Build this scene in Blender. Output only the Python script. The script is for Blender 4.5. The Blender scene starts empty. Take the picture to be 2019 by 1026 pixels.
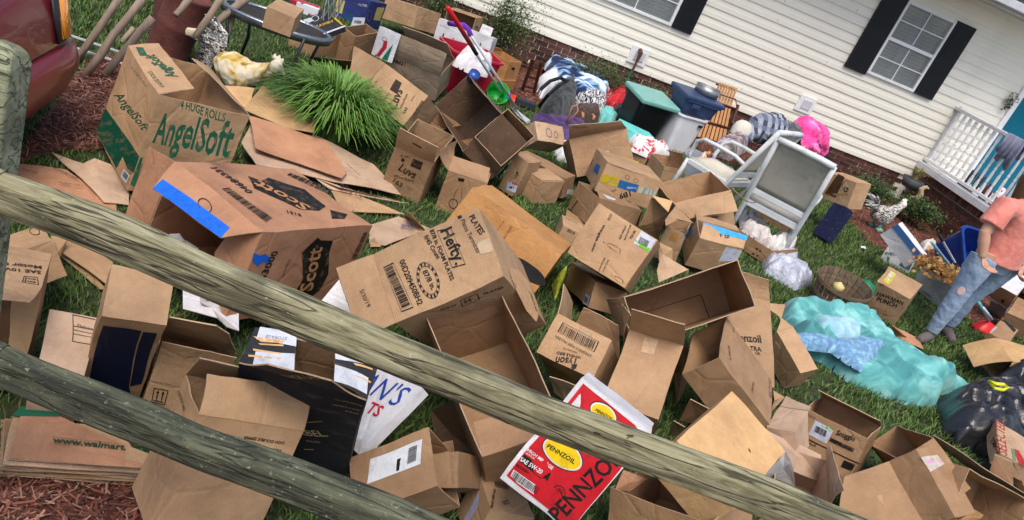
import bpy, bmesh, math, random
import numpy as np
from mathutils import Vector, Matrix, noise
R=math.radians
random.seed(7); rng=np.random.default_rng(7)
S=bpy.context.scene; COL=S.collection
# ---------- camera, sky, sun, exposure ----------
cam=bpy.data.cameras.new('camera'); co=bpy.data.objects.new('camera',cam); COL.objects.link(co); S.camera=co
cam.sensor_width=36; cam.lens=27.9941; cam.clip_start=.05; cam.clip_end=400
co.matrix_world=Matrix([[0.925725,-0.284679,-0.248981,0.000000],[-0.090740,0.471921,-0.876959,0.000000],[0.367151,0.834415,0.411037,2.120000],[0.000000,0.000000,0.000000,1.000000]])
w=bpy.data.worlds.new('World'); S.world=w; w.use_nodes=True
nt=w.node_tree; sky=nt.nodes.new('ShaderNodeTexSky'); sky.sky_type='NISHITA'; sky.sun_disc=False
SUN_EL,SUN_AZ=R(62),R(196)   # azimuth measured clockwise from +Y
sky.sun_elevation=SUN_EL; sky.sun_rotation=SUN_AZ; sky.dust_density=3.0; sky.ozone_density=1.0; sky.air_density=1.0
bg=nt.nodes['Background']; bg.inputs[1].default_value=.15
nt.links.new(sky.outputs[0],bg.inputs[0])
sl=bpy.data.lights.new('sun','SUN'); sl.energy=2.0; sl.angle=R(32); sl.color=(1,.94,.86)
so=bpy.data.objects.new('sun',sl); COL.objects.link(so)
dv=Vector((math.sin(SUN_AZ)*math.cos(SUN_EL),math.cos(SUN_AZ)*math.cos(SUN_EL),math.sin(SUN_EL)))
so.rotation_euler=dv.to_track_quat('Z','Y').to_euler()
S.view_settings.view_transform='Standard'; S.view_settings.look='None'; S.view_settings.exposure=0.42; S.view_settings.gamma=1
S.view_settings.use_curve_mapping=False
S.render.engine='CYCLES'
# ---------- materials ----------
MATS={}
def mat(name,col,rough=.8,var=.12,scale=6,bump=.15,bscale=60,spec=.3,metal=0,stain_or_reflect=None,rand=.0,stretch=None,coat=0,trans=0):
    if name in MATS: return MATS[name]
    m=bpy.data.materials.new(name); m.use_nodes=True; n=m.node_tree.nodes; l=m.node_tree.links
    b=n['Principled BSDF']; b.inputs['Roughness'].default_value=rough; b.inputs['Metallic'].default_value=metal
    b.inputs['Specular IOR Level'].default_value=spec; b.inputs['Coat Weight'].default_value=coat
    b.inputs['Transmission Weight'].default_value=trans
    tc=n.new('ShaderNodeTexCoord'); mp=n.new('ShaderNodeMapping'); l.new(tc.outputs['Object'],mp.inputs[0])
    if stretch: mp.inputs['Scale'].default_value=stretch
    nz=n.new('ShaderNodeTexNoise'); nz.inputs['Scale'].default_value=scale; nz.inputs['Detail'].default_value=6; nz.inputs['Roughness'].default_value=.65
    l.new(mp.outputs[0],nz.inputs[0])
    cr=n.new('ShaderNodeValToRGB'); c=Vector(col[:3])
    lo=c*(1-var*1.6); hi=Vector([min(1,x) for x in c*(1+var)])
    if stain_or_reflect: lo=Vector(stain_or_reflect)
    cr.color_ramp.elements[0].position=.3 if not stain_or_reflect or rough!=.62 else .36; cr.color_ramp.elements[0].color=(*lo,1)
    cr.color_ramp.elements[1].position=.68; cr.color_ramp.elements[1].color=(*hi,1)
    e=cr.color_ramp.elements.new(.46); e.color=(*c,1)
    l.new(nz.outputs['Fac'],cr.inputs[0]); out=cr.outputs[0]
    if rand:
        oi=n.new('ShaderNodeObjectInfo'); hs=n.new('ShaderNodeHueSaturation')
        mr=n.new('ShaderNodeMapRange'); mr.inputs[3].default_value=1-rand; mr.inputs[4].default_value=1+rand
        l.new(oi.outputs['Random'],mr.inputs[0]); l.new(mr.outputs[0],hs.inputs['Value']); l.new(out,hs.inputs['Color']); out=hs.outputs[0]
    l.new(out,b.inputs['Base Color'])
    if bump:
        n2=n.new('ShaderNodeTexNoise'); n2.inputs['Scale'].default_value=bscale; n2.inputs['Detail'].default_value=4; l.new(mp.outputs[0],n2.inputs[0])
        bp=n.new('ShaderNodeBump'); bp.inputs['Strength'].default_value=bump; bp.inputs['Distance'].default_value=.01
        l.new(n2.outputs['Fac'],bp.inputs['Height']); l.new(bp.outputs[0],b.inputs['Normal'])
    MATS[name]=m; return m
def board_mat(name,col,rand=.13,edge=False):
    """kraft board: pulp mottling, faint flute lines, scuffs and creases"""
    m=bpy.data.materials.new(name); m.use_nodes=True; n=m.node_tree.nodes; l=m.node_tree.links
    b=n['Principled BSDF']; b.inputs['Roughness'].default_value=.72; b.inputs['Specular IOR Level'].default_value=.32
    tc=n.new('ShaderNodeTexCoord'); oi=n.new('ShaderNodeObjectInfo')
    ad=n.new('ShaderNodeVectorMath'); ad.operation='ADD'; sc=n.new('ShaderNodeVectorMath'); sc.operation='SCALE'; sc.inputs[3].default_value=37
    cx=n.new('ShaderNodeCombineXYZ')
    for k in range(3): l.new(oi.outputs['Random'],cx.inputs[k])
    l.new(cx.outputs[0],sc.inputs[0]); l.new(tc.outputs['Object'],ad.inputs[0]); l.new(sc.outputs[0],ad.inputs[1])
    def noise_(s,d=5,r=.6):
        z=n.new('ShaderNodeTexNoise'); z.inputs['Scale'].default_value=s; z.inputs['Detail'].default_value=d; z.inputs['Roughness'].default_value=r; l.new(ad.outputs[0],z.inputs[0]); return z
    a=noise_(3.5,7,.7); f=noise_(140,3); s=noise_(9,8,.75)
    c=Vector(col)
    cr=n.new('ShaderNodeValToRGB'); cr.color_ramp.elements[0].position=.3; cr.color_ramp.elements[0].color=(*(c*Vector((.72,.68,.66))),1)
    cr.color_ramp.elements[1].position=.66; cr.color_ramp.elements[1].color=(*(c*1.14),1); l.new(a.outputs['Fac'],cr.inputs[0])
    m2=n.new('ShaderNodeMixRGB'); m2.blend_type='MULTIPLY'; m2.inputs[0].default_value=.16; l.new(cr.outputs[0],m2.inputs[1]); l.new(f.outputs['Fac'],m2.inputs[2])
    # scuffed pale streaks
    mp=n.new('ShaderNodeMapping'); mp.inputs['Scale'].default_value=(3,22,9); l.new(ad.outputs[0],mp.inputs[0])
    sk=n.new('ShaderNodeTexNoise'); sk.inputs['Scale'].default_value=3; sk.inputs['Detail'].default_value=8; l.new(mp.outputs[0],sk.inputs[0])
    r2=n.new('ShaderNodeValToRGB'); r2.color_ramp.elements[0].position=.60; r2.color_ramp.elements[1].position=.74; r2.color_ramp.elements[1].color=(.35,.35,.35,1); l.new(sk.outputs['Fac'],r2.inputs[0])
    m3=n.new('ShaderNodeMixRGB'); l.new(r2.outputs[0],m3.inputs[0]); l.new(m2.outputs[0],m3.inputs[1]); m3.inputs[2].default_value=(*(c*.55+Vector((.2,.18,.15))),1)
    hs=n.new('ShaderNodeHueSaturation'); mr=n.new('ShaderNodeMapRange'); mr.inputs[3].default_value=1-rand; mr.inputs[4].default_value=1+rand
    l.new(oi.outputs['Random'],mr.inputs[0]); l.new(mr.outputs[0],hs.inputs['Value']); l.new(m3.outputs[0],hs.inputs['Color']); l.new(hs.outputs[0],b.inputs['Base Color'])
    # relief: long soft creases + flutes + grain
    wv=n.new('ShaderNodeTexWave'); wv.inputs['Scale'].default_value=42 if not edge else 60; wv.inputs['Distortion'].default_value=.4; l.new(tc.outputs['Object'],wv.inputs[0])
    vo=n.new('ShaderNodeTexVoronoi'); vo.feature='DISTANCE_TO_EDGE'; vo.inputs['Scale'].default_value=4.2; l.new(ad.outputs[0],vo.inputs[0])
    r3=n.new('ShaderNodeValToRGB'); r3.color_ramp.elements[0].position=0; r3.color_ramp.elements[1].position=.05; l.new(vo.outputs[0],r3.inputs[0])
    mx=n.new('ShaderNodeMath'); mx.operation='MULTIPLY_ADD'; mx.inputs[1].default_value=.05; l.new(wv.outputs['Fac'],mx.inputs[0]); l.new(s.outputs['Fac'],mx.inputs[2])
    my=n.new('ShaderNodeMath'); my.operation='MULTIPLY_ADD'; my.inputs[1].default_value=.26; l.new(r3.outputs[0],my.inputs[0]); l.new(mx.outputs[0],my.inputs[2])
    bp=n.new('ShaderNodeBump'); bp.inputs['Strength'].default_value=.55; bp.inputs['Distance'].default_value=.012; l.new(my.outputs[0],bp.inputs['Height']); l.new(bp.outputs[0],b.inputs['Normal'])
    return m
BC=dict(grey=(.36,.27,.19),tan=(.455,.285,.155),pale=(.53,.37,.255),bright=(.60,.375,.175),brown=(.355,.213,.112),rose=(.46,.235,.13),orange=(.50,.25,.085),peach=(.55,.37,.23),
        dark=(.13,.075,.042),black=(.022,.023,.028),white=(.70,.70,.73),navy=(.022,.035,.16),navyd=(.010,.015,.06),greywhite=(.46,.46,.47))  # dark: brown board with interior and gap shade put into its colour
BM={k:board_mat('board_'+k,v) for k,v in BC.items()}
EDGE=board_mat('board_edge',(.47,.33,.21),edge=True)
PR={}
def ink(h):
    if h in PR: return PR[h]
    c=[int(h.lstrip('#')[i:i+2],16)/255 for i in (0,2,4)] if len(h)==7 else [int(x*2,16)/255 for x in h[1:]]
    c=[x/12.92 if x<.04 else ((x+.055)/1.055)**2.4 for x in c]
    dk=h in('#15120f','#12100f','#0d4f38','#2e2218','#2a2018'); PR[h]=mat('print_'+h[1:],c,rough=.62,var=.18,scale=26,bump=.1,bscale=90,stain_or_reflect=tuple(x*.62+k*.26 for x,k in zip(c,(.42,.25,.13))) if dk else None); return PR[h]
# ---------- object helpers ----------
def link(o,parent=None):
    COL.objects.link(o)
    if parent is not None: o.parent=parent
    return o
def tag(o,label=None,cat=None,group=None,kind=None):
    if label:o['label']=label
    if cat:o['category']=cat
    if group:o['group']=group
    if kind:o['kind']=kind
    return o
def empty(name,loc=(0,0,0),label=None,cat=None,group=None,rot=None):
    o=bpy.data.objects.new(name,None); o.location=loc; o.empty_display_size=.1
    if rot is not None: o.rotation_euler=rot
    link(o); return tag(o,label,cat,group)
def mesh(name,vs,fs,m,parent=None,smooth=False,loc=None):
    me=bpy.data.meshes.new(name); me.from_pydata([tuple(v) for v in vs],[],fs)
    ms=m if isinstance(m,(list,tuple)) else [m]
    for x in ms: me.materials.append(x)
    if smooth: me.polygons.foreach_set('use_smooth',[True]*len(me.polygons))
    me.update(); o=bpy.data.objects.new(name,me)
    if loc is not None:o.location=loc
    return link(o,parent)
def fastmesh(name,V,F,m,parent=None,matidx=None):
    """V (n,3) F (m,k) numpy"""
    me=bpy.data.meshes.new(name); k=F.shape[1]
    me.vertices.add(len(V)); me.vertices.foreach_set('co',V.astype(np.float32).ravel())
    me.loops.add(F.size); me.loops.foreach_set('vertex_index',F.astype(np.int32).ravel())
    me.polygons.add(len(F)); me.polygons.foreach_set('loop_start',np.arange(0,F.size,k,dtype=np.int32)); me.polygons.foreach_set('loop_total',np.full(len(F),k,dtype=np.int32))
    ms=m if isinstance(m,(list,tuple)) else [m]
    for x in ms: me.materials.append(x)
    if matidx is not None: me.polygons.foreach_set('material_index',matidx.astype(np.int32))
    me.update(calc_edges=True); return link(bpy.data.objects.new(name,me),parent)
class MB:
    def __init__(s): s.v=[];s.f=[]
    def add(s,vs,fs):
        k=len(s.v); s.v+=[Vector(x) for x in vs]; s.f+=[[i+k for i in f] for f in fs]; return s
    def box(s,c,d,M=None):
        vs=[Vector((c[0]+d[0]*(i-.5),c[1]+d[1]*(j-.5),c[2]+d[2]*(k-.5))) for i in(0,1) for j in(0,1) for k in(0,1)]
        if M: vs=[M@v for v in vs]
        return s.add(vs,[(0,1,3,2),(4,6,7,5),(0,4,5,1),(2,3,7,6),(0,2,6,4),(1,5,7,3)])
    def tube(s,pts,r,n=8,cap=True,squash=None):
        pts=[Vector(p) for p in pts]; rr=r if isinstance(r,(list,tuple)) else [r]*len(pts); vs=[];fs=[];up=None
        for i,p in enumerate(pts):
            t=(pts[min(i+1,len(pts)-1)]-pts[max(i-1,0)]).normalized()
            if up is None: up=t.orthogonal().normalized() if squash is None else Vector(squash[1])
            x=(up-t*up.dot(t)).normalized(); y=t.cross(x); up=x
            q=squash[0] if squash else 1
            vs+=[p+(x*math.cos(a)*q+y*math.sin(a))*rr[i] for a in [2*math.pi*j/n for j in range(n)]]
        for i in range(len(pts)-1):
            for j in range(n): fs.append((i*n+j,i*n+(j+1)%n,(i+1)*n+(j+1)%n,(i+1)*n+j))
        if cap: fs+= [tuple(range(n))[::-1],tuple(range((len(pts)-1)*n,len(pts)*n))]
        return s.add(vs,fs)
    def lathe(s,c,prof,n=24,M=None,sx=1,sy=1):
        vs=[];fs=[]
        for r,z in prof: vs+=[Vector((r*math.cos(2*math.pi*j/n)*sx,r*math.sin(2*math.pi*j/n)*sy,z)) for j in range(n)]
        for i in range(len(prof)-1):
            for j in range(n): fs.append((i*n+j,i*n+(j+1)%n,(i+1)*n+(j+1)%n,(i+1)*n+j))
        c=Vector(c); vs=[(M@v if M else v)+c for v in vs]; return s.add(vs,fs)
    def plate(s,poly,t,n=None):
        p=[Vector(x) for x in poly]; k=len(p)
        if n is None:
            n=Vector((0,0,0))
            for i in range(k): n+=p[i].cross(p[(i+1)%k])
        n=Vector(n).normalized(); vs=[x-n*t/2 for x in p]+[x+n*t/2 for x in p]
        return s.add(vs,[tuple(range(k))[::-1],tuple(range(k,2*k))]+[(i,(i+1)%k,k+(i+1)%k,k+i) for i in range(k)])
    def build(s,name,m,parent=None,smooth=False,bevel=0,seg=2,sub=0):
        o=mesh(name,s.v,s.f,m,parent,smooth)
        if bevel:
            b=o.modifiers.new('b','BEVEL'); b.width=bevel; b.segments=seg; b.limit_method='ANGLE'
        if sub:
            u=o.modifiers.new('s','SUBSURF'); u.levels=sub; u.render_levels=sub
        return o
def disp(p,seed,amp):
    o=Vector((seed*3.7,seed*1.3,seed*7.1)); return noise.noise_vector(Vector(p)*3.1+o)*amp+noise.noise_vector(Vector(p)*11+o)*amp*.28
# ---------- cardboard boxes ----------
TH=.0045
def box_body(rec,seed,amp):
    lo,hi=rec['lo'],rec['hi']; op=set(map(tuple,rec['op'])); n=9
    vs=[];fs=[];mi=[];idx={}
    def vid(p):
        k=(round(p[0],4),round(p[1],4),round(p[2],4))
        if k not in idx: idx[k]=len(vs); vs.append(Vector(k))
        return idx[k]
    def shell(l,h,flip):
        for a in range(3):
            for g in (-1,1):
                if (a,g) in op: continue
                b,c=(a+1)%3,(a+2)%3
                for i in range(n):
                    for j in range(n):
                        q=[]
                        for u,v in ((i,j),(i+1,j),(i+1,j+1),(i,j+1)):
                            p=[0,0,0]; p[a]=l[a] if g<0 else h[a]; p[b]=l[b]+(h[b]-l[b])*u/n; p[c]=l[c]+(h[c]-l[c])*v/n; q.append(vid(p))
                        if (g<0)!=flip: q=q[::-1]
                        fs.append(q); mi.append(2 if flip else 0)
    shell(lo,hi,False)
    if op:
        l2=[x+TH for x in lo];h2=[x-TH for x in hi]
        for a,g in op:
            if g<0:l2[a]=lo[a]
            else:h2[a]=hi[a]
        shell(l2,h2,True)
        for a,g in op:
            b,c=(a+1)%3,(a+2)%3; z=lo[a] if g<0 else hi[a]
            def P(u,v):
                p=[0,0,0];p[a]=z;p[b]=u;p[c]=v;return vid(p)
            for k in range(n):
                for (ua,ub,va,vb) in ((0,0,0,1),(1,1,0,1),(0,1,0,0),(0,1,1,1)):
                    L=lambda t,ax,ll,hh:ll[ax]+(hh[ax]-ll[ax])*t
                    def pt(ll,hh,t): return P(L(ua+(ub-ua)*t,b,ll,hh),L(va+(vb-va)*t,c,ll,hh))
                    fs.append([pt(lo,hi,k/n),pt(lo,hi,(k+1)/n),pt(l2,h2,(k+1)/n),pt(l2,h2,k/n)]); mi.append(1)
    vs=[v+disp(v,seed,amp) for v in vs]
    return vs,fs,mi
FC={}
def text_mesh(s,bold):
    k=(s,bold)
    if k in FC:return FC[k]
    c=bpy.data.curves.new('lettering','FONT'); c.body=s; c.resolution_u=2
    if bold: c.offset=.022
    o=bpy.data.objects.new('t',c); COL.objects.link(o)
    dg=bpy.context.evaluated_depsgraph_get(); me=bpy.data.meshes.new_from_object(o.evaluated_get(dg))
    vs=[v.co.copy() for v in me.vertices]; fs=[tuple(p.vertices) for p in me.polygons]
    bpy.data.objects.remove(o); bpy.data.meshes.remove(me); bpy.data.curves.remove(c)
    x0=min(v.x for v in vs);x1=max(v.x for v in vs)
    FC[k]=([Vector((v.x-x0,v.y,0)) for v in vs],fs,x1-x0); return FC[k]
def decal(D,parent,D_):
    n=Vector(D['n']); l=n*D['l']; k=D['k']; vs=[];fs=[]
    if k=='t':
        tv,tf,W=text_mesh(D['s'],D['b']); sc=D['w']/W; d=Vector(D['d']);u=Vector(D['u']);o=Vector(D['o'])
        sh=.22 if D['f'] else 0
        vs=[o+d*((v.x+sh*v.y)*sc)+u*(v.y*sc*D['h'])+l for v in tv]; fs=tf; nm='lettering'
    elif k=='r':
        p=[Vector(x) for x in D['p']]; nm='label_panel'
        if len(p)==4:
            q=5
            for i in range(q+1):
                for j in range(q+1):
                    a=p[0].lerp(p[1],i/q);b=p[3].lerp(p[2],i/q); vs.append(a.lerp(b,j/q)+l)
            fs=[(i*(q+1)+j,(i+1)*(q+1)+j,(i+1)*(q+1)+j+1,i*(q+1)+j+1) for i in range(q) for j in range(q)]
        else:
            c=sum(p,Vector())/len(p); rg=[]
            for i in range(len(p)): rg+=[p[i].lerp(p[(i+1)%len(p)],j/4) for j in range(4)]
            m=len(rg); vs=[c+l]
            for q in (.34,.67,1): vs+=[c.lerp(x,q)+l for x in rg]
            fs=[(0,1+i,1+(i+1)%m) for i in range(m)]+[(1+a*m+i,1+(a+1)*m+i,1+(a+1)*m+(i+1)%m,1+a*m+(i+1)%m) for a in (0,1) for i in range(m)]
    elif k=='bar':
        p=[Vector(x) for x in D['p']]; nm='barcode'; r=random.Random(len(D['p'])+int(abs(D['p'][0][0])*1000))
        a,b,c,d=p
        if (b-a).length<(d-a).length: a,b,c,d=b,c,d,a
        x=0.0
        while x<.97:
            wd=r.choice((.008,.012,.02,.03)); g=r.choice((.01,.014,.022))
            q=[a.lerp(b,x),a.lerp(b,min(1,x+wd)),d.lerp(c,min(1,x+wd)),d.lerp(c,x)]; k0=len(vs); vs+=[y+l for y in q]; fs.append((k0,k0+1,k0+2,k0+3)); x+=wd+g
    elif k=='ring4':
        p=[Vector(x) for x in D['p']]; nm='printed_frame'; c=sum(p,Vector())/4; m=len(p)
        wd=.0035
        q=[x+(c-x).normalized()*wd*1.5 for x in p]; vs=[x+l for x in p+q]; fs=[(i,(i+1)%m,m+(i+1)%m,m+i) for i in range(m)]
    elif k=='bottle':
        p=[Vector(x) for x in D['p']]; nm='printed_outline'
        a=(p[0]+p[3])/2; b=(p[1]+p[2])/2; wv=(p[3]-p[0]); 
        pr=[(.16,0),(.16,.22),(.42,.42),(.46,.55),(.46,1)]
        R_=[a.lerp(b,t)+wv*x for x,t in pr]; L_=[a.lerp(b,t)-wv*x for x,t in pr]; loop=R_+L_[::-1]; c=sum(loop,Vector())/len(loop); m=len(loop)
        q=[x+(c-x).normalized()*.003 for x in loop]; vs=[x+l for x in loop+q]; fs=[(i,(i+1)%m,m+(i+1)%m,m+i) for i in range(m)]
    elif k=='arr':
        p=[Vector(x) for x in D['p']]; nm='up_arrows'
        def at(u,v): return p[0].lerp(p[1],u).lerp(p[3].lerp(p[2],u),v)+l
        def q4(u0,v0,u1,v1):
            k0=len(vs); vs.extend([at(u0,v0),at(u1,v0),at(u1,v1),at(u0,v1)]); fs.append((k0,k0+1,k0+2,k0+3))
        q4(0,0,1,.06);q4(0,.94,1,1);q4(0,0,.06,1);q4(.94,0,1,1);q4(.15,.8,.85,.87)
        for u in(.32,.68):
            q4(u-.04,.3,u+.04,.75); k0=len(vs); vs.extend([at(u-.12,.32),at(u+.12,.32),at(u,.14)]); fs.append((k0,k0+1,k0+2))
    elif k=='ell':
        o=Vector(D['o']);a=Vector(D['a']);b=Vector(D['b']); N=32; st=D['st']; nm='printed_mark'
        ri=0 if st==0 else (.86 if st==1 else .8)
        for i in range(N):
            t=2*math.pi*i/N; e=a*math.cos(t)+b*math.sin(t); vs+=[o+e+l,o+e*ri+l]
        for i in range(N):
            if st==2 and i%2: continue
            j=(i+1)%N; fs.append((2*i,2*j,2*j+1,2*i+1))
        if st==2:
            k0=len(vs)
            for i in range(N):
                t=2*math.pi*i/N; e=a*math.cos(t)+b*math.sin(t); vs+=[o+e+l,o+e*.96+l,o+e*.78+l,o+e*.75+l]
            for i in range(N):
                j=(i+1)%N; fs+=[(k0+4*i,k0+4*j,k0+4*j+1,k0+4*i+1),(k0+4*i+2,k0+4*j+2,k0+4*j+3,k0+4*i+3)]
    vs=[v+D_(v) for v in vs]
    return mesh(nm,vs,fs,ink(D['c']),parent)
def make_box(rec,seed):
    Rm=Matrix([list(x) for x in rec['r']]).to_4x4(); e=empty(rec['name'],(0,0,0),rec['label'],'box','cardboard boxes strewn over the yard')
    e.matrix_world=Matrix.Translation(rec['o'])@Rm
    sz=min(h-l for h,l in zip(rec['hi'],rec['lo'])); amp=.012 if sz>.1 else .003
    vs,fs,mi=box_body(rec,seed,amp)
    o=mesh('carton_body',vs,fs,[BM[rec['col']],EDGE,BM[rec['col'] if rec['col'] in ('tan','pale','bright','brown','rose','orange','peach','dark','grey') else 'tan']],e); o.data.polygons.foreach_set('material_index',mi); o['_s']=1; del o['_s']
    lo,hi=rec['lo'],rec['hi']
    fobj=[]
    for q,fl in enumerate(rec['fl']):
        p=[Vector(x) for x in fl]; m=len(p); n=(p[1]-p[0]).cross(p[-1]-p[0]).normalized()
        # slightly bowed plate: subdivide between hinge and outer edge
        h1,h2=p[0],p[-1]; outer=p[1:-1]
        mb=MB(); cen=sum(outer,Vector())/len(outer); dd=(cen-(h1+h2)/2); Lw=dd.length
        bow=noise.noise(Vector((seed*1.7,q*3.1,.5)))*.07*Lw/.2
        N=8;Mm=5
        def outp(t):
            if len(outer)==1:
                return outer[0]
            x=t*(len(outer)-1); i=min(int(x),len(outer)-2); return outer[i].lerp(outer[i+1],x-i)
        top=[];bot=[]
        for i in range(N+1):
            for j in range(Mm+1):
                t=i/N;s=j/Mm; a=h1.lerp(h2,t); b=outp(t); v=a.lerp(b,s)+n*(bow*math.sin(s*math.pi)*.6+bow*.5*s*s)
                v=v+disp(h1.lerp(h2,t),seed,amp)*(1-s)+disp(v,seed+q+5,.010)*s
                if s==1: v=v+dd.normalized()*noise.noise(Vector((i*1.3,seed,q)))*.004
                top.append(v+n*TH/2);bot.append(v-n*TH/2)
        K=(N+1)*(Mm+1);W_=Mm+1; F=[];I=[]
        for i in range(N):
            for j in range(Mm):
                a=i*W_+j; F.append((a,a+1,a+W_+1,a+W_));I.append(0); F.append((K+a,K+a+W_,K+a+W_+1,K+a+1));I.append(0)
        for i in range(N):
            a=i*W_+Mm; F.append((a,a+W_,K+a+W_,K+a));I.append(1)
        for j in range(Mm):
            F.append((j,j+1,K+j+1,K+j));I.append(1); a=N*W_+j; F.append((a,a+1,K+a+1,K+a));I.append(1)
        fo=mesh('flap',top+bot,F,[BM[rec['col']],EDGE],e); fo.data.polygons.foreach_set('material_index',I); fobj.append((fo,n,bow,h1,h2,dd,seed,q))
    if 'seam' in rec:
        a,g=rec['seam']; b,c=(a+1)%3,(a+2)%3
        if hi[b]-lo[b]<hi[c]-lo[c]: b,c=c,b      # seam runs along the longer side b
        mid=(lo[c]+hi[c])/2; z=(hi[a] if g>0 else lo[a])
        for u0,u1 in ((lo[c]+.001,mid-.002),(mid+.002,hi[c]-.001)):
            cc=[0,0,0];ds=[0,0,0]; cc[a]=z+g*.003;ds[a]=.006; cc[b]=(lo[b]+hi[b])/2;ds[b]=hi[b]-lo[b]-.002; cc[c]=(u0+u1)/2;ds[c]=u1-u0
            MB().box(cc,ds).build('flap',BM[rec['col']],e)
    for D in rec['dec']:
        if D['fi']<0: decal(D,e,lambda v:disp(v,seed,amp))
        else:
            fo,n,bow,h1,h2,dd,sd,q=fobj[D['fi']]
            hl=(h2-h1); 
            def F_(v):
                s=max(0,min(1,(v-h1).dot(dd)/dd.length_squared)) if dd.length_squared>0 else 0
                t=max(0,min(1,(v-h1).dot(hl)/hl.length_squared))
                return n*(bow*math.sin(s*math.pi)*.6+bow*.5*s*s)+disp(h1.lerp(h2,t),sd,amp)*(1-s)+disp(v,sd+q+5,.010)*s
            decal(D,fo,F_)
    return e
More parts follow.
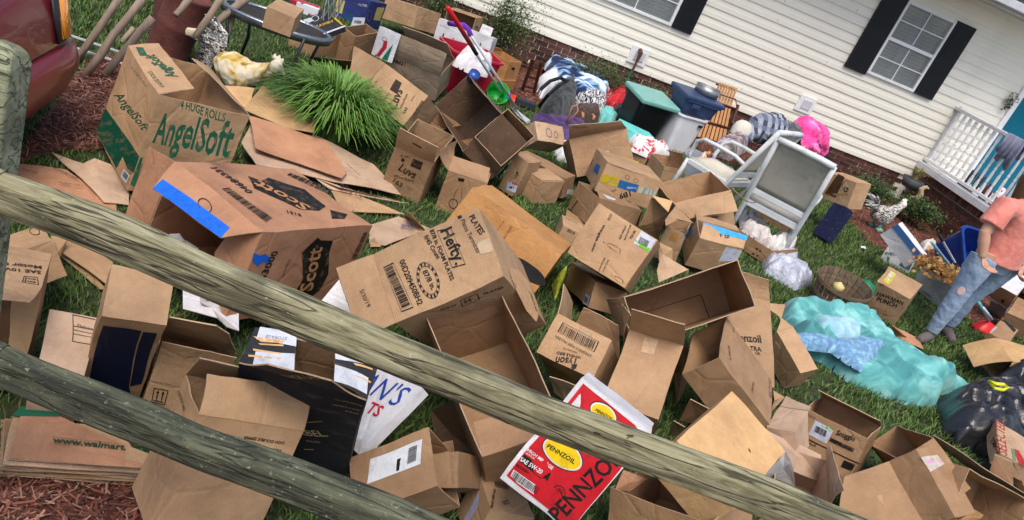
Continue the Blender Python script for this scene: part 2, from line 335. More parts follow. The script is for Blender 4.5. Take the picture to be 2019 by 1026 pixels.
BOXES=[{'id':'angel','name':'cardboard_box','label':'large tan toilet paper carton with green lettering beside the red car, standing upright','col':'tan','o':[-0.8596,4.2261,0.032],'r':[[-0.5308,0.84047,-0.10888],[0.84744,0.5278,-0.05719],[0.0094,-0.12262,-0.99241]],'lo':[-0.294,-0.2337,-0.5355],'hi':[0.294,0.2337,0.0],'op':[(2,-1)],'fl':[[[0.294,-0.2337,-0.5355],[0.2781,-0.0854,-0.5954],[-0.2734,-0.0742,-0.6],[-0.294,-0.2337,-0.5355]],[[0.294,0.2337,-0.5355],[0.1877,0.0607,-0.5985],[-0.1909,0.1886,-0.5519],[-0.294,0.2337,-0.5355]]],'dec':[{'n':[-0.0,-1.0,0.0],'l':0.0026,'k':'t','fi':-1,'s':'AngelSoft','o':[-0.3866,-0.2337,-0.3222],'d':[-0.9158,-0.0,-0.4016],'u':[0.4016,-0.0,-0.9158],'w':0.8235,'c':'#0d4f38','h':1.0,'f':1,'b':1},
{'n':[-0.0,-1.0,0.0],'l':0.0026,'k':'t','fi':-1,'s':'4 HUGE ROLLS','o':[-0.5567,-0.2337,-0.587],'d':[-0.9407,-0.0,-0.3393],'u':[0.3393,-0.0,-0.9407],'w':0.4872,'c':'#0d4f38','h':0.72,'f':0,'b':1},
{'n':[-1.0,-0.0,0.0],'l':0.0026,'k':'t','fi':-1,'s':'AngelSoft','o':[-0.294,-0.4285,-0.4809],'d':[0.0,0.7489,0.6627],'u':[-0.0,0.6627,-0.7489],'w':0.224,'c':'#0d4f38','h':1,'f':1,'b':1},
{'n':[-1.0,-0.0,0.0],'l':0.0026,'k':'t','fi':-1,'s':'4 HUGE ROLLS','o':[-0.294,-0.3943,-0.6233],'d':[-0.0,0.8116,0.5842],'u':[-0.0,0.5842,-0.8116],'w':0.1134,'c':'#0d4f38','h':1,'f':0,'b':0},
{'n':[-1.0,-0.0,0.0],'l':0.002,'k':'r','fi':-1,'p':[[-0.294,-0.4437,-0.4096],[-0.294,-0.2328,-0.1942],[-0.294,-0.2315,-0.1058],[-0.294,-0.2659,-0.1194],[-0.294,-0.3038,-0.1789],[-0.294,-0.3147,-0.1094],[-0.294,-0.4486,-0.2768]],'c':'#0d4f38'},
{'n':[-1.0,-0.0,0.0],'l':0.002,'k':'r','fi':-1,'p':[[-0.294,-0.282,-0.1161],[-0.294,-0.2452,-0.087],[-0.294,-0.2488,-0.0403],[-0.294,-0.2854,-0.0756]],'c':'#c9cdd0'},
{'n':[-1.0,-0.0,0.0],'l':0.0034000000000000002,'k':'bar','fi':-1,'p':[[-0.294,-0.2753,-0.1061],[-0.294,-0.2496,-0.0827],[-0.294,-0.2532,-0.0556],[-0.294,-0.2799,-0.0824]],'c':'#15120f'},
{'n':[-0.0,-1.0,0.0],'l':0.002,'k':'r','fi':-1,'p':[[-0.3176,-0.2337,-0.1981],[-0.3441,-0.2337,-0.215],[-0.372,-0.2337,-0.0681],[-0.3165,-0.2337,-0.0471]],'c':'#0d4f38'},
{'n':[0.0,-0.3746,-0.9272],'l':0.0048,'k':'t','fi':0,'s':'AngelSoft','o':[-0.1374,-0.1063,-0.587],'d':[0.9896,-0.1331,0.0538],'u':[-0.1435,-0.9176,0.3707],'w':0.2819,'c':'#0d4f38','h':1,'f':1,'b':1},
{'n':[0.0,-0.3746,-0.9272],'l':0.0048,'k':'t','fi':0,'s':'4 HUGE ROLLS','o':[-0.2317,-0.1887,-0.5537],'d':[0.9986,-0.0486,0.0196],'u':[-0.0524,-0.9259,0.3741],'w':0.1958,'c':'#0d4f38','h':1,'f':0,'b':0},
{'n':[0.0,-0.3746,-0.9272],'l':0.0042,'k':'r','fi':0,'p':[[0.2581,-0.2052,-0.547],[0.2384,-0.1738,-0.5597],[0.1356,-0.1742,-0.5596],[0.1558,-0.2076,-0.546]],'c':'#0d4f38'}],'inn':0},
{'id':'scott','name':'cardboard_box','label':'big rosy brown carton on its side with blue painter tape on its open flap','col':'rose','o':[-0.2015,3.2382,0.122],'r':[[0.61062,-0.78374,0.1135],[0.77657,0.62069,0.10811],[-0.15518,0.02213,0.98764]],'lo':[-0.3564,-0.2737,0.0],'hi':[0.3564,0.2737,0.4315],'op':[(0,-1)],'fl':[[[-0.3564,0.2737,0.4315],[-0.4859,0.1993,0.3375],[-0.4638,-0.1948,0.3535],[-0.3564,-0.2737,0.4315]],[[-0.3564,-0.2737,0.4315],[-0.3437,-0.1279,0.3588],[-0.3401,-0.0871,0.2091],[-0.3564,-0.2737,0.0]],[[-0.3564,0.2737,0.4315],[-0.3113,0.4862,0.3902],[-0.3154,0.467,0.0552],[-0.3564,0.2737,0.0]]],'dec':[{'n':[0.0,0.0,1.0],'l':0.002,'k':'r','fi':-1,'p':[[-0.0587,0.157,0.4315],[-0.0177,0.1146,0.4315],[0.0777,0.156,0.4315],[0.2297,0.0699,0.4315],[0.2243,-0.0784,0.4315],[0.1279,-0.1227,0.4315],[0.0044,-0.1125,0.4315],[-0.0414,-0.0523,0.4315],[-0.0867,0.0072,0.4315],[-0.12,0.0493,0.4315]],'c':'#12100f'},
{'n':[0.0,0.0,1.0],'l':0.004399999999999999,'k':'t','fi':-1,'s':'Scott','o':[0.1055,-0.0915,0.4315],'d':[-0.5706,0.8212,-0.0],'u':[-0.8212,-0.5706,0.0],'w':0.2499,'c':'#a8794e','h':1.1,'f':1,'b':1},
{'n':[0.0,0.0,1.0],'l':0.0026,'k':'t','fi':-1,'s':'04684331','o':[-0.1517,0.0143,0.4315],'d':[-0.1409,0.99,-0.0],'u':[-0.99,-0.1409,0.0],'w':0.2112,'c':'#15120f','h':1,'f':0,'b':1},
{'n':[0.0,0.0,1.0],'l':0.0026,'k':'t','fi':-1,'s':'1000 sheets','o':[-0.1805,0.1713,0.4315],'d':[-0.5208,0.8537,-0.0],'u':[-0.8537,-0.5208,0.0],'w':0.0632,'c':'#15120f','h':1,'f':0,'b':0},
{'n':[0.0,0.0,1.0],'l':0.0034000000000000002,'k':'bar','fi':-1,'p':[[-0.2537,0.0532,0.4315],[-0.2119,-0.1826,0.4315],[-0.2762,-0.208,0.4315],[-0.303,0.0434,0.4315]],'c':'#15120f'},
{'n':[0.0,0.0,1.0],'l':0.0026,'k':'t','fi':-1,'s':'S1S1','o':[-0.0293,-0.1587,0.4315],'d':[-0.8748,0.4844,0.0],'u':[-0.4844,-0.8748,0.0],'w':0.0628,'c':'#15120f','h':1,'f':0,'b':1},
{'n':[0.0,0.0,1.0],'l':0.0034000000000000002,'k':'bar','fi':-1,'p':[[0.2827,0.2213,0.4315],[0.4445,0.0625,0.4315],[0.3637,0.0166,0.4315],[0.2397,0.199,0.4315]],'c':'#15120f'},
{'n':[0.0,0.0,1.0],'l':0.002,'k':'r','fi':-1,'p':[[0.214,-0.1147,0.4315],[0.2916,-0.1615,0.4315],[0.2145,-0.2134,0.4315],[0.1372,-0.202,0.4315]],'c':'#15120f'},
{'n':[0.0,-1.0,-0.0],'l':0.002,'k':'r','fi':-1,'p':[[0.0008,-0.2737,0.1149],[0.0112,-0.2737,0.1776],[-0.0565,-0.2737,0.3079],[-0.034,-0.2737,0.3472],[-0.0047,-0.2737,0.3865],[0.0253,-0.2737,0.3698],[0.1062,-0.2737,0.3606],[0.1176,-0.2737,0.2964],[0.1796,-0.2737,0.183],[0.1681,-0.2737,0.0955],[0.1061,-0.2737,0.0586]],'c':'#12100f'},
{'n':[0.0,-1.0,-0.0],'l':0.004399999999999999,'k':'t','fi':-1,'s':'Scott','o':[0.1048,-0.2737,0.1083],'d':[-0.2185,0.0,0.9758],'u':[-0.9758,-0.0,-0.2185],'w':0.2292,'c':'#a8794e','h':1.1,'f':1,'b':1},
{'n':[0.0,-1.0,-0.0],'l':0.0034000000000000002,'k':'bar','fi':-1,'p':[[0.3088,-0.2737,0.3948],[0.3409,-0.2737,0.3936],[0.346,-0.2737,0.2388],[0.3054,-0.2737,0.2419]],'c':'#15120f'},
{'n':[0.0,-1.0,-0.0],'l':0.0026,'k':'t','fi':-1,'s':'43000','o':[-0.2334,-0.2737,0.197],'d':[0.1353,-0.0,0.9908],'u':[-0.9908,-0.0,0.1353],'w':0.1421,'c':'#15120f','h':1,'f':0,'b':1},
{'n':[0.0,-1.0,-0.0],'l':0.0026,'k':'t','fi':-1,'s':'BATH TISSUE','o':[-0.1145,-0.2737,0.1978],'d':[-0.0275,0.0,0.9996],'u':[-0.9996,-0.0,-0.0275],'w':0.089,'c':'#15120f','h':1,'f':0,'b':0},
{'n':[-0.5878,0.0,0.809],'l':0.0042,'k':'r','fi':0,'p':[[-0.4397,0.2114,0.371],[-0.4183,-0.1773,0.3866],[-0.4651,-0.1968,0.3526],[-0.4859,0.1993,0.3375]],'c':'#0d5cc4'},
{'n':[-0.5878,0.0,0.809],'l':0.0042,'k':'ell','fi':0,'o':[-0.4178,-0.0215,0.3869],'a':[0.0029,-0.0384,0.0021],'b':[0.0195,0.019,0.0142],'c':'#15120f','st':1},
{'n':[0.0,-1.0,-0.0],'l':0.002,'k':'r','fi':-1,'p':[[-0.3631,-0.2737,0.3421],[-0.3218,-0.2737,0.3254],[-0.2922,-0.2737,0.3329],[-0.2468,-0.2737,0.3059],[-0.2485,-0.2737,0.2818],[-0.2951,-0.2737,0.2949],[-0.3082,-0.2737,0.2768],[-0.3497,-0.2737,0.299]],'c':'#0d5cc4'}],'inn':0},
{'id':'motoroil','name':'cardboard_box','label':'tan motor oil carton at the far left with its front flaps open','col':'tan','o':[-0.8761,2.402,0.0166],'r':[[-0.9787,-0.20498,-0.0114],[-0.20253,0.97311,-0.10973],[0.03358,-0.10508,-0.9939]],'lo':[-0.1059,-0.1264,-0.4136],'hi':[0.1059,0.1264,-0.0],'op':[(1,-1)],'fl':[[[-0.1059,-0.1264,-0.4136],[-0.1024,-0.2707,-0.4443],[0.0772,-0.3089,-0.4524],[0.1059,-0.1264,-0.4136]],[[-0.1059,-0.1264,-0.4136],[-0.0341,-0.1201,-0.3433],[-0.0461,-0.1212,-0.1499],[-0.1059,-0.1264,-0.0]]],'dec':[{'n':[0.0,-0.0,-1.0],'l':0.0026,'k':'t','fi':-1,'s':'SAE 10W','o':[-0.0904,-0.017,-0.4136],'d':[0.9886,-0.1504,-0.0],'u':[-0.1504,-0.9886,0.0],'w':0.1175,'c':'#2a2018','h':1,'f':0,'b':1},
{'n':[0.0,-0.0,-1.0],'l':0.0026,'k':'t','fi':-1,'s':'Motor Oil','o':[-0.0875,0.0193,-0.4136],'d':[0.9906,-0.1369,-0.0],'u':[-0.1369,-0.9906,0.0],'w':0.1328,'c':'#2a2018','h':1,'f':0,'b':1},
{'n':[0.0,-0.0,-1.0],'l':0.002,'k':'arr','fi':-1,'p':[[-0.0859,-0.0603,-0.4136],[-0.0967,-0.1084,-0.4136],[-0.0477,-0.1158,-0.4136],[-0.0467,-0.0694,-0.4136]],'c':'#2a2018'}],'inn':0},
{'id':'oilback','name':'cardboard_box','label':'light tan carton behind the motor oil carton, under the upper rail','col':'tan','o':[-0.9155,2.814,0.1403],'r':[[-0.75543,-0.39212,0.52494],[-0.50671,0.85755,-0.08863],[-0.41541,-0.33295,-0.84651]],'lo':[-0.0981,-0.1507,-0.1467],'hi':[0.0981,0.1507,-0.0],'op':[],'fl':[],'dec':[{'n':[-0.0,0.0,-1.0],'l':0.002,'k':'ell','fi':-1,'o':[-0.0641,0.066,-0.1467],'a':[-0.0153,-0.0437,-0.0],'b':[-0.0058,0.0528,-0.0],'c':'#15120f','st':1}],'inn':0},
{'id':'bluebox','name':'cardboard_box','label':'tan carton with a dark navy printed panel, below the upper rail','col':'tan','o':[-0.5081,2.497,0.0392],'r':[[0.97342,-0.19249,0.12411],[0.22426,0.91117,-0.34565],[-0.04655,0.36429,0.93012]],'lo':[-0.0957,-0.0968,-0.0],'hi':[0.0957,0.0968,0.5203],'op':[],'fl':[],'dec':[{'n':[-0.0,-1.0,0.0],'l':0.002,'k':'r','fi':-1,'p':[[-0.0794,-0.0968,0.4656],[0.0324,-0.0968,0.4684],[0.0503,-0.0968,0.0971],[0.0668,-0.0968,0.0344],[-0.0788,-0.0968,0.1171]],'c':'#0a1330'},
{'n':[-0.0,-1.0,0.0],'l':0.002,'k':'r','fi':-1,'p':[[0.039,-0.0968,0.4644],[0.0801,-0.0968,0.4691],[0.0843,-0.0968,0.3449],[0.0863,-0.0968,0.1224],[0.0533,-0.0968,0.098]],'c':'#0a1330'}],'inn':0},
{'id':'beige','name':'cardboard_box','label':'pale carton with dark green ruled print, left of the navy panelled one','col':'pale','o':[-0.638,2.3415,0.0384],'r':[[0.97885,-0.19888,0.0479],[0.20448,0.95804,-0.20087],[-0.00594,0.20642,0.97845]],'lo':[-0.073,-0.1856,0.0],'hi':[0.073,0.1856,0.1991],'op':[],'fl':[],'dec':[{'n':[-0.0,-0.0,1.0],'l':0.002,'k':'r','fi':-1,'p':[[-0.0031,0.1796,0.1991],[0.0693,0.1763,0.1991],[0.0685,0.1733,0.1991],[-0.0037,0.1757,0.1991]],'c':'#1d3b2c'},
{'n':[-0.0,-0.0,1.0],'l':0.002,'k':'r','fi':-1,'p':[[-0.0031,0.1796,0.1991],[-0.0004,0.1783,0.1991],[0.0121,0.0567,0.1991],[0.009,0.0578,0.1991]],'c':'#1d3b2c'},
{'n':[-0.0,-0.0,1.0],'l':0.002,'k':'r','fi':-1,'p':[[0.009,0.0578,0.1991],[0.07,0.0552,0.1991],[0.0705,0.0518,0.1991],[0.0096,0.0544,0.1991]],'c':'#1d3b2c'},
{'n':[-0.0,-0.0,1.0],'l':0.002,'k':'r','fi':-1,'p':[[0.0035,0.1271,0.1991],[0.0703,0.1223,0.1991],[0.0706,0.1205,0.1991],[0.004,0.1244,0.1991]],'c':'#1d3b2c'},
{'n':[-0.0,-0.0,1.0],'l':0.002,'k':'r','fi':-1,'p':[[0.0054,0.1092,0.1991],[0.0719,0.1043,0.1991],[0.0722,0.1025,0.1991],[0.0059,0.1065,0.1991]],'c':'#1d3b2c'},
{'n':[-0.0,-0.0,1.0],'l':0.002,'k':'r','fi':-1,'p':[[0.0073,0.0914,0.1991],[0.0721,0.0879,0.1991],[0.0723,0.0862,0.1991],[0.0077,0.0888,0.1991]],'c':'#1d3b2c'},
{'n':[-0.0,-0.0,1.0],'l':0.0026,'k':'t','fi':-1,'s':'Deluxe','o':[0.016,0.125,0.1991],'d':[0.9948,-0.1022,0.0],'u':[0.1022,0.9948,0.0],'w':0.0513,'c':'#15120f','h':1,'f':0,'b':0}],'inn':0},
{'id':'torn','name':'cardboard_box','label':'tan carton with a torn rounded back flap standing up, between navy panelled and black cartons','col':'tan','o':[-0.2775,2.492,0.0149],'r':[[0.98406,-0.14395,0.10443],[0.141,0.98939,0.03508],[-0.10837,-0.01979,0.99391]],'lo':[-0.1189,-0.1351,0.0],'hi':[0.1189,0.1351,0.1377],'op':[(2,1)],'fl':[[[-0.1189,-0.1351,0.1377],[-0.1275,-0.1609,0.3214],[0.1222,-0.1622,0.3306],[0.1189,-0.1351,0.1377]],[[-0.1189,0.1351,0.1377],[-0.1402,-0.1602,0.4656],[0.0058,-0.1869,0.4953],[0.0624,-0.1409,0.4442],[0.1363,0.0187,0.2669],[0.1572,0.1215,0.1527],[0.1189,0.1351,0.1377]]],'dec':[{'n':[-0.0,-1.0,0.0],'l':0.002,'k':'arr','fi':-1,'p':[[-0.099,-0.1351,0.1091],[-0.0502,-0.1351,0.1134],[-0.0432,-0.1351,0.0506],[-0.092,-0.1351,0.0497]],'c':'#15120f'}],'inn':0},
{'id':'dgh','name':'cardboard_box','label':'bright tan open carton nearest the camera, crossed by the lower fence rail','col':'tan','o':[-0.0738,1.9183,0.0533],'r':[[0.92181,-0.36836,0.12077],[0.33333,0.91223,0.23816],[-0.1979,-0.17928,0.96369]],'lo':[-0.1668,-0.1136,-0.0],'hi':[0.1668,0.1136,0.4043],'op':[(2,1)],'fl':[[[-0.1668,-0.1136,0.4043],[-0.1544,-0.0107,0.4876],[0.1797,-0.0066,0.491],[0.1668,-0.1136,0.4043]],[[-0.1668,0.1136,0.4043],[-0.1844,-0.0069,0.529],[0.15,0.0127,0.5088],[0.1668,0.1136,0.4043]]],'dec':[{'n':[0.0,-1.0,0.0],'l':0.0026,'k':'t','fi':-1,'s':'DGH DOUBLE ZIPPER','o':[0.1197,-0.1136,0.3606],'d':[-1.0,0.0,-0.0075],'u':[0.0075,0.0,-1.0],'w':0.13,'c':'#15120f','h':1,'f':0,'b':1},
{'n':[0.0,-1.0,0.0],'l':0.0026,'k':'t','fi':-1,'s':'DESIGN','o':[0.122,-0.1136,0.3322],'d':[-0.998,0.0,0.0628],'u':[-0.0628,-0.0,-0.998],'w':0.0435,'c':'#15120f','h':1,'f':0,'b':1},
{'n':[-1.0,0.0,0.0],'l':0.0026,'k':'t','fi':-1,'s':'HANDLE CARE','o':[-0.1668,0.1128,0.3429],'d':[-0.0,-0.998,0.0633],'u':[0.0,0.0633,0.998],'w':0.1266,'c':'#15120f','h':1,'f':0,'b':0}],'inn':0},
{'id':'whisky','name':'cardboard_box','label':'black liquor carton with gold lettering and white printed flaps','col':'black','o':[0.1841,2.287,0.0357],'r':[[-0.99144,0.09201,0.09268],[0.1204,0.91883,0.37583],[-0.05058,0.38377,-0.92204]],'lo':[-0.1993,-0.0669,-0.6408],'hi':[0.1993,0.0669,0.0],'op':[(2,-1)],'fl':[[[0.1993,-0.0669,-0.6408],[0.0287,-0.0702,-0.6897],[0.0667,0.0697,-0.6788],[0.1993,0.0669,-0.6408]],[[-0.1993,-0.0669,-0.6408],[-0.0807,-0.0524,-0.6596],[-0.0503,0.0562,-0.6644],[-0.1993,0.0669,-0.6408]],[[-0.1993,-0.0669,-0.6408],[-0.0909,-0.1687,-0.8696],[0.0931,-0.1326,-0.7885],[0.1993,-0.0669,-0.6408]]],'dec':[{'n':[0.0,-1.0,0.0],'l':0.0026,'k':'t','fi':-1,'s':'12 x 1 LITRE BOTTLES','o':[-0.1074,-0.0669,-0.59],'d':[-0.9906,0.0,-0.137],'u':[0.137,-0.0,-0.9906],'w':0.0885,'c':'#b9a468','h':1,'f':0,'b':0},
{'n':[0.0,-1.0,0.0],'l':0.0026,'k':'t','fi':-1,'s':'CONTENTS 12 LITRES','o':[-0.1052,-0.0669,-0.5576],'d':[-0.9906,0.0,-0.1368],'u':[0.1368,-0.0,-0.9906],'w':0.0894,'c':'#b9a468','h':1,'f':0,'b':0},
{'n':[0.0,-1.0,0.0],'l':0.0026,'k':'t','fi':-1,'s':'80 PROOF','o':[-0.149,-0.0669,-0.5417],'d':[-0.9989,0.0,-0.0467],'u':[0.0467,-0.0,-0.9989],'w':0.0443,'c':'#b9a468','h':1,'f':0,'b':0},
{'n':[0.0,-1.0,0.0],'l':0.0026,'k':'t','fi':-1,'s':'LABEL.','o':[0.0013,-0.0669,-0.2941],'d':[-0.8706,0.0,-0.4921],'u':[0.4921,-0.0,-0.8706],'w':0.1313,'c':'#c9bb85','h':1.1,'f':0,'b':0},
{'n':[0.0,-1.0,0.0],'l':0.0026,'k':'t','fi':-1,'s':'Whisky','o':[-0.0397,-0.0669,-0.2676],'d':[-0.8808,0.0,-0.4735],'u':[0.4735,-0.0,-0.8808],'w':0.0568,'c':'#b9a468','h':1,'f':1,'b':0},
{'n':[0.0,-1.0,0.0],'l':0.002,'k':'r','fi':-1,'p':[[-0.031,-0.0669,-0.4092],[-0.0866,-0.0669,-0.4481],[-0.0869,-0.0669,-0.4455],[-0.0314,-0.0669,-0.4053]],'c':'#b9a468'},
{'n':[0.0,-1.0,0.0],'l':0.002,'k':'r','fi':-1,'p':[[-0.0374,-0.0669,-0.2065],[-0.0698,-0.0669,-0.2261],[-0.0703,-0.0669,-0.2218],[-0.0378,-0.0669,-0.2022]],'c':'#b9a468'},
{'n':[0.0,-0.9135,0.4067],'l':0.0048,'k':'t','fi':2,'s':'BLACK LABEL','o':[0.0429,-0.0908,-0.6946],'d':[-0.5246,-0.3463,-0.7777],'u':[0.8513,-0.2134,-0.4793],'w':0.2428,'c':'#b9a468','h':1,'f':0,'b':0},
{'n':[0.2756,-0.0,-0.9613],'l':0.0042,'k':'r','fi':0,'p':[[0.1836,0.0702,-0.6453],[0.0645,0.0647,-0.6794],[0.051,0.019,-0.6833],[0.1782,0.0211,-0.6468]],'c':'#b9bcc4'},
{'n':[0.2756,-0.0,-0.9613],'l':0.0042,'k':'r','fi':0,'p':[[0.1647,-0.0217,-0.6507],[0.0464,-0.0063,-0.6846],[0.0286,-0.0687,-0.6897],[0.1527,-0.078,-0.6541]],'c':'#b9bcc4'},
{'n':[0.2756,-0.0,-0.9613],'l':0.0042,'k':'r','fi':0,'p':[[0.1918,0.0303,-0.6429],[0.0944,0.0308,-0.6709],[0.0915,0.0222,-0.6717],[0.1607,0.0141,-0.6518]],'c':'#c79d6b'},
{'n':[0.2756,-0.0,-0.9613],'l':0.0042,'k':'r','fi':0,'p':[[0.1674,0.0077,-0.6499],[0.0901,0.018,-0.6721],[0.0882,0.0123,-0.6726],[0.16,0.0037,-0.652]],'c':'#c79d6b'},
{'n':[0.2756,-0.0,-0.9613],'l':0.0042,'k':'r','fi':0,'p':[[0.1828,-0.0371,-0.6455],[0.0779,-0.0276,-0.6756],[0.0788,-0.0336,-0.6753],[0.1781,-0.0437,-0.6469]],'c':'#c79d6b'},
{'n':[0.2756,-0.0,-0.9613],'l':0.0042,'k':'r','fi':0,'p':[[0.177,-0.014,-0.6472],[0.0863,-0.0113,-0.6732],[0.0877,-0.0159,-0.6728],[0.1722,-0.0207,-0.6485]],'c':'#c79d6b'},
{'n':[0.2756,-0.0,-0.9613],'l':0.0048,'k':'t','fi':0,'s':'STORAGE','o':[0.0868,0.0442,-0.673],'d':[0.961,-0.024,0.2756],'u':[-0.023,-0.9997,-0.0066],'w':0.0698,'c':'#555','h':1,'f':0,'b':0},
{'n':[-0.1564,-0.0,-0.9877],'l':0.0042,'k':'r','fi':1,'p':[[-0.0519,0.0532,-0.6641],[-0.1594,0.0486,-0.6471],[-0.1819,0.0382,-0.6435],[-0.0609,0.0218,-0.6627]],'c':'#b9bcc4'},
{'n':[-0.1564,-0.0,-0.9877],'l':0.0042,'k':'r','fi':1,'p':[[-0.0655,0.0029,-0.662],[-0.183,-0.0008,-0.6433],[-0.1938,-0.0508,-0.6416],[-0.0827,-0.0551,-0.6592]],'c':'#b9bcc4'},
{'n':[-0.1564,-0.0,-0.9877],'l':0.0042,'k':'r','fi':1,'p':[[-0.1172,0.026,-0.6538],[-0.1863,0.0341,-0.6428],[-0.1878,0.0288,-0.6426],[-0.1287,0.0199,-0.6519]],'c':'#c79d6b'},
{'n':[-0.1564,-0.0,-0.9877],'l':0.0042,'k':'r','fi':1,'p':[[-0.1316,-0.0121,-0.6515],[-0.1944,-0.0069,-0.6415],[-0.1959,-0.0122,-0.6413],[-0.1515,-0.0145,-0.6483]],'c':'#c79d6b'}],'inn':0},
{'id':'lays','name':'cardboard_box','label':'white carton with blue and red lettering standing behind the black one','col':'white','o':[0.3042,2.4077,0.0943],'r':[[-0.5076,-0.42291,0.75066],[-0.52141,0.84438,0.12312],[-0.68591,-0.32891,-0.64911]],'lo':[-0.3224,-0.2467,-0.02],'hi':[0.0,0.2467,0.02],'op':[],'fl':[],'dec':[{'n':[0.0,-0.0,-1.0],'l':0.0026,'k':'t','fi':-1,'s':"AN'S",'o':[-0.1674,0.0504,-0.02],'d':[-0.1578,-0.9875,-0.0],'u':[-0.9875,0.1578,-0.0],'w':0.2599,'c':'#1a3a8a','h':1.0,'f':1,'b':0},
{'n':[0.0,-0.0,-1.0],'l':0.0026,'k':'t','fi':-1,'s':'TS','o':[-0.1254,-0.0992,-0.02],'d':[-0.1879,-0.9822,-0.0],'u':[-0.9822,0.1879,-0.0],'w':0.0792,'c':'#a3182c','h':0.9,'f':0,'b':1}],'inn':0},
{'id':'newegg','name':'cardboard_box','label':'brown carton with a white shipping label and barcode, under the upper rail','col':'brown','o':[0.6283,2.1414,0.1275],'r':[[-0.27628,-0.73867,-0.61485],[0.92249,-0.02436,-0.38525],[0.26959,-0.67363,0.68815]],'lo':[-0.1114,-0.1454,0.0],'hi':[0.1114,0.1454,0.2093],'op':[(1,-1)],'fl':[],'dec':[{'n':[-0.0,0.0,1.0],'l':0.002,'k':'r','fi':-1,'p':[[0.0726,-0.1188,0.2093],[-0.0159,-0.1004,0.2093],[-0.0132,0.0907,0.2093],[0.0741,0.0696,0.2093]],'c':'#c4c6ca'},
{'n':[-0.0,0.0,1.0],'l':0.0034000000000000002,'k':'bar','fi':-1,'p':[[0.0559,-0.0989,0.2093],[0.0002,-0.0874,0.2093],[-0.0009,-0.0553,0.2093],[0.0565,-0.0681,0.2093]],'c':'#15120f'},
{'n':[-0.0,0.0,1.0],'l':0.002,'k':'r','fi':-1,'p':[[0.034,-0.0481,0.2093],[-0.008,-0.041,0.2093],[-0.0085,-0.0134,0.2093],[0.0338,-0.0232,0.2093]],'c':'#15120f'},
{'n':[-0.0,0.0,1.0],'l':0.0026,'k':'t','fi':-1,'s':'CHC000','o':[0.0306,-0.0432,0.2093],'d':[-0.9791,0.2033,-0.0],'u':[-0.2033,-0.9791,0.0],'w':0.0373,'c':'#bbb','h':1,'f':0,'b':0}],'inn':0},
{'id':'bigopen','name':'cardboard_box','label':'large brown carton lying open towards the camera behind the upper rail','col':'brown','o':[0.9392,2.5624,0.2345],'r':[[0.82364,-0.37663,-0.42398],[0.21753,0.90025,-0.37713],[0.52373,0.21839,0.82342]],'lo':[-0.159,-0.325,-0.0],'hi':[0.159,0.325,0.3606],'op':[(2,1)],'fl':[[[-0.159,-0.325,0.3606],[-0.1283,-0.1815,0.348],[0.1227,-0.1992,0.3496],[0.159,-0.325,0.3606]]],'dec':[],'inn':1},
{'id':'hefty','name':'cardboard_box','label':'tan foam plate carton with a boxed brand name and plate drawing','col':'tan','o':[0.5475,2.9584,0.3581],'r':[[-0.69775,-0.42521,0.57649],[0.00328,0.80287,0.59615],[-0.71634,0.41785,-0.55881]],'lo':[-0.4654,-0.1608,-0.3408],'hi':[0.0,0.1608,0.3408],'op':[],'fl':[[[0.0,-0.1608,-0.3408],[0.1615,-0.168,-0.3379],[0.1733,0.1696,-0.3377],[0.0,0.1608,-0.3408]]],'dec':[{'n':[0.0,0.0,-1.0],'l':0.0026,'k':'t','fi':-1,'s':'Hefty.','o':[-0.2898,0.1287,-0.3408],'d':[-0.0579,-0.9983,-0.0],'u':[-0.9983,0.0579,-0.0],'w':0.1693,'c':'#15120f','h':1.0,'f':0,'b':1},
{'n':[0.0,0.0,-1.0],'l':0.002,'k':'ring4','fi':-1,'p':[[-0.2756,0.1394,-0.3408],[-0.3352,0.1256,-0.3408],[-0.339,-0.0532,-0.3408],[-0.281,-0.0425,-0.3408]],'c':'#15120f'},
{'n':[0.0,0.0,-1.0],'l':0.0026,'k':'t','fi':-1,'s':'87/8 in. FOAM PLATES','o':[-0.2487,0.1523,-0.3408],'d':[-0.0334,-0.9994,-0.0],'u':[-0.9994,0.0334,-0.0],'w':0.2401,'c':'#15120f','h':1,'f':0,'b':1},
{'n':[0.0,0.0,-1.0],'l':0.0026,'k':'t','fi':-1,'s':'8/45 Count','o':[-0.2192,0.1362,-0.3408],'d':[-0.1309,-0.9914,-0.0],'u':[-0.9914,0.1309,-0.0],'w':0.1181,'c':'#15120f','h':1,'f':0,'b':1},
{'n':[0.0,0.0,-1.0],'l':0.0026,'k':'t','fi':-1,'s':'PLATES','o':[-0.4172,0.1397,-0.3408],'d':[-0.1567,-0.9877,0.0],'u':[-0.9877,0.1567,-0.0],'w':0.1029,'c':'#15120f','h':1,'f':0,'b':1},
{'n':[0.0,0.0,-1.0],'l':0.0026,'k':'t','fi':-1,'s':'Platos Termicos','o':[-0.3819,0.138,-0.3408],'d':[-0.0812,-0.9967,-0.0],'u':[-0.9967,0.0812,-0.0],'w':0.1648,'c':'#15120f','h':1,'f':0,'b':0},
{'n':[0.0,0.0,-1.0],'l':0.002,'k':'ell','fi':-1,'o':[-0.1738,-0.0452,-0.3408],'a':[-0.0019,-0.0791,0.0],'b':[-0.0422,0.0031,-0.0],'c':'#15120f','st':2},
{'n':[0.0,0.0,-1.0],'l':0.0026,'k':'t','fi':-1,'s':'87/8 in.','o':[-0.1639,-0.0027,-0.3408],'d':[-0.1157,-0.9933,-0.0],'u':[-0.9933,0.1157,-0.0],'w':0.0879,'c':'#15120f','h':1,'f':0,'b':1},
{'n':[0.0,0.0,-1.0],'l':0.002,'k':'ring4','fi':-1,'p':[[-0.0249,0.0875,-0.3408],[-0.0676,0.088,-0.3408],[-0.0841,-0.1288,-0.3408],[-0.0358,-0.1266,-0.3408]],'c':'#15120f'},
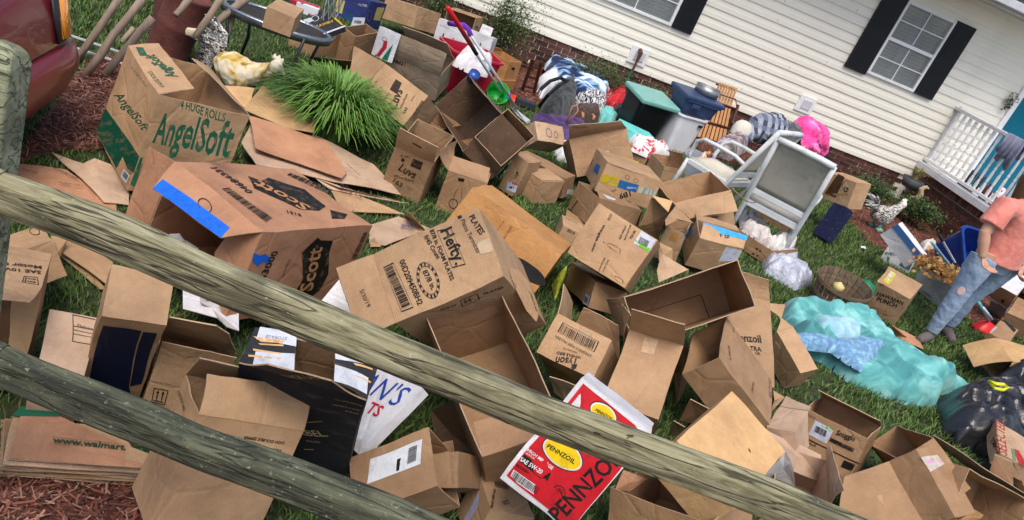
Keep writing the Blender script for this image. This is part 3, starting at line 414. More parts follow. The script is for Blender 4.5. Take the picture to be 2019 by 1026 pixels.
{'n':[0.0,0.0,-1.0],'l':0.0034000000000000002,'k':'bar','fi':-1,'p':[[-0.0289,0.0764,-0.3408],[-0.0613,0.078,-0.3408],[-0.0773,-0.117,-0.3408],[-0.0427,-0.1174,-0.3408]],'c':'#15120f'},
{'n':[0.0,0.0,-1.0],'l':0.0026,'k':'t','fi':-1,'s':'00D209450BH2','o':[-0.0902,0.0803,-0.3408],'d':[-0.0613,-0.9981,0.0],'u':[-0.9981,0.0613,-0.0],'w':0.2092,'c':'#15120f','h':1,'f':0,'b':1},
{'n':[0.0175,-0.0,-0.9998],'l':0.0048,'k':'t','fi':0,'s':'5/30/19','o':[0.1009,0.0265,-0.339],'d':[-0.1185,-0.993,-0.0021],'u':[-0.9928,0.1185,-0.0173],'w':0.0816,'c':'#15120f','h':1,'f':0,'b':0},
{'n':[0.0,0.0,-1.0],'l':0.002,'k':'r','fi':-1,'p':[[-0.406,0.0171,-0.3408],[-0.461,0.011,-0.3408],[-0.4586,-0.0471,-0.3408],[-0.4072,-0.0364,-0.3408]],'c':'#b29a7d'},
{'n':[0.0,0.0,-1.0],'l':0.002,'k':'r','fi':-1,'p':[[-0.3742,0.1608,-0.3408],[-0.3897,0.1627,-0.3408],[-0.3916,0.1494,-0.3408],[-0.3761,0.1475,-0.3408]],'c':'#15120f'},
{'n':[0.0,-1.0,0.0],'l':0.0026,'k':'t','fi':-1,'s':'PLATES','o':[-0.3546,-0.1608,-0.2562],'d':[-0.9698,-0.0,0.244],'u':[-0.244,-0.0,-0.9698],'w':0.0814,'c':'#15120f','h':1,'f':0,'b':1},
{'n':[0.0,-1.0,0.0],'l':0.0026,'k':'t','fi':-1,'s':'H','o':[-0.2691,-0.1608,-0.2568],'d':[-0.9914,-0.0,0.1312],'u':[-0.1312,-0.0,-0.9914],'w':0.029,'c':'#15120f','h':1.2,'f':0,'b':1},
{'n':[0.0,-1.0,0.0],'l':0.002,'k':'ring4','fi':-1,'p':[[-0.2625,-0.1608,-0.3087],[-0.3397,-0.1608,-0.2997],[-0.3288,-0.1608,-0.2309],[-0.2494,-0.1608,-0.2383]],'c':'#15120f'},
{'n':[0.0,-1.0,0.0],'l':0.0026,'k':'t','fi':-1,'s':'87/8 IN','o':[-0.1715,-0.1608,-0.294],'d':[-0.9654,-0.0,0.2609],'u':[-0.2609,-0.0,-0.9654],'w':0.0644,'c':'#15120f','h':1,'f':0,'b':1},
{'n':[-1.0,0.0,0.0],'l':0.002,'k':'r','fi':-1,'p':[[-0.4654,-0.075,-0.1885],[-0.4654,0.0302,0.0527],[-0.4654,0.0413,0.268],[-0.4654,-0.0643,0.2939],[-0.4654,-0.2415,0.025],[-0.4654,-0.227,-0.1006],[-0.4654,-0.1602,-0.1704]],'c':'#b38d66'},
{'n':[-1.0,0.0,0.0],'l':0.004399999999999999,'k':'t','fi':-1,'s':'Platos','o':[-0.4654,-0.0587,0.1086],'d':[0.0,-0.9926,-0.1212],'u':[0.0,-0.1212,0.9926],'w':0.1034,'c':'#15120f','h':1,'f':1,'b':1},
{'n':[-1.0,0.0,0.0],'l':0.0026,'k':'t','fi':-1,'s':'AR 2019','o':[-0.4654,-0.3047,-0.2555],'d':[0.0,-0.5224,0.8527],'u':[0.0,0.8527,0.5224],'w':0.0488,'c':'#15120f','h':1,'f':0,'b':0},
{'n':[-1.0,0.0,0.0],'l':0.004399999999999999,'k':'t','fi':-1,'s':'PLATES','o':[-0.4654,-0.1208,-0.2116],'d':[0.0,-0.6914,0.7225],'u':[0.0,0.7225,0.6914],'w':0.057,'c':'#15120f','h':1,'f':0,'b':1}],'inn':0},
{'id':'orange','name':'cardboard_box','label':'orange tan flat carton with a dark round mark and scuffed torn edge','col':'orange','o':[1.1148,4.2482,0.1519],'r':[[-0.89355,-0.27737,-0.35303],[0.40837,-0.17541,-0.8958],[0.18654,-0.94461,0.27001]],'lo':[-0.315,-0.2639,-0.3431],'hi':[0.315,0.0,0.3431],'op':[],'fl':[],'dec':[{'n':[-0.0,-0.0,1.0],'l':0.002,'k':'ell','fi':-1,'o':[-0.2198,-0.077,0.3431],'a':[-0.0737,-0.0312,0.0],'b':[0.0924,-0.0274,0.0],'c':'#1e1a1a','st':0},
{'n':[-0.0,-0.0,1.0],'l':0.0026,'k':'t','fi':-1,'s':'FRAGILE GLASS','o':[-0.0075,-0.0971,0.3431],'d':[0.0461,-0.9989,-0.0],'u':[0.9989,0.0461,0.0],'w':0.1207,'c':'#9a2f1a','h':1,'f':0,'b':0},
{'n':[-0.0,-0.0,1.0],'l':0.0026,'k':'t','fi':-1,'s':'HANDLE WITH CARE','o':[0.0522,-0.1215,0.3431],'d':[0.012,-0.9999,0.0],'u':[0.9999,0.012,0.0],'w':0.096,'c':'#9a2f1a','h':1,'f':0,'b':0}],'inn':0},
{'id':'luvs1','name':'cardboard_box','label':'upright tan diaper carton open at the top, right of the ornamental grass','col':'tan','o':[0.5701,5.1756,0.0416],'r':[[-0.96411,0.26503,0.01581],[0.26387,0.94994,0.16732],[0.02933,0.16548,-0.98578]],'lo':[-0.1366,-0.2268,-0.3425],'hi':[0.1366,0.2268,0.0],'op':[(2,-1)],'fl':[[[-0.1366,-0.2268,-0.3425],[-0.1348,-0.2922,-0.5042],[0.1272,-0.296,-0.5136],[0.1366,-0.2268,-0.3425]]],'dec':[{'n':[0.0,-1.0,0.0],'l':0.0026,'k':'t','fi':-1,'s':'Luvs','o':[0.0694,-0.2268,-0.179],'d':[-0.9962,-0.0,0.0876],'u':[-0.0876,-0.0,-0.9962],'w':0.1186,'c':'#2e2218','h':1.3,'f':1,'b':1},
{'n':[0.0,-1.0,0.0],'l':0.002,'k':'r','fi':-1,'p':[[0.0012,-0.2268,-0.3099],[-0.0671,-0.2268,-0.3172],[-0.0704,-0.2268,-0.2556],[0.0017,-0.2268,-0.2497]],'c':'#2e2218'},
{'n':[0.0,-1.0,0.0],'l':0.0026,'k':'t','fi':-1,'s':'UNITED STATES','o':[-0.0101,-0.2268,-0.2749],'d':[-0.9951,0.0,-0.0984],'u':[0.0984,-0.0,-0.9951],'w':0.0525,'c':'#a77d52','h':1,'f':0,'b':0},
{'n':[0.0,-1.0,0.0],'l':0.0026,'k':'t','fi':-1,'s':"6-34's",'o':[0.0809,-0.2268,-0.2842],'d':[-0.9693,0.0,-0.2459],'u':[0.2459,-0.0,-0.9693],'w':0.0609,'c':'#2e2218','h':1,'f':0,'b':0},
{'n':[0.0,-1.0,0.0],'l':0.0026,'k':'t','fi':-1,'s':'absorbent','o':[0.0791,-0.2268,-0.1173],'d':[-0.9855,0.0,-0.1694],'u':[0.1694,-0.0,-0.9855],'w':0.1388,'c':'#2e2218','h':1,'f':0,'b':0},
{'n':[0.0,-1.0,0.0],'l':0.0026,'k':'t','fi':-1,'s':'163','o':[0.0745,-0.2268,-0.0789],'d':[-0.9694,-0.0,0.2453],'u':[-0.2453,-0.0,-0.9694],'w':0.065,'c':'#2e2218','h':1,'f':0,'b':1},
{'n':[0.0,-1.0,0.0],'l':0.0026,'k':'t','fi':-1,'s':'Jumbo Pack','o':[-0.0235,-0.2268,-0.0899],'d':[-0.9839,0.0,0.1788],'u':[-0.1788,-0.0,-0.9839],'w':0.0469,'c':'#2e2218','h':1,'f':0,'b':0},
{'n':[0.0,-1.0,0.0],'l':0.002,'k':'r','fi':-1,'p':[[0.0724,-0.2268,-0.2571],[0.069,-0.2268,-0.2825],[0.0464,-0.2268,-0.2738],[0.0535,-0.2268,-0.2512]],'c':'#2e2218'},
{'n':[0.0,-0.9272,0.3746],'l':0.0042,'k':'r','fi':0,'p':[[0.0275,-0.2716,-0.4533],[-0.0354,-0.2704,-0.4502],[-0.0352,-0.265,-0.4369],[0.0244,-0.2679,-0.4441]],'c':'#2a1b10'}],'inn':0},
{'id':'luvs2','name':'cardboard_box','label':'tilted tan diaper carton leaning above the ornamental grass','col':'tan','o':[0.3267,5.8267,0.222],'r':[[-0.80417,0.38194,0.45544],[0.58126,0.3451,0.73692],[0.12429,0.85734,-0.49953]],'lo':[-0.2178,0.0,-0.15],'hi':[0.2178,0.2814,0.15],'op':[],'fl':[[[0.2178,0.2814,-0.15],[0.6253,0.2604,0.0146],[0.377,-0.0259,-0.0857],[0.2178,0.0,-0.15]]],'dec':[{'n':[-0.0,0.0,-1.0],'l':0.0026,'k':'t','fi':-1,'s':'Luvs','o':[-0.0791,0.0757,-0.15],'d':[0.3208,0.9472,0.0],'u':[0.9472,-0.3208,-0.0],'w':0.1339,'c':'#2e2218','h':1.3,'f':1,'b':1},
{'n':[-0.0,0.0,-1.0],'l':0.002,'k':'r','fi':-1,'p':[[0.0657,0.2363,-0.15],[0.0116,0.2412,-0.15],[-0.0175,0.1585,-0.15],[0.0501,0.1497,-0.15]],'c':'#2e2218'},
{'n':[-0.0,0.0,-1.0],'l':0.0026,'k':'t','fi':-1,'s':"6-34's",'o':[0.0299,0.0812,-0.15],'d':[0.1261,0.992,-0.0],'u':[0.992,-0.1261,-0.0],'w':0.0507,'c':'#2e2218','h':1,'f':0,'b':0},
{'n':[-0.0,0.0,-1.0],'l':0.0026,'k':'t','fi':-1,'s':'Jumbo','o':[-0.1395,0.1805,-0.15],'d':[0.0636,0.998,0.0],'u':[0.998,-0.0636,-0.0],'w':0.0465,'c':'#2e2218','h':1,'f':0,'b':0},
{'n':[-0.0,0.0,-1.0],'l':0.0034000000000000002,'k':'bar','fi':-1,'p':[[-0.2014,0.2258,-0.15],[-0.2304,0.2289,-0.15],[-0.2519,0.1119,-0.15],[-0.2184,0.0994,-0.15]],'c':'#2e2218'},
{'n':[-0.0,0.0,-1.0],'l':0.0026,'k':'t','fi':-1,'s':'163','o':[-0.1645,0.0838,-0.15],'d':[0.3387,0.9409,0.0],'u':[0.9409,-0.3387,-0.0],'w':0.0458,'c':'#2e2218','h':1,'f':0,'b':1},
{'n':[-0.0,0.0,-1.0],'l':0.0026,'k':'t','fi':-1,'s':'absorbent','o':[-0.1102,0.0985,-0.15],'d':[0.236,0.9717,0.0],'u':[0.9717,-0.236,-0.0],'w':0.1115,'c':'#2e2218','h':1,'f':0,'b':0}],'inn':0},
{'id':'grey838','name':'cardboard_box','label':'greyish soiled carton with its top flaps up, in front of the red bin','col':'grey','o':[0.5846,7.5546,0.062],'r':[[-0.9553,0.27037,0.11959],[0.29146,0.9291,0.22766],[-0.04956,0.25234,-0.96637]],'lo':[-0.2418,-0.1976,-0.2814],'hi':[0.2418,0.1976,-0.0],'op':[(2,-1)],'fl':[[[-0.2418,-0.1976,-0.2814],[-0.2431,-0.1714,-0.4949],[0.2613,-0.1689,-0.5149],[0.2418,-0.1976,-0.2814]],[[-0.2418,0.1976,-0.2814],[-0.1836,0.0591,-0.4867],[0.2717,0.058,-0.4883],[0.2418,0.1976,-0.2814]]],'dec':[{'n':[0.0,-1.0,0.0],'l':0.0026,'k':'t','fi':-1,'s':'838821','o':[0.2529,-0.1976,-0.2292],'d':[-0.9986,-0.0,-0.0538],'u':[0.0538,-0.0,-0.9986],'w':0.15,'c':'#15120f','h':1,'f':0,'b':1}],'inn':0},
{'id':'lab1','name':'cardboard_box','label':'brown carton with a small white label under the wire stand','col':'brown','o':[-0.4252,7.6305,0.003],'r':[[-0.51901,-0.85469,0.01185],[-0.8547,0.51909,0.00536],[-0.01073,-0.00735,-0.99992]],'lo':[-0.1873,-0.15,-0.2347],'hi':[0.1873,0.15,0.0],'op':[],'fl':[],'dec':[{'n':[0.0,-1.0,0.0],'l':0.002,'k':'r','fi':-1,'p':[[0.0584,-0.15,-0.2584],[-0.0481,-0.15,-0.2789],[-0.0655,-0.15,-0.1951],[0.0448,-0.15,-0.173]],'c':'#b8b9c4'},
{'n':[0.0,-1.0,0.0],'l':0.0034000000000000002,'k':'bar','fi':-1,'p':[[0.0233,-0.15,-0.2433],[-0.0285,-0.15,-0.2571],[-0.0403,-0.15,-0.2079],[0.0128,-0.15,-0.1968]],'c':'#15120f'}],'inn':0},
{'id':'tall2','name':'cardboard_box','label':'brown carton with creased rim behind the tilted diaper carton','col':'brown','o':[-0.0611,7.6394,0.0367],'r':[[-0.80659,0.5911,0.00376],[0.57776,0.78701,0.21638],[0.12494,0.17671,-0.9763]],'lo':[-0.077,-0.1553,-0.3315],'hi':[0.077,0.1553,0.0],'op':[(2,-1)],'fl':[],'dec':[],'inn':0},
{'id':'topbrown','name':'cardboard_box','label':'plain light brown carton at the top edge beside the navy printed ones','col':'tan','o':[0.4165,9.4259,0.1615],'r':[[-0.7361,0.67402,0.06208],[0.65569,0.73282,-0.18179],[-0.16802,-0.09311,-0.98138]],'lo':[-0.2479,-0.2121,-0.2392],'hi':[0.2479,0.2121,-0.0],'op':[],'fl':[],'dec':[{'n':[-1.0,0.0,0.0],'l':0.0026,'k':'t','fi':-1,'s':'THIS SIDE UP','o':[-0.2479,-0.098,-0.1037],'d':[-0.0,0.4412,-0.8974],'u':[-0.0,-0.8974,-0.4412],'w':0.1132,'c':'#15120f','h':1,'f':0,'b':0}],'inn':0},
{'id':'navyprod','name':'cardboard_box','label':'navy blue product box with white and yellow panels at the top edge','col':'navy','o':[-0.1325,8.4009,0.223],'r':[[-0.89615,0.44368,-0.00825],[0.44212,0.89108,-0.10249],[-0.03812,-0.09549,-0.9947]],'lo':[-0.1681,-0.1753,-0.2701],'hi':[0.1681,0.1753,0.0],'op':[],'fl':[],'dec':[{'n':[-0.0,-1.0,0.0],'l':0.002,'k':'r','fi':-1,'p':[[-0.0349,-0.1753,-0.0538],[-0.1594,-0.1753,-0.0994],[-0.1678,-0.1753,-0.0017],[-0.0391,-0.1753,0.0422]],'c':'#b9bcc4'},
{'n':[-0.0,-1.0,0.0],'l':0.0034000000000000002,'k':'bar','fi':-1,'p':[[-0.0581,-0.1753,-0.0303],[-0.131,-0.1753,-0.0548],[-0.1334,-0.1753,-0.0272],[-0.0609,-0.1753,-0.0015]],'c':'#15120f'},
{'n':[-0.0,-1.0,0.0],'l':0.002,'k':'r','fi':-1,'p':[[0.1866,-0.1753,-0.1753],[0.0957,-0.1753,-0.1713],[0.0933,-0.1753,-0.0366],[0.1766,-0.1753,-0.0304]],'c':'#b8a558'},
{'n':[-1.0,-0.0,0.0],'l':0.002,'k':'r','fi':-1,'p':[[-0.1681,-0.0138,-0.2241],[-0.1681,0.1384,-0.2314],[-0.1681,0.1522,-0.0951],[-0.1681,-0.0144,-0.0971]],'c':'#b8a558'},
{'n':[-0.0,-1.0,0.0],'l':0.0026,'k':'t','fi':-1,'s':'FILTER','o':[-0.0591,-0.1753,-0.1817],'d':[-0.9771,-0.0,-0.2129],'u':[0.2129,-0.0,-0.9771],'w':0.095,'c':'#b9bcc4','h':1,'f':0,'b':0},
{'n':[-0.0,-1.0,0.0],'l':0.002,'k':'r','fi':-1,'p':[[0.0835,-0.1753,-0.0728],[-0.0465,-0.1753,-0.0841],[-0.0486,-0.1753,0.0059],[0.0939,-0.1753,-0.0168]],'c':'#1c3f66'},
{'n':[-1.0,-0.0,0.0],'l':0.002,'k':'ell','fi':-1,'o':[-0.1681,-0.116,-0.1291],'a':[0.0,-0.0478,0.0099],'b':[0.0,0.0188,0.0572],'c':'#5c5f8a','st':1}],'inn':0},
{'id':'mag','name':'cardboard_box','label':'flat black box with white border and yellow lettering on the brown carton','col':'black','o':[-0.3566,6.6026,0.4873],'r':[[-0.53732,0.72675,0.42792],[0.84329,0.4704,0.25999],[-0.01235,0.50056,-0.86562]],'lo':[-0.19,-0.1299,-0.04],'hi':[0.19,0.1299,0.0],'op':[],'fl':[],'dec':[{'n':[0.0,0.0,-1.0],'l':0.002,'k':'r','fi':-1,'p':[[0.191,-0.1208,-0.04],[0.1969,-0.1015,-0.04],[-0.175,-0.1192,-0.04],[-0.1909,-0.1374,-0.04]],'c':'#b9bcc4'},
{'n':[0.0,0.0,-1.0],'l':0.002,'k':'r','fi':-1,'p':[[-0.1909,-0.1374,-0.04],[-0.1656,-0.1147,-0.04],[-0.1678,0.1351,-0.04],[-0.1894,0.1377,-0.04]],'c':'#b9bcc4'},
{'n':[0.0,0.0,-1.0],'l':0.002,'k':'r','fi':-1,'p':[[0.1483,-0.079,-0.04],[0.1463,-0.0186,-0.04],[0.0787,-0.0166,-0.04],[0.0629,-0.0849,-0.04]],'c':'#a9acb4'},
{'n':[0.0,0.0,-1.0],'l':0.0026,'k':'t','fi':-1,'s':'ZAXBY','o':[-0.0504,-0.0605,-0.04],'d':[-0.0332,0.9994,-0.0],'u':[0.9994,0.0332,0.0],'w':0.1641,'c':'#b8952a','h':1,'f':0,'b':1},
{'n':[0.0,0.0,-1.0],'l':0.0026,'k':'t','fi':-1,'s':'FAST','o':[0.038,-0.1294,-0.04],'d':[-0.998,-0.0629,-0.0],'u':[-0.0629,0.998,0.0],'w':0.1377,'c':'#b8952a','h':1,'f':0,'b':1},
{'n':[0.0,0.0,-1.0],'l':0.002,'k':'ell','fi':-1,'o':[0.106,0.0074,-0.04],'a':[-0.0251,0.0218,-0.0],'b':[0.0433,0.026,-0.0],'c':'#b9bcc4','st':1},
{'n':[0.0,0.0,-1.0],'l':0.002,'k':'r','fi':-1,'p':[[0.0406,0.1395,-0.04],[-0.1527,0.1338,-0.04],[-0.1482,0.1193,-0.04],[0.0275,0.1218,-0.04]],'c':'#b8952a'}],'inn':0},
{'id':'pizza','name':'cardboard_box','label':'white frozen food box with red banner and green corner, leaning on the grey carton','col':'white','o':[0.1816,7.3612,0.2277],'r':[[-0.48001,0.87721,-0.00979],[0.86241,0.46981,-0.1885],[-0.16075,-0.09893,-0.98202]],'lo':[-0.1578,-0.025,-0.2661],'hi':[0.1578,0.025,-0.0],'op':[],'fl':[],'dec':[{'n':[0.0,-1.0,-0.0],'l':0.002,'k':'r','fi':-1,'p':[[0.0213,-0.025,-0.1597],[-0.0578,-0.025,-0.169],[-0.0787,-0.025,-0.109],[-0.0061,-0.025,-0.0089],[0.0807,-0.025,-0.0003],[-0.004,-0.025,-0.1037]],'c':'#a8142a'},
{'n':[0.0,-1.0,-0.0],'l':0.0026,'k':'t','fi':-1,'s':'Hot Pocket','o':[0.0439,-0.025,-0.009],'d':[-0.3429,-0.0,-0.9394],'u':[0.9394,0.0,-0.3429],'w':0.1523,'c':'#d8d8d8','h':1,'f':1,'b':0},
{'n':[0.0,-1.0,-0.0],'l':0.002,'k':'r','fi':-1,'p':[[-0.1685,-0.025,-0.1646],[-0.1231,-0.025,-0.1074],[-0.059,-0.025,-0.0037],[-0.162,-0.025,-0.0061]],'c':'#1d6b45'},
{'n':[0.0,-1.0,-0.0],'l':0.002,'k':'ell','fi':-1,'o':[0.0068,-0.025,-0.1747],'a':[-0.0452,0.0,-0.0053],'b':[0.0082,0.0,-0.0195],'c':'#a8142a','st':1}],'inn':0},
{'id':'opentop','name':'cardboard_box','label':'brown carton open to the front with a hand hole, behind the mop handles','col':'brown','o':[0.9957,9.4331,0.321],'r':[[-0.93201,0.35819,0.05536],[0.35395,0.93236,-0.07358],[-0.07797,-0.04898,-0.99575]],'lo':[-0.171,-0.1619,-0.2081],'hi':[0.171,0.1619,-0.0],'op':[(1,-1)],'fl':[],'dec':[{'n':[-1.0,0.0,0.0],'l':0.002,'k':'ell','fi':-1,'o':[-0.171,-0.011,-0.101],'a':[-0.0,0.0723,0.0064],'b':[-0.0,-0.0076,-0.012],'c':'#15120f','st':0}],'inn':0},
{'id':'whiteslot','name':'cardboard_box','label':'white carton with a row of black slots above the red bin','col':'white','o':[1.0004,8.7277,0.2864],'r':[[-0.94757,0.31935,0.01094],[0.31392,0.93677,-0.15468],[-0.05964,-0.14314,-0.9879]],'lo':[-0.3091,-0.125,-0.2121],'hi':[0.3091,0.125,-0.0],'op':[],'fl':[],'dec':[{'n':[0.0,-1.0,-0.0],'l':0.002,'k':'r','fi':-1,'p':[[0.2167,-0.125,-0.0847],[0.2023,-0.125,-0.0857],[0.2009,-0.125,-0.0126],[0.2165,-0.125,-0.0153]],'c':'#15120f'},
{'n':[0.0,-1.0,-0.0],'l':0.002,'k':'r','fi':-1,'p':[[0.1046,-0.125,-0.0749],[0.0898,-0.125,-0.0747],[0.0894,-0.125,-0.0053],[0.1042,-0.125,-0.0056]],'c':'#15120f'},
{'n':[0.0,-1.0,-0.0],'l':0.002,'k':'r','fi':-1,'p':[[-0.0087,-0.125,-0.0656],[-0.0248,-0.125,-0.0659],[-0.0254,-0.125,0.0035],[-0.0072,-0.125,0.0017]],'c':'#15120f'},
{'n':[0.0,-1.0,-0.0],'l':0.002,'k':'r','fi':-1,'p':[[-0.1927,-0.125,-0.1207],[-0.2048,-0.125,-0.1195],[-0.205,-0.125,-0.0613],[-0.1942,-0.125,-0.063]],'c':'#15120f'},
{'n':[0.0,-1.0,-0.0],'l':0.0026,'k':'t','fi':-1,'s':'LINENS','o':[0.2773,-0.125,-0.1419],'d':[-1.0,0.0,-0.0077],'u':[0.0077,0.0,-1.0],'w':0.1069,'c':'#999','h':1,'f':0,'b':0}],'inn':0},
{'id':'whitepink','name':'cardboard_box','label':'small white package with pink lettering behind the white slotted carton','col':'white','o':[1.2812,9.4997,0.3224],'r':[[-0.99119,0.13232,0.00616],[0.132,0.98278,0.12926],[0.01105,0.12894,-0.99159]],'lo':[-0.0703,-0.1716,-0.0997],'hi':[0.0703,0.1716,-0.0],'op':[],'fl':[],'dec':[{'n':[0.0,-0.0,-1.0],'l':0.0026,'k':'t','fi':-1,'s':'POSTAGE','o':[0.0183,0.0502,-0.0997],'d':[-0.998,0.0635,-0.0],'u':[0.0635,0.998,-0.0],'w':0.0798,'c':'#b0647f','h':1,'f':0,'b':0}],'inn':0},
{'id':'banker','name':'cardboard_box','label':'orange tan file storage carton with hand holes beside the brick wall','col':'orange','o':[1.4913,8.8099,0.1306],'r':[[-0.80398,0.59464,0.00409],[0.59463,0.80399,-0.00405],[-0.0057,-0.00082,-0.99998]],'lo':[-0.1462,-0.1509,-0.2204],'hi':[0.1462,0.1509,-0.0],'op':[(2,-1)],'fl':[[[0.1462,-0.1509,-0.2204],[0.1297,-0.1913,-0.2982],[0.1414,0.1281,-0.2432],[0.1462,0.1509,-0.2204]]],'dec':[{'n':[-1.0,0.0,-0.0],'l':0.002,'k':'ell','fi':-1,'o':[-0.1462,-0.0088,-0.1418],'a':[0.0,0.0528,0.0032],'b':[-0.0,-0.0067,-0.0165],'c':'#15120f','st':0},
{'n':[0.0,-1.0,-0.0],'l':0.002,'k':'r','fi':-1,'p':[[-0.0381,-0.1509,-0.139],[-0.0499,-0.1509,-0.1399],[-0.042,-0.1509,-0.0756],[-0.0282,-0.1509,-0.0752]],'c':'#15120f'}],'inn':0},
{'id':'banker2','name':'cardboard_box','label':'low orange tan carton under the file storage carton','col':'orange','o':[1.5537,8.7383,-0.0005],'r':[[-0.75702,0.65338,0.00327],[0.65338,0.75703,-0.0023],[-0.00398,0.0004,-0.99999]],'lo':[-0.0752,-0.1379,-0.1406],'hi':[0.0752,0.1379,0.0],'op':[],'fl':[],'dec':[],'inn':0},
{'id':'darkopen','name':'cardboard_box','label':'open carton darkened for its inner shade, tilted on end right of the greyish soiled one','col':'dark','o':[0.9211,5.9955,0.1841],'r':[[-0.11553,0.45282,0.88408],[0.98855,0.13939,0.05779],[-0.09706,0.88064,-0.46374]],'lo':[-0.6529,-0.0,-0.1509],'hi':[0.6529,0.3772,0.1509],'op':[(2,-1)],'fl':[],'dec':[],'inn':1},  # dark board carries the shade inside this carton as colour
{'id':'open25','name':'cardboard_box','label':'open brown carton tipped towards the camera in front of the dark one','col':'brown','o':[1.1184,5.6534,0.2649],'r':[[-0.84314,0.53769,0.00032],[0.37045,0.58047,0.72513],[0.38971,0.61151,-0.68861]],'lo':[-0.1384,-0.1815,-0.3408],'hi':[0.1384,0.1815,0.0],'op':[(2,-1)],'fl':[],'dec':[],'inn':1},
{'id':'open26','name':'cardboard_box','label':'small brown open carton behind the upright diaper carton','col':'brown','o':[0.7371,6.2864,0.0055],'r':[[-0.86373,0.50246,-0.0388],[0.50189,0.8646,0.02404],[0.04562,0.00129,-0.99896]],'lo':[-0.1258,-0.1646,-0.1879],'hi':[0.1258,0.1646,-0.0],'op':[(2,-1)],'fl':[],'dec':[],'inn':0},
{'id':'bottle','name':'cardboard_box','label':'brown carton with an outline bottle drawing and flaps up','col':'brown','o':[0.9211,5.0565,0.0036],'r':[[-0.98651,0.16153,0.02671],[0.16146,0.98687,-0.00475],[-0.02713,-0.00038,-0.99963]],'lo':[-0.1356,-0.125,-0.2886],'hi':[0.1356,0.125,0.0],'op':[(2,-1)],'fl':[[[-0.1356,-0.125,-0.2886],[-0.1209,0.0591,-0.363],[0.1465,0.0472,-0.3582],[0.1356,-0.125,-0.2886]],[[0.1356,-0.125,-0.2886],[0.2198,-0.2083,-0.4344],[0.1496,0.5157,-0.3128],[0.1356,0.125,-0.2886]]],'dec':[{'n':[0.0,-1.0,0.0],'l':0.002,'k':'bottle','fi':-1,'p':[[0.0514,-0.125,-0.2614],[0.0443,-0.125,-0.0216],[-0.0242,-0.125,-0.0484],[-0.0035,-0.125,-0.2445]],'c':'#15120f'},
{'n':[0.0,-1.0,0.0],'l':0.002,'k':'r','fi':-1,'p':[[0.0583,-0.125,-0.2634],[0.0183,-0.125,-0.2694],[0.0152,-0.125,-0.2468],[0.0537,-0.125,-0.2414]],'c':'#15120f'},
{'n':[-0.0,-0.3746,-0.9272],'l':0.0048,'k':'t','fi':0,'s':'PREMIUM','o':[0.119,-0.0893,-0.303],'d':[-0.998,0.0589,-0.0238],'u':[0.0635,0.9253,-0.3739],'w':0.0973,'c':'#15120f','h':1,'f':0,'b':0},
{'n':[0.0,-1.0,0.0],'l':0.002,'k':'ell','fi':-1,'o':[0.0305,-0.125,-0.0762],'a':[-0.0295,0.0,-0.0066],'b':[0.0074,0.0,-0.0362],'c':'#15120f','st':1}],'inn':0},
{'id':'bluelab','name':'cardboard_box','label':'tan carton with a dark blue stripe and a white and red label','col':'tan','o':[1.3864,5.6955,0.0168],'r':[[-0.82532,0.55739,-0.0903],[0.56393,0.82176,-0.08176],[0.02863,-0.1184,-0.99255]],'lo':[-0.0663,-0.125,-0.2904],'hi':[0.0663,0.125,-0.0],'op':[],'fl':[],'dec':[{'n':[0.0,-1.0,-0.0],'l':0.002,'k':'r','fi':-1,'p':[[0.088,-0.125,-0.1899],[0.0664,-0.125,-0.1943],[0.0825,-0.125,-0.1248],[0.101,-0.125,-0.0701],[0.1126,-0.125,-0.0802],[0.094,-0.125,-0.1459]],'c':'#1d2c4d'},
{'n':[0.0,-1.0,-0.0],'l':0.002,'k':'r','fi':-1,'p':[[0.0218,-0.125,-0.0842],[-0.0594,-0.125,-0.1063],[-0.0736,-0.125,-0.0369],[0.0065,-0.125,-0.0186]],'c':'#b8bac6'},
{'n':[0.0,-1.0,-0.0],'l':0.002,'k':'r','fi':-1,'p':[[0.02,-0.125,-0.0852],[-0.0594,-0.125,-0.1063],[-0.0622,-0.125,-0.0946],[0.0181,-0.125,-0.073]],'c':'#a33a40'},
{'n':[0.0,-1.0,-0.0],'l':0.002,'k':'r','fi':-1,'p':[[-0.0099,-0.125,-0.0613],[-0.0423,-0.125,-0.0722],[-0.0451,-0.125,-0.0561],[-0.0123,-0.125,-0.0438]],'c':'#223a7a'},
{'n':[0.0,-1.0,-0.0],'l':0.0026,'k':'t','fi':-1,'s':'! UP','o':[-0.0319,-0.125,-0.1346],'d':[0.092,0.0,-0.9958],'u':[0.9958,0.0,0.092],'w':0.0523,'c':'#15120f','h':1,'f':0,'b':1}],'inn':0},
{'id':'oval','name':'cardboard_box','label':'small light carton with an oval logo lying against the purple cloth','col':'peach','o':[1.6446,6.6489,0.1816],'r':[[0.85859,-0.35935,0.36563],[0.5117,0.64428,-0.56839],[-0.03132,0.67511,0.73705]],'lo':[-0.1659,-0.0844,-0.0],'hi':[0.1659,0.0844,0.1926],'op':[],'fl':[],'dec':[{'n':[0.0,0.0,1.0],'l':0.002,'k':'ell','fi':-1,'o':[-0.0195,-0.0025,0.1926],'a':[0.0354,-0.0019,0.0],'b':[0.0016,0.0435,-0.0],'c':'#5a5a80','st':2},
{'n':[0.0,0.0,1.0],'l':0.002,'k':'ell','fi':-1,'o':[-0.131,0.0507,0.1926],'a':[0.0152,0.0,0.0],'b':[0.0041,0.0122,0.0],'c':'#7a2a50','st':1},
{'n':[0.0,0.0,1.0],'l':0.002,'k':'ell','fi':-1,'o':[0.0627,-0.0058,0.1926],'a':[0.0231,-0.0026,-0.0],'b':[0.0034,0.0299,0.0],'c':'#15120f','st':1}],'inn':0},
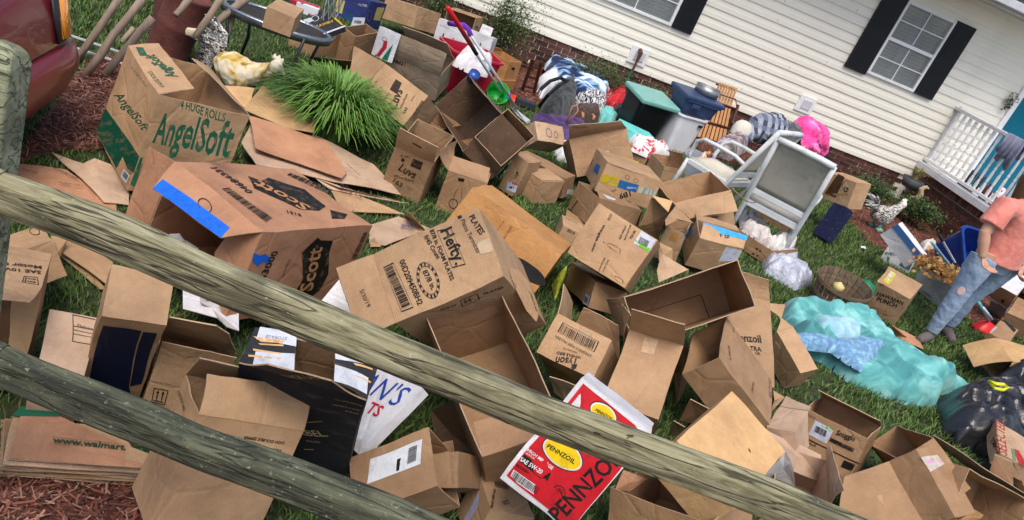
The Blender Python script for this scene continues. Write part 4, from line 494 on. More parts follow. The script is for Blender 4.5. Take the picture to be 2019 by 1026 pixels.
{'id':'longw','name':'cardboard_box','label':'long brown carton with bold black letters lying behind the small plain box','col':'brown','o':[1.6744,6.026,0.0378],'r':[[-0.65933,0.72589,0.19587],[0.74487,0.66608,0.03884],[-0.10227,0.17151,-0.97986]],'lo':[-0.2667,-0.0643,-0.1769],'hi':[0.2667,0.0643,0.0],'op':[],'fl':[],'dec':[{'n':[0.0,-1.0,0.0],'l':0.0026,'k':'t','fi':-1,'s':'W','o':[0.1403,-0.0643,-0.1003],'d':[-0.5149,-0.0,-0.8573],'u':[0.8573,0.0,-0.5149],'w':0.0712,'c':'#15120f','h':1,'f':0,'b':1},
{'n':[0.0,-1.0,0.0],'l':0.0026,'k':'t','fi':-1,'s':'KEEP DRY','o':[0.0485,-0.0643,-0.1397],'d':[-0.9997,-0.0,0.0251],'u':[-0.0251,-0.0,-0.9997],'w':0.0985,'c':'#15120f','h':1,'f':0,'b':1},
{'n':[-1.0,0.0,0.0],'l':0.002,'k':'r','fi':-1,'p':[[-0.2667,-0.0081,-0.0701],[-0.2667,0.0665,-0.043],[-0.2667,0.0696,0.0035],[-0.2667,-0.0088,-0.025]],'c':'#a9adb5'}],'inn':0},
{'id':'small31','name':'cardboard_box','label':'small plain closed carton standing on the lawn patch','col':'tan','o':[1.6027,5.757,0.0061],'r':[[-0.61106,0.79065,0.03853],[0.79038,0.61209,-0.02552],[-0.04376,0.01486,-0.99893]],'lo':[-0.1039,-0.1396,-0.1983],'hi':[0.1039,0.1396,0.0],'op':[],'fl':[],'dec':[],'inn':0,'seam':(2,-1)},
{'id':'tall33','name':'cardboard_box','label':'tall brown carton panel with folded upper flap behind the yellow banded one','col':'brown','o':[2.2449,6.3832,0.1824],'r':[[0.87301,-0.47548,-0.10855],[0.15199,0.47673,-0.86581],[0.46342,0.73936,0.48845]],'lo':[-0.2612,0.0,-0.1252],'hi':[0.2612,0.3347,0.1252],'op':[],'fl':[[[-0.2612,0.3347,0.1252],[-0.2839,0.4273,0.2993],[0.1861,0.3915,0.232],[0.2612,0.3347,0.1252]]],'dec':[{'n':[0.0,-0.8829,0.4695],'l':0.0056,'k':'bar','fi':0,'p':[[-0.1057,0.3834,0.2167],[0.057,0.3692,0.19],[0.0646,0.3561,0.1654],[-0.1023,0.3709,0.1933]],'c':'#15120f'},
{'n':[0.0,-0.8829,0.4695],'l':0.0042,'k':'r','fi':0,'p':[[-0.1016,0.3684,0.1886],[0.0792,0.3533,0.1601],[0.086,0.3394,0.1339],[-0.0947,0.3554,0.164]],'c':'#a9adb5'},
{'n':[0.0,-0.8829,0.4695],'l':0.0048,'k':'t','fi':0,'s':'THIS END','o':[-0.2516,0.4072,0.2616],'d':[0.9759,-0.1024,-0.1925],'u':[0.2181,0.4582,0.8617],'w':0.1292,'c':'#15120f','h':1,'f':0,'b':0}],'inn':0},
{'id':'g1b9','name':'cardboard_box','label':'long tan carton with yellow and blue printed band','col':'tan','o':[2.2644,5.9285,0.2136],'r':[[0.99994,-0.01082,0.00094],[0.01074,0.99763,0.06799],[-0.00167,-0.06798,0.99769]],'lo':[-0.2433,-0.1936,-0.0],'hi':[0.2433,0.1936,0.2416],'op':[],'fl':[],'dec':[{'n':[-0.0,-1.0,-0.0],'l':0.002,'k':'r','fi':-1,'p':[[-0.2379,-0.1936,0.1547],[-0.094,-0.1936,0.163],[-0.0878,-0.1936,0.0904],[-0.2375,-0.1936,0.0841]],'c':'#b59c1c'},
{'n':[-0.0,-1.0,-0.0],'l':0.002,'k':'r','fi':-1,'p':[[-0.0896,-0.1936,0.1534],[0.0754,-0.1936,0.1594],[0.0821,-0.1936,0.0918],[-0.0858,-0.1936,0.0911]],'c':'#1b5a94'},
{'n':[-0.0,-1.0,-0.0],'l':0.002,'k':'r','fi':-1,'p':[[0.0819,-0.1936,0.1504],[0.2428,-0.1936,0.1576],[0.2418,-0.1936,0.1118],[0.092,-0.1936,0.0951]],'c':'#b3aa8c'},
{'n':[-0.0,-1.0,-0.0],'l':0.002,'k':'r','fi':-1,'p':[[0.124,-0.1936,0.1534],[0.2409,-0.1936,0.1615],[0.2439,-0.1936,0.1148],[0.1322,-0.1936,0.0997]],'c':'#6f9098'},
{'n':[-0.0,-1.0,-0.0],'l':0.0026,'k':'t','fi':-1,'s':'1B9','o':[0.027,-0.1936,0.0923],'d':[-0.8079,0.0,-0.5893],'u':[0.5893,0.0,-0.8079],'w':0.0894,'c':'#15120f','h':1,'f':0,'b':1},
{'n':[-0.0,-1.0,-0.0],'l':0.0026,'k':'t','fi':-1,'s':'(54)','o':[-0.0876,-0.1936,0.0703],'d':[-0.8128,0.0,-0.5825],'u':[0.5825,0.0,-0.8128],'w':0.0366,'c':'#15120f','h':1,'f':0,'b':0},
{'n':[-0.0,-1.0,-0.0],'l':0.002,'k':'ell','fi':-1,'o':[-0.042,-0.1936,0.1919],'a':[0.0198,0.0,0.0012],'b':[-0.0056,-0.0,0.0169],'c':'#15120f','st':1},
{'n':[-0.0,-1.0,-0.0],'l':0.002,'k':'ell','fi':-1,'o':[0.0349,-0.1936,0.1848],'a':[0.0199,0.0,0.0012],'b':[-0.0047,-0.0,0.0173],'c':'#15120f','st':1},
{'n':[-0.0,-1.0,-0.0],'l':0.0026,'k':'t','fi':-1,'s':'DIAPERS','o':[0.0648,-0.1936,0.1333],'d':[-0.9813,0.0,-0.1926],'u':[0.1926,0.0,-0.9813],'w':0.0797,'c':'#cfd6dc','h':1,'f':0,'b':0},
{'n':[-0.0,-1.0,-0.0],'l':0.0026,'k':'t','fi':-1,'s':'SNUG SIZE','o':[-0.1049,-0.1936,0.1204],'d':[-0.9983,0.0,-0.0591],'u':[0.0591,0.0,-0.9983],'w':0.0712,'c':'#3a6fb0','h':1,'f':0,'b':0},
{'n':[-1.0,-0.0,0.0],'l':0.002,'k':'r','fi':-1,'p':[[-0.2433,0.0401,0.1591],[-0.2433,-0.07,0.1742],[-0.2433,-0.1004,0.1065],[-0.2433,0.0362,0.0922]],'c':'#1b5a94'},
{'n':[-1.0,-0.0,0.0],'l':0.0026,'k':'t','fi':-1,'s':'DRY','o':[-0.2433,0.1484,0.0877],'d':[0.0,0.0529,0.9986],'u':[-0.0,0.9986,-0.0529],'w':0.0681,'c':'#15120f','h':1,'f':0,'b':0},
{'n':[-0.0,0.0,1.0],'l':0.002,'k':'r','fi':-1,'p':[[-0.1902,0.1909,0.2416],[-0.1216,0.2289,0.2416],[-0.1697,0.0897,0.2416],[-0.2265,0.1165,0.2416]],'c':'#b9b2a8'},
{'n':[-0.0,0.0,1.0],'l':0.002,'k':'r','fi':-1,'p':[[0.0175,0.2165,0.2416],[0.1761,0.2644,0.2416],[0.149,0.195,0.2416],[-0.0091,0.1643,0.2416]],'c':'#b59c1c'}],'inn':0,'seam':(2,1)},
{'id':'open35','name':'cardboard_box','label':'brown carton with crossed tape on its side beneath the yellow banded one','col':'brown','o':[2.1195,5.6245,0.03],'r':[[0.96098,-0.27566,0.02278],[0.27139,0.95559,0.11487],[-0.05343,-0.1042,0.99312]],'lo':[-0.2095,-0.1812,-0.0],'hi':[0.2095,0.1812,0.2238],'op':[(2,1)],'fl':[[[0.2095,-0.1812,0.2238],[0.2211,-0.0676,0.2337],[-0.16,-0.0357,0.2365],[-0.2095,-0.1812,0.2238]]],'dec':[{'n':[-1.0,0.0,0.0],'l':0.002,'k':'r','fi':-1,'p':[[-0.2095,0.0811,0.1006],[-0.2095,0.0688,0.0992],[-0.2095,0.1218,-0.0172],[-0.2095,0.1344,-0.016]],'c':'#2a1a0e'},
{'n':[-1.0,0.0,0.0],'l':0.002,'k':'r','fi':-1,'p':[[-0.2095,0.1947,0.1141],[-0.2095,0.1803,0.1234],[-0.2095,-0.1812,0.0836],[-0.2095,-0.176,0.0706]],'c':'#a08560'},
{'n':[0.0,-0.0872,0.9962],'l':0.0042,'k':'r','fi':0,'p':[[-0.1205,-0.065,0.2339],[0.0036,-0.0883,0.2319],[-0.0311,-0.1268,0.2285],[-0.1096,-0.134,0.2279]],'c':'#b9bcc4'}],'inn':0},
{'id':'wine','name':'cardboard_box','label':'tan wine carton with outline bottle drawings and a green and white label','col':'tan','o':[1.6745,4.0508,0.3043],'r':[[-0.8414,0.25742,0.47516],[0.53855,0.32641,0.77681],[0.04487,0.9095,-0.41327]],'lo':[-0.1956,-0.0,-0.1826],'hi':[0.1956,0.3351,0.1826],'op':[],'fl':[],'dec':[{'n':[0.0,0.0,-1.0],'l':0.002,'k':'r','fi':-1,'p':[[-0.0929,0.331,-0.1826],[-0.1877,0.3302,-0.1826],[-0.1908,0.2499,-0.1826],[-0.095,0.2457,-0.1826]],'c':'#b8bac6'},
{'n':[0.0,0.0,-1.0],'l':0.002,'k':'r','fi':-1,'p':[[-0.0934,0.2687,-0.1826],[-0.187,0.2701,-0.1826],[-0.1908,0.2499,-0.1826],[-0.095,0.2457,-0.1826]],'c':'#5fae2a'},
{'n':[0.0,0.0,-1.0],'l':0.0034000000000000002,'k':'bar','fi':-1,'p':[[-0.1065,0.2995,-0.1826],[-0.1658,0.3032,-0.1826],[-0.1709,0.2666,-0.1826],[-0.1145,0.2605,-0.1826]],'c':'#15120f'},
{'n':[0.0,0.0,-1.0],'l':0.002,'k':'bottle','fi':-1,'p':[[0.0597,0.1757,-0.1826],[-0.0521,0.1787,-0.1826],[-0.0674,0.1549,-0.1826],[0.0411,0.147,-0.1826]],'c':'#15120f'},
{'n':[0.0,0.0,-1.0],'l':0.002,'k':'bottle','fi':-1,'p':[[-0.0863,0.0332,-0.1826],[-0.164,0.0362,-0.1826],[-0.1792,0.0126,-0.1826],[-0.1016,0.0096,-0.1826]],'c':'#15120f'},
{'n':[0.0,0.0,-1.0],'l':0.0026,'k':'t','fi':-1,'s':'WINERY ESTATE','o':[0.072,0.0805,-0.1826],'d':[0.1779,0.9841,0.0],'u':[0.9841,-0.1779,0.0],'w':0.1168,'c':'#15120f','h':1,'f':0,'b':1},
{'n':[0.0,0.0,-1.0],'l':0.0026,'k':'t','fi':-1,'s':'CALIFORNIA','o':[0.0823,0.1482,-0.1826],'d':[0.1129,0.9936,0.0],'u':[0.9936,-0.1129,0.0],'w':0.1013,'c':'#15120f','h':1,'f':0,'b':1},
{'n':[0.0,0.0,-1.0],'l':0.0026,'k':'t','fi':-1,'s':'KEEP UPRIGHT','o':[-0.0213,0.2263,-0.1826],'d':[0.1711,0.9853,-0.0],'u':[0.9853,-0.1711,0.0],'w':0.0858,'c':'#15120f','h':1,'f':0,'b':1},
{'n':[0.0,0.0,-1.0],'l':0.0026,'k':'t','fi':-1,'s':'ESTATE BOTTLED','o':[-0.0481,0.2363,-0.1826],'d':[0.2161,0.9764,-0.0],'u':[0.9764,-0.2161,0.0],'w':0.0963,'c':'#15120f','h':1,'f':0,'b':1},
{'n':[0.0,0.0,-1.0],'l':0.0026,'k':'t','fi':-1,'s':'750 ML','o':[-0.0733,0.2588,-0.1826],'d':[0.0694,0.9976,-0.0],'u':[0.9976,-0.0694,0.0],'w':0.0577,'c':'#15120f','h':1,'f':0,'b':1},
{'n':[0.0,0.0,-1.0],'l':0.0026,'k':'t','fi':-1,'s':'CONTAINS GLASS','o':[-0.0217,-0.0013,-0.1826],'d':[0.1398,0.9902,0.0],'u':[0.9902,-0.1398,0.0],'w':0.0933,'c':'#15120f','h':1,'f':0,'b':1},
{'n':[0.0,0.0,-1.0],'l':0.0026,'k':'t','fi':-1,'s':'STORE COOL','o':[-0.0466,0.0119,-0.1826],'d':[0.1552,0.9879,0.0],'u':[0.9879,-0.1552,0.0],'w':0.0826,'c':'#15120f','h':1,'f':0,'b':0},
{'n':[0.0,0.0,-1.0],'l':0.0026,'k':'t','fi':-1,'s':'RED','o':[0.0901,0.2847,-0.1826],'d':[0.1129,0.9936,0.0],'u':[0.9936,-0.1129,0.0],'w':0.038,'c':'#15120f','h':1,'f':0,'b':0}],'inn':0},
{'id':'tiny37','name':'cardboard_box','label':'very small printed carton on the grass left of the wine carton','col':'tan','o':[1.7658,5.128,0.0152],'r':[[0.9838,0.17426,0.04203],[-0.1776,0.97931,0.09695],[-0.02426,-0.10284,0.9944]],'lo':[-0.0835,-0.1363,0.0],'hi':[0.0835,0.1363,0.1092],'op':[],'fl':[],'dec':[{'n':[-0.0,0.0,1.0],'l':0.0026,'k':'t','fi':-1,'s':'FRESH SOAP','o':[-0.0586,0.0878,0.1092],'d':[0.9931,-0.1176,-0.0],'u':[0.1176,0.9931,0.0],'w':0.1039,'c':'#15120f','h':1,'f':0,'b':1},
{'n':[-0.0,-1.0,0.0],'l':0.0026,'k':'t','fi':-1,'s':'2019','o':[-0.0429,-0.1363,0.0832],'d':[0.9965,0.0,-0.0836],'u':[0.0836,-0.0,0.9965],'w':0.0611,'c':'#15120f','h':1,'f':0,'b':1}],'inn':0},
{'id':'open38','name':'cardboard_box','label':'large open tan carton with a bright front flap folded down, left of the bench','col':'tan','o':[3.0847,6.0013,0.1565],'r':[[0.83374,0.03669,-0.55093],[0.01883,0.99532,0.09477],[0.55183,-0.08939,0.82915]],'lo':[-0.2389,-0.2718,-0.0],'hi':[0.2389,0.2718,0.3362],'op':[(2,1)],'fl':[[[0.2389,-0.2718,0.3362],[0.215,-0.4818,0.2338],[-0.1701,-0.4508,0.2489],[-0.2389,-0.2718,0.3362]]],'dec':[{'n':[-0.0,-1.0,0.0],'l':0.0026,'k':'t','fi':-1,'s':'mean','o':[0.1042,-0.2718,0.1358],'d':[-0.9882,-0.0,0.1534],'u':[-0.1534,0.0,-0.9882],'w':0.0583,'c':'#15120f','h':1,'f':0,'b':1}],'inn':0},
{'id':'pyr39','name':'cardboard_box','label':'tan carton with all flaps standing up and a square of brown tape','col':'tan','o':[2.6033,5.2584,0.0877],'r':[[-0.88814,0.45011,0.09273],[0.44768,0.89297,-0.04674],[-0.10384,0.0,-0.99459]],'lo':[-0.0789,-0.167,-0.2554],'hi':[0.0789,0.167,0.0],'op':[(2,-1)],'fl':[],'dec':[{'n':[-0.0,-1.0,0.0],'l':0.002,'k':'r','fi':-1,'p':[[0.0277,-0.167,-0.2278],[-0.0304,-0.167,-0.2435],[-0.0355,-0.167,-0.1777],[0.0235,-0.167,-0.1687]],'c':'#9a7038'},
{'n':[-1.0,-0.0,0.0],'l':0.002,'k':'ell','fi':-1,'o':[-0.0789,1.1041,0.1111],'a':[-0.0,1.2571,0.3558],'b':[0.0,0.4987,0.2015],'c':'#175a92','st':0}],'inn':0},
{'id':'blue40','name':'cardboard_box','label':'tan carton with torn sky blue tape along its raised flap','col':'tan','o':[2.9699,5.3532,0.0932],'r':[[-0.98682,0.10455,0.1235],[0.12705,0.97329,0.19122],[-0.10021,0.20439,-0.97375]],'lo':[-0.1764,-0.125,-0.2758],'hi':[0.1764,0.125,0.0],'op':[(2,-1)],'fl':[[[-0.1764,-0.125,-0.2758],[-0.2047,-0.0012,-0.2999],[0.1459,0.0199,-0.304],[0.1764,-0.125,-0.2758]],[[-0.1764,0.125,-0.2758],[-0.1941,0.2491,-0.2355],[0.1468,0.2804,-0.2253],[0.1764,0.125,-0.2758]]],'dec':[{'n':[-0.0,-0.1908,-0.9816],'l':0.0042,'k':'r','fi':0,'p':[[0.1454,0.0377,-0.3074],[-0.2123,0.0322,-0.3064],[-0.2028,-0.0284,-0.2946],[0.1577,-0.0313,-0.294]],'c':'#3b97cf'},
{'n':[-0.0,-1.0,0.0],'l':0.002,'k':'r','fi':-1,'p':[[-0.0444,-0.125,-0.2608],[-0.1735,-0.125,-0.2581],[-0.1733,-0.125,-0.1694],[-0.0458,-0.125,-0.1197]],'c':'#b8bac6'},
{'n':[-0.0,-1.0,0.0],'l':0.002,'k':'r','fi':-1,'p':[[-0.1075,-0.125,-0.2232],[-0.1421,-0.125,-0.2261],[-0.1568,-0.125,-0.1829],[-0.1191,-0.125,-0.1637],[-0.1021,-0.125,-0.1898]],'c':'#15120f'},
{'n':[-0.0,-0.1908,-0.9816],'l':0.0048,'k':'t','fi':0,'s':'SF SF','o':[0.031,-0.0654,-0.2874],'d':[-0.9948,0.1002,-0.0195],'u':[0.102,0.9765,-0.1898],'w':0.1037,'c':'#15120f','h':1,'f':0,'b':1}],'inn':0},
{'id':'wide41','name':'cardboard_box','label':'wide shallow brown carton open towards the camera in the middle of the pile','col':'brown','o':[2.0473,3.4975,0.4107],'r':[[-0.78535,-0.52169,0.33325],[-0.02872,0.56845,0.82222],[-0.61838,0.63616,-0.46142]],'lo':[-0.3041,0.0,-0.2651],'hi':[0.3041,0.2575,0.2651],'op':[(2,-1)],'fl':[[[0.3041,0.0,-0.2651],[0.3625,0.085,-0.0854],[0.3652,0.2753,-0.077],[0.3041,0.2575,-0.2651]]],'dec':[{'n':[0.0,-0.0,-1.0],'l':0.006,'k':'r','fi':-1,'p':[[0.1684,0.1451,0.2651],[-0.1615,0.142,0.2651],[-0.1625,0.1381,0.2651],[0.1673,0.1412,0.2651]],'c':'#2a1a0e'},
{'n':[0.0,-0.0,-1.0],'l':0.006,'k':'r','fi':-1,'p':[[-0.1615,0.142,0.2651],[-0.1657,0.1407,0.2651],[-0.1709,0.0041,0.2651],[-0.1649,0.0036,0.2651]],'c':'#2a1a0e'}],'inn':1},
{'id':'tyson','name':'cardboard_box','label':'tan meat carton with a framed barcode and upside down black lettering','col':'tan','o':[1.3207,2.9657,0.2421],'r':[[-0.80995,0.30294,0.50221],[0.57168,0.5991,0.5606],[-0.13104,0.74115,-0.65842]],'lo':[-0.1418,-0.0,-0.188],'hi':[0.1418,0.1987,0.188],'op':[(1,1)],'fl':[[[0.1418,0.1987,-0.188],[0.1998,0.3498,-0.1532],[0.2142,0.3873,0.1629],[0.1418,0.1987,0.188]],[[-0.1418,0.1987,0.188],[-0.0885,0.3305,0.0131],[0.1109,0.3342,0.0081],[0.1418,0.1987,0.188]]],'dec':[{'n':[0.0,0.0,-1.0],'l':0.002,'k':'ring4','fi':-1,'p':[[0.0981,0.1729,-0.188],[-0.0942,0.1679,-0.188],[-0.0964,0.1178,-0.188],[0.099,0.1266,-0.188]],'c':'#15120f'},
{'n':[0.0,0.0,-1.0],'l':0.0034000000000000002,'k':'bar','fi':-1,'p':[[0.0911,0.1661,-0.188],[-0.0826,0.162,-0.188],[-0.0867,0.1241,-0.188],[0.0902,0.131,-0.188]],'c':'#15120f'},
{'n':[0.0,0.0,-1.0],'l':0.0026,'k':'t','fi':-1,'s':'Tyson','o':[-0.0446,0.0596,-0.188],'d':[0.9277,-0.3733,0.0],'u':[-0.3733,-0.9277,-0.0],'w':0.0997,'c':'#15120f','h':1.3,'f':1,'b':1},
{'n':[0.0,0.0,-1.0],'l':0.0026,'k':'t','fi':-1,'s':'WHOLE BIRD','o':[-0.049,0.0751,-0.188],'d':[0.9607,-0.2776,-0.0],'u':[-0.2776,-0.9607,-0.0],'w':0.1103,'c':'#15120f','h':1,'f':0,'b':1},
{'n':[0.0,0.0,-1.0],'l':0.0026,'k':'t','fi':-1,'s':'REFRIGERATED','o':[-0.0241,0.0857,-0.188],'d':[0.9814,-0.1921,0.0],'u':[-0.1921,-0.9814,-0.0],'w':0.0655,'c':'#15120f','h':1,'f':0,'b':0},
{'n':[0.0,0.0,-1.0],'l':0.0026,'k':'t','fi':-1,'s':'2700200510 KEEP FROZEN','o':[-0.0927,0.1007,-0.188],'d':[0.999,0.0443,0.0],'u':[0.0443,-0.999,0.0],'w':0.1888,'c':'#15120f','h':1,'f':0,'b':0},
{'n':[0.0,0.0,-1.0],'l':0.002,'k':'r','fi':-1,'p':[[0.0129,0.1847,-0.188],[-0.0496,0.1823,-0.188],[-0.0569,0.1323,-0.188],[0.0072,0.12,-0.188]],'c':'#a98e70'},
{'n':[0.0,0.0,-1.0],'l':0.002,'k':'r','fi':-1,'p':[[-0.0315,0.0069,-0.188],[-0.0482,0.0351,-0.188],[-0.0543,0.012,-0.188],[-0.046,-0.0021,-0.188]],'c':'#15120f'}],'inn':0},
{'id':'tall43','name':'cardboard_box','label':'tall plain tan carton with a square of clear tape, its top flap up','col':'tan','o':[1.6359,2.8898,0.3006],'r':[[-0.88475,0.27898,0.37333],[0.42817,0.80294,0.41468],[-0.18407,0.52674,-0.82986]],'lo':[-0.1241,-0.1947,-0.205],'hi':[0.1241,0.1947,0.0],'op':[],'fl':[[[0.1241,0.1947,-0.205],[0.1295,0.1726,-0.3857],[-0.1047,0.1688,-0.4166],[-0.1241,0.1947,-0.205]],[[0.1241,0.1947,-0.205],[0.2297,0.5402,0.1229],[0.1301,0.2144,-0.3008],[0.1241,0.1947,-0.0]]],'dec':[{'n':[0.0,-0.0,-1.0],'l':0.002,'k':'r','fi':-1,'p':[[0.0489,0.178,-0.205],[-0.0129,0.1838,-0.205],[-0.0152,0.0954,-0.205],[0.0433,0.0904,-0.205]],'c':'#b99b7b'},
{'n':[0.0,-0.0,-1.0],'l':0.002,'k':'r','fi':-1,'p':[[0.0247,-0.1921,-0.205],[-0.0316,-0.1823,-0.205],[-0.0316,-0.2173,-0.205],[0.0052,-0.2123,-0.205]],'c':'#b99b7b'}],'inn':0},
{'id':'dark44','name':'cardboard_box','label':'open carton with a long pale side panel leaning right of the tall plain one','col':'brown','o':[2.1473,3.1836,0.2831],'r':[[-0.42004,0.37692,0.82553],[0.29398,0.91713,-0.26917],[-0.85857,0.12962,-0.49604]],'lo':[-0.207,-0.1929,-0.2181],'hi':[0.0,0.1929,0.2181],'op':[(2,-1)],'fl':[],'dec':[{'n':[-1.0,0.0,0.0],'l':0.0026,'k':'t','fi':-1,'s':'6 PACK','o':[-0.207,-0.0912,-0.1227],'d':[0.0,0.9493,-0.3144],'u':[-0.0,-0.3144,-0.9493],'w':0.0981,'c':'#15120f','h':1,'f':0,'b':0},
{'n':[-1.0,0.0,0.0],'l':0.0026,'k':'t','fi':-1,'s':'PLANT','o':[-0.207,0.142,-0.1433],'d':[-0.0,0.9764,-0.2159],'u':[-0.0,-0.2159,-0.9764],'w':0.0462,'c':'#15120f','h':1,'f':0,'b':0},
{'n':[-1.0,0.0,0.0],'l':0.0026,'k':'t','fi':-1,'s':'CERTIFIED','o':[-0.207,-0.1372,0.0612],'d':[0.0,0.9997,0.0236],'u':[-0.0,0.0236,-0.9997],'w':0.0967,'c':'#15120f','h':1,'f':0,'b':0},
{'n':[-1.0,0.0,0.0],'l':0.0026,'k':'t','fi':-1,'s':'RECYCLE','o':[-0.207,0.0262,0.2142],'d':[0.0,0.9995,-0.0329],'u':[-0.0,-0.0329,-0.9995],'w':0.154,'c':'#6a3a50','h':1,'f':0,'b':0}],'inn':0},
{'id':'nil','name':'cardboard_box','label':'tall tan oil carton with bold black letters at its right edge, beside the comforter','col':'tan','o':[2.5353,3.7963,0.1966],'r':[[-0.98298,-0.1437,0.11447],[-0.02812,0.7334,0.67921],[-0.18156,0.66443,-0.72496]],'lo':[-0.1389,-0.2577,-0.2503],'hi':[0.1389,0.2577,0.0],'op':[],'fl':[[[-0.1389,0.2577,-0.2503],[-0.0859,0.332,-0.3488],[0.1079,0.3535,-0.3774],[0.1389,0.2577,-0.2503]]],'dec':[{'n':[-0.0,-0.0,-1.0],'l':0.0026,'k':'t','fi':-1,'s':'Pennzoil','o':[0.1243,-0.0298,-0.2503],'d':[-0.9933,0.1153,0.0],'u':[0.1153,0.9933,-0.0],'w':0.1942,'c':'#15120f','h':1.1,'f':0,'b':1},
{'n':[-0.0,-0.0,-1.0],'l':0.0026,'k':'t','fi':-1,'s':'ULTRA','o':[0.0488,-0.0699,-0.2503],'d':[-0.9956,0.0942,-0.0],'u':[0.0942,0.9956,-0.0],'w':0.1169,'c':'#15120f','h':1,'f':0,'b':1},
{'n':[-0.0,-0.0,-1.0],'l':0.0026,'k':'t','fi':-1,'s':'OIL','o':[-0.0246,-0.0813,-0.2503],'d':[-1.0,-0.01,-0.0],'u':[-0.01,1.0,-0.0],'w':0.0352,'c':'#15120f','h':1,'f':0,'b':1}],'inn':0},
{'id':'right46','name':'cardboard_box','label':'tan carton with faint print on the lawn edge touching the comforter','col':'tan','o':[3.0836,4.0297,0.0727],'r':[[0.90161,-0.40201,-0.15963],[0.30385,0.85131,-0.42772],[0.30784,0.33713,0.8897]],'lo':[-0.0694,-0.1542,0.0],'hi':[0.0694,0.1542,0.2125],'op':[],'fl':[[[-0.0694,0.1542,0.2125],[0.1187,0.3212,0.189],[-0.0719,0.3904,0.1793],[0.0694,0.1542,0.2125]]],'dec':[{'n':[-0.0,-1.0,-0.0],'l':0.002,'k':'ell','fi':-1,'o':[-0.2262,-0.1542,0.2301],'a':[0.0122,-0.0,0.0272],'b':[-0.0323,0.0,0.0376],'c':'#15120f','st':1},
{'n':[-0.0,-1.0,-0.0],'l':0.0026,'k':'t','fi':-1,'s':'SCOTTS','o':[-0.1782,-0.1542,0.1021],'d':[0.9168,0.0,0.3994],'u':[-0.3994,-0.0,0.9168],'w':0.0424,'c':'#15120f','h':1,'f':0,'b':0},
{'n':[0.0,0.0,1.0],'l':0.0026,'k':'t','fi':-1,'s':'BATH TISSUE','o':[-0.1995,-0.0663,0.2125],'d':[0.9449,-0.3273,0.0],'u':[0.3273,0.9449,-0.0],'w':0.0762,'c':'#15120f','h':1,'f':0,'b':0},
{'n':[0.0,0.0,1.0],'l':0.0026,'k':'t','fi':-1,'s':'ROLLS','o':[-0.1316,0.0832,0.2125],'d':[0.2719,-0.9623,0.0],'u':[0.9623,0.2719,-0.0],'w':0.0512,'c':'#6a5a48','h':1,'f':0,'b':1}],'inn':0},
{'id':'bright47','name':'cardboard_box','label':'bright tan carton with a creased square top just behind the upper rail','col':'bright','o':[1.7443,2.3422,0.3812],'r':[[-0.71755,0.69066,-0.09003],[0.63787,0.70354,0.31331],[0.27973,0.16739,-0.94537]],'lo':[-0.1509,-0.2324,-0.2003],'hi':[0.1509,0.2324,0.0],'op':[],'fl':[],'dec':[{'n':[0.0,-0.0,-1.0],'l':0.002,'k':'r','fi':-1,'p':[[-0.0391,0.0662,-0.2003],[-0.0448,0.0709,-0.2003],[-0.0572,0.0621,-0.2003],[-0.0512,0.058,-0.2003]],'c':'#5a3a1c'}],'inn':0},
{'id':'pale48','name':'cardboard_box','label':'pale carton open at the top with one flap up beside the fabric softener one','col':'pale','o':[2.5214,2.6976,0.0427],'r':[[0.90079,0.3779,-0.21393],[-0.39519,0.91759,-0.04315],[0.17999,0.12341,0.9759]],'lo':[-0.1224,-0.1707,-0.0],'hi':[0.1224,0.1707,0.2008],'op':[(2,1)],'fl':[[[0.1224,-0.1707,0.2008],[0.145,-0.2111,0.362],[0.1323,0.1862,0.2718],[0.1224,0.1707,0.2008]]],'dec':[],'inn':1},
{'id':'pale49','name':'cardboard_box','label':'pale pinkish carton behind the bright square topped one','col':'pale','o':[2.5925,2.9581,0.1443],'r':[[0.6497,0.63302,-0.42091],[-0.57558,0.77133,0.27159],[0.49659,0.06581,0.86549]],'lo':[-0.0723,-0.1353,0.0],'hi':[0.0723,0.1353,0.1988],'op':[],'fl':[[[-0.0723,0.1353,0.1988],[-0.0861,0.3038,0.19],[0.0654,0.2015,0.1954],[0.0723,0.1353,0.1988]]],'dec':[],'inn':0},
{'id':'snuggle','name':'cardboard_box','label':'brown fabric softener carton with a green topped label','col':'brown','o':[2.9737,3.1394,0.0433],'r':[[-0.6868,0.72374,0.06714],[0.70447,0.68555,-0.18372],[-0.179,-0.07888,-0.98068]],'lo':[-0.1682,-0.1685,-0.2729],'hi':[0.1682,0.1685,0.0],'op':[(2,-1)],'fl':[[[-0.1682,0.1685,-0.2729],[-0.1575,0.0205,-0.3327],[0.164,-0.0555,-0.3634],[0.1682,0.1685,-0.2729]]],'dec':[{'n':[-0.0,-1.0,0.0],'l':0.002,'k':'r','fi':-1,'p':[[0.1003,-0.1685,-0.2388],[0.0018,-0.1685,-0.239],[0.0068,-0.1685,-0.1537],[0.1062,-0.1685,-0.1547]],'c':'#b8bac6'},
{'n':[-0.0,-1.0,0.0],'l':0.002,'k':'r','fi':-1,'p':[[0.1003,-0.1685,-0.2388],[0.0018,-0.1685,-0.239],[0.0039,-0.1685,-0.2203],[0.1006,-0.1685,-0.2218]],'c':'#5fae2a'},
{'n':[-0.0,-1.0,0.0],'l':0.0034000000000000002,'k':'bar','fi':-1,'p':[[0.0864,-0.1685,-0.2159],[0.0247,-0.1685,-0.2162],[0.022,-0.1685,-0.1833],[0.0849,-0.1685,-0.1822]],'c':'#15120f'},
{'n':[-0.0,-1.0,0.0],'l':0.0026,'k':'t','fi':-1,'s':'Snuggle','o':[-0.0147,-0.1685,-0.2195],'d':[-0.995,-0.0,-0.0995],'u':[0.0995,-0.0,-0.995],'w':0.0998,'c':'#15120f','h':1.2,'f':1,'b':1},
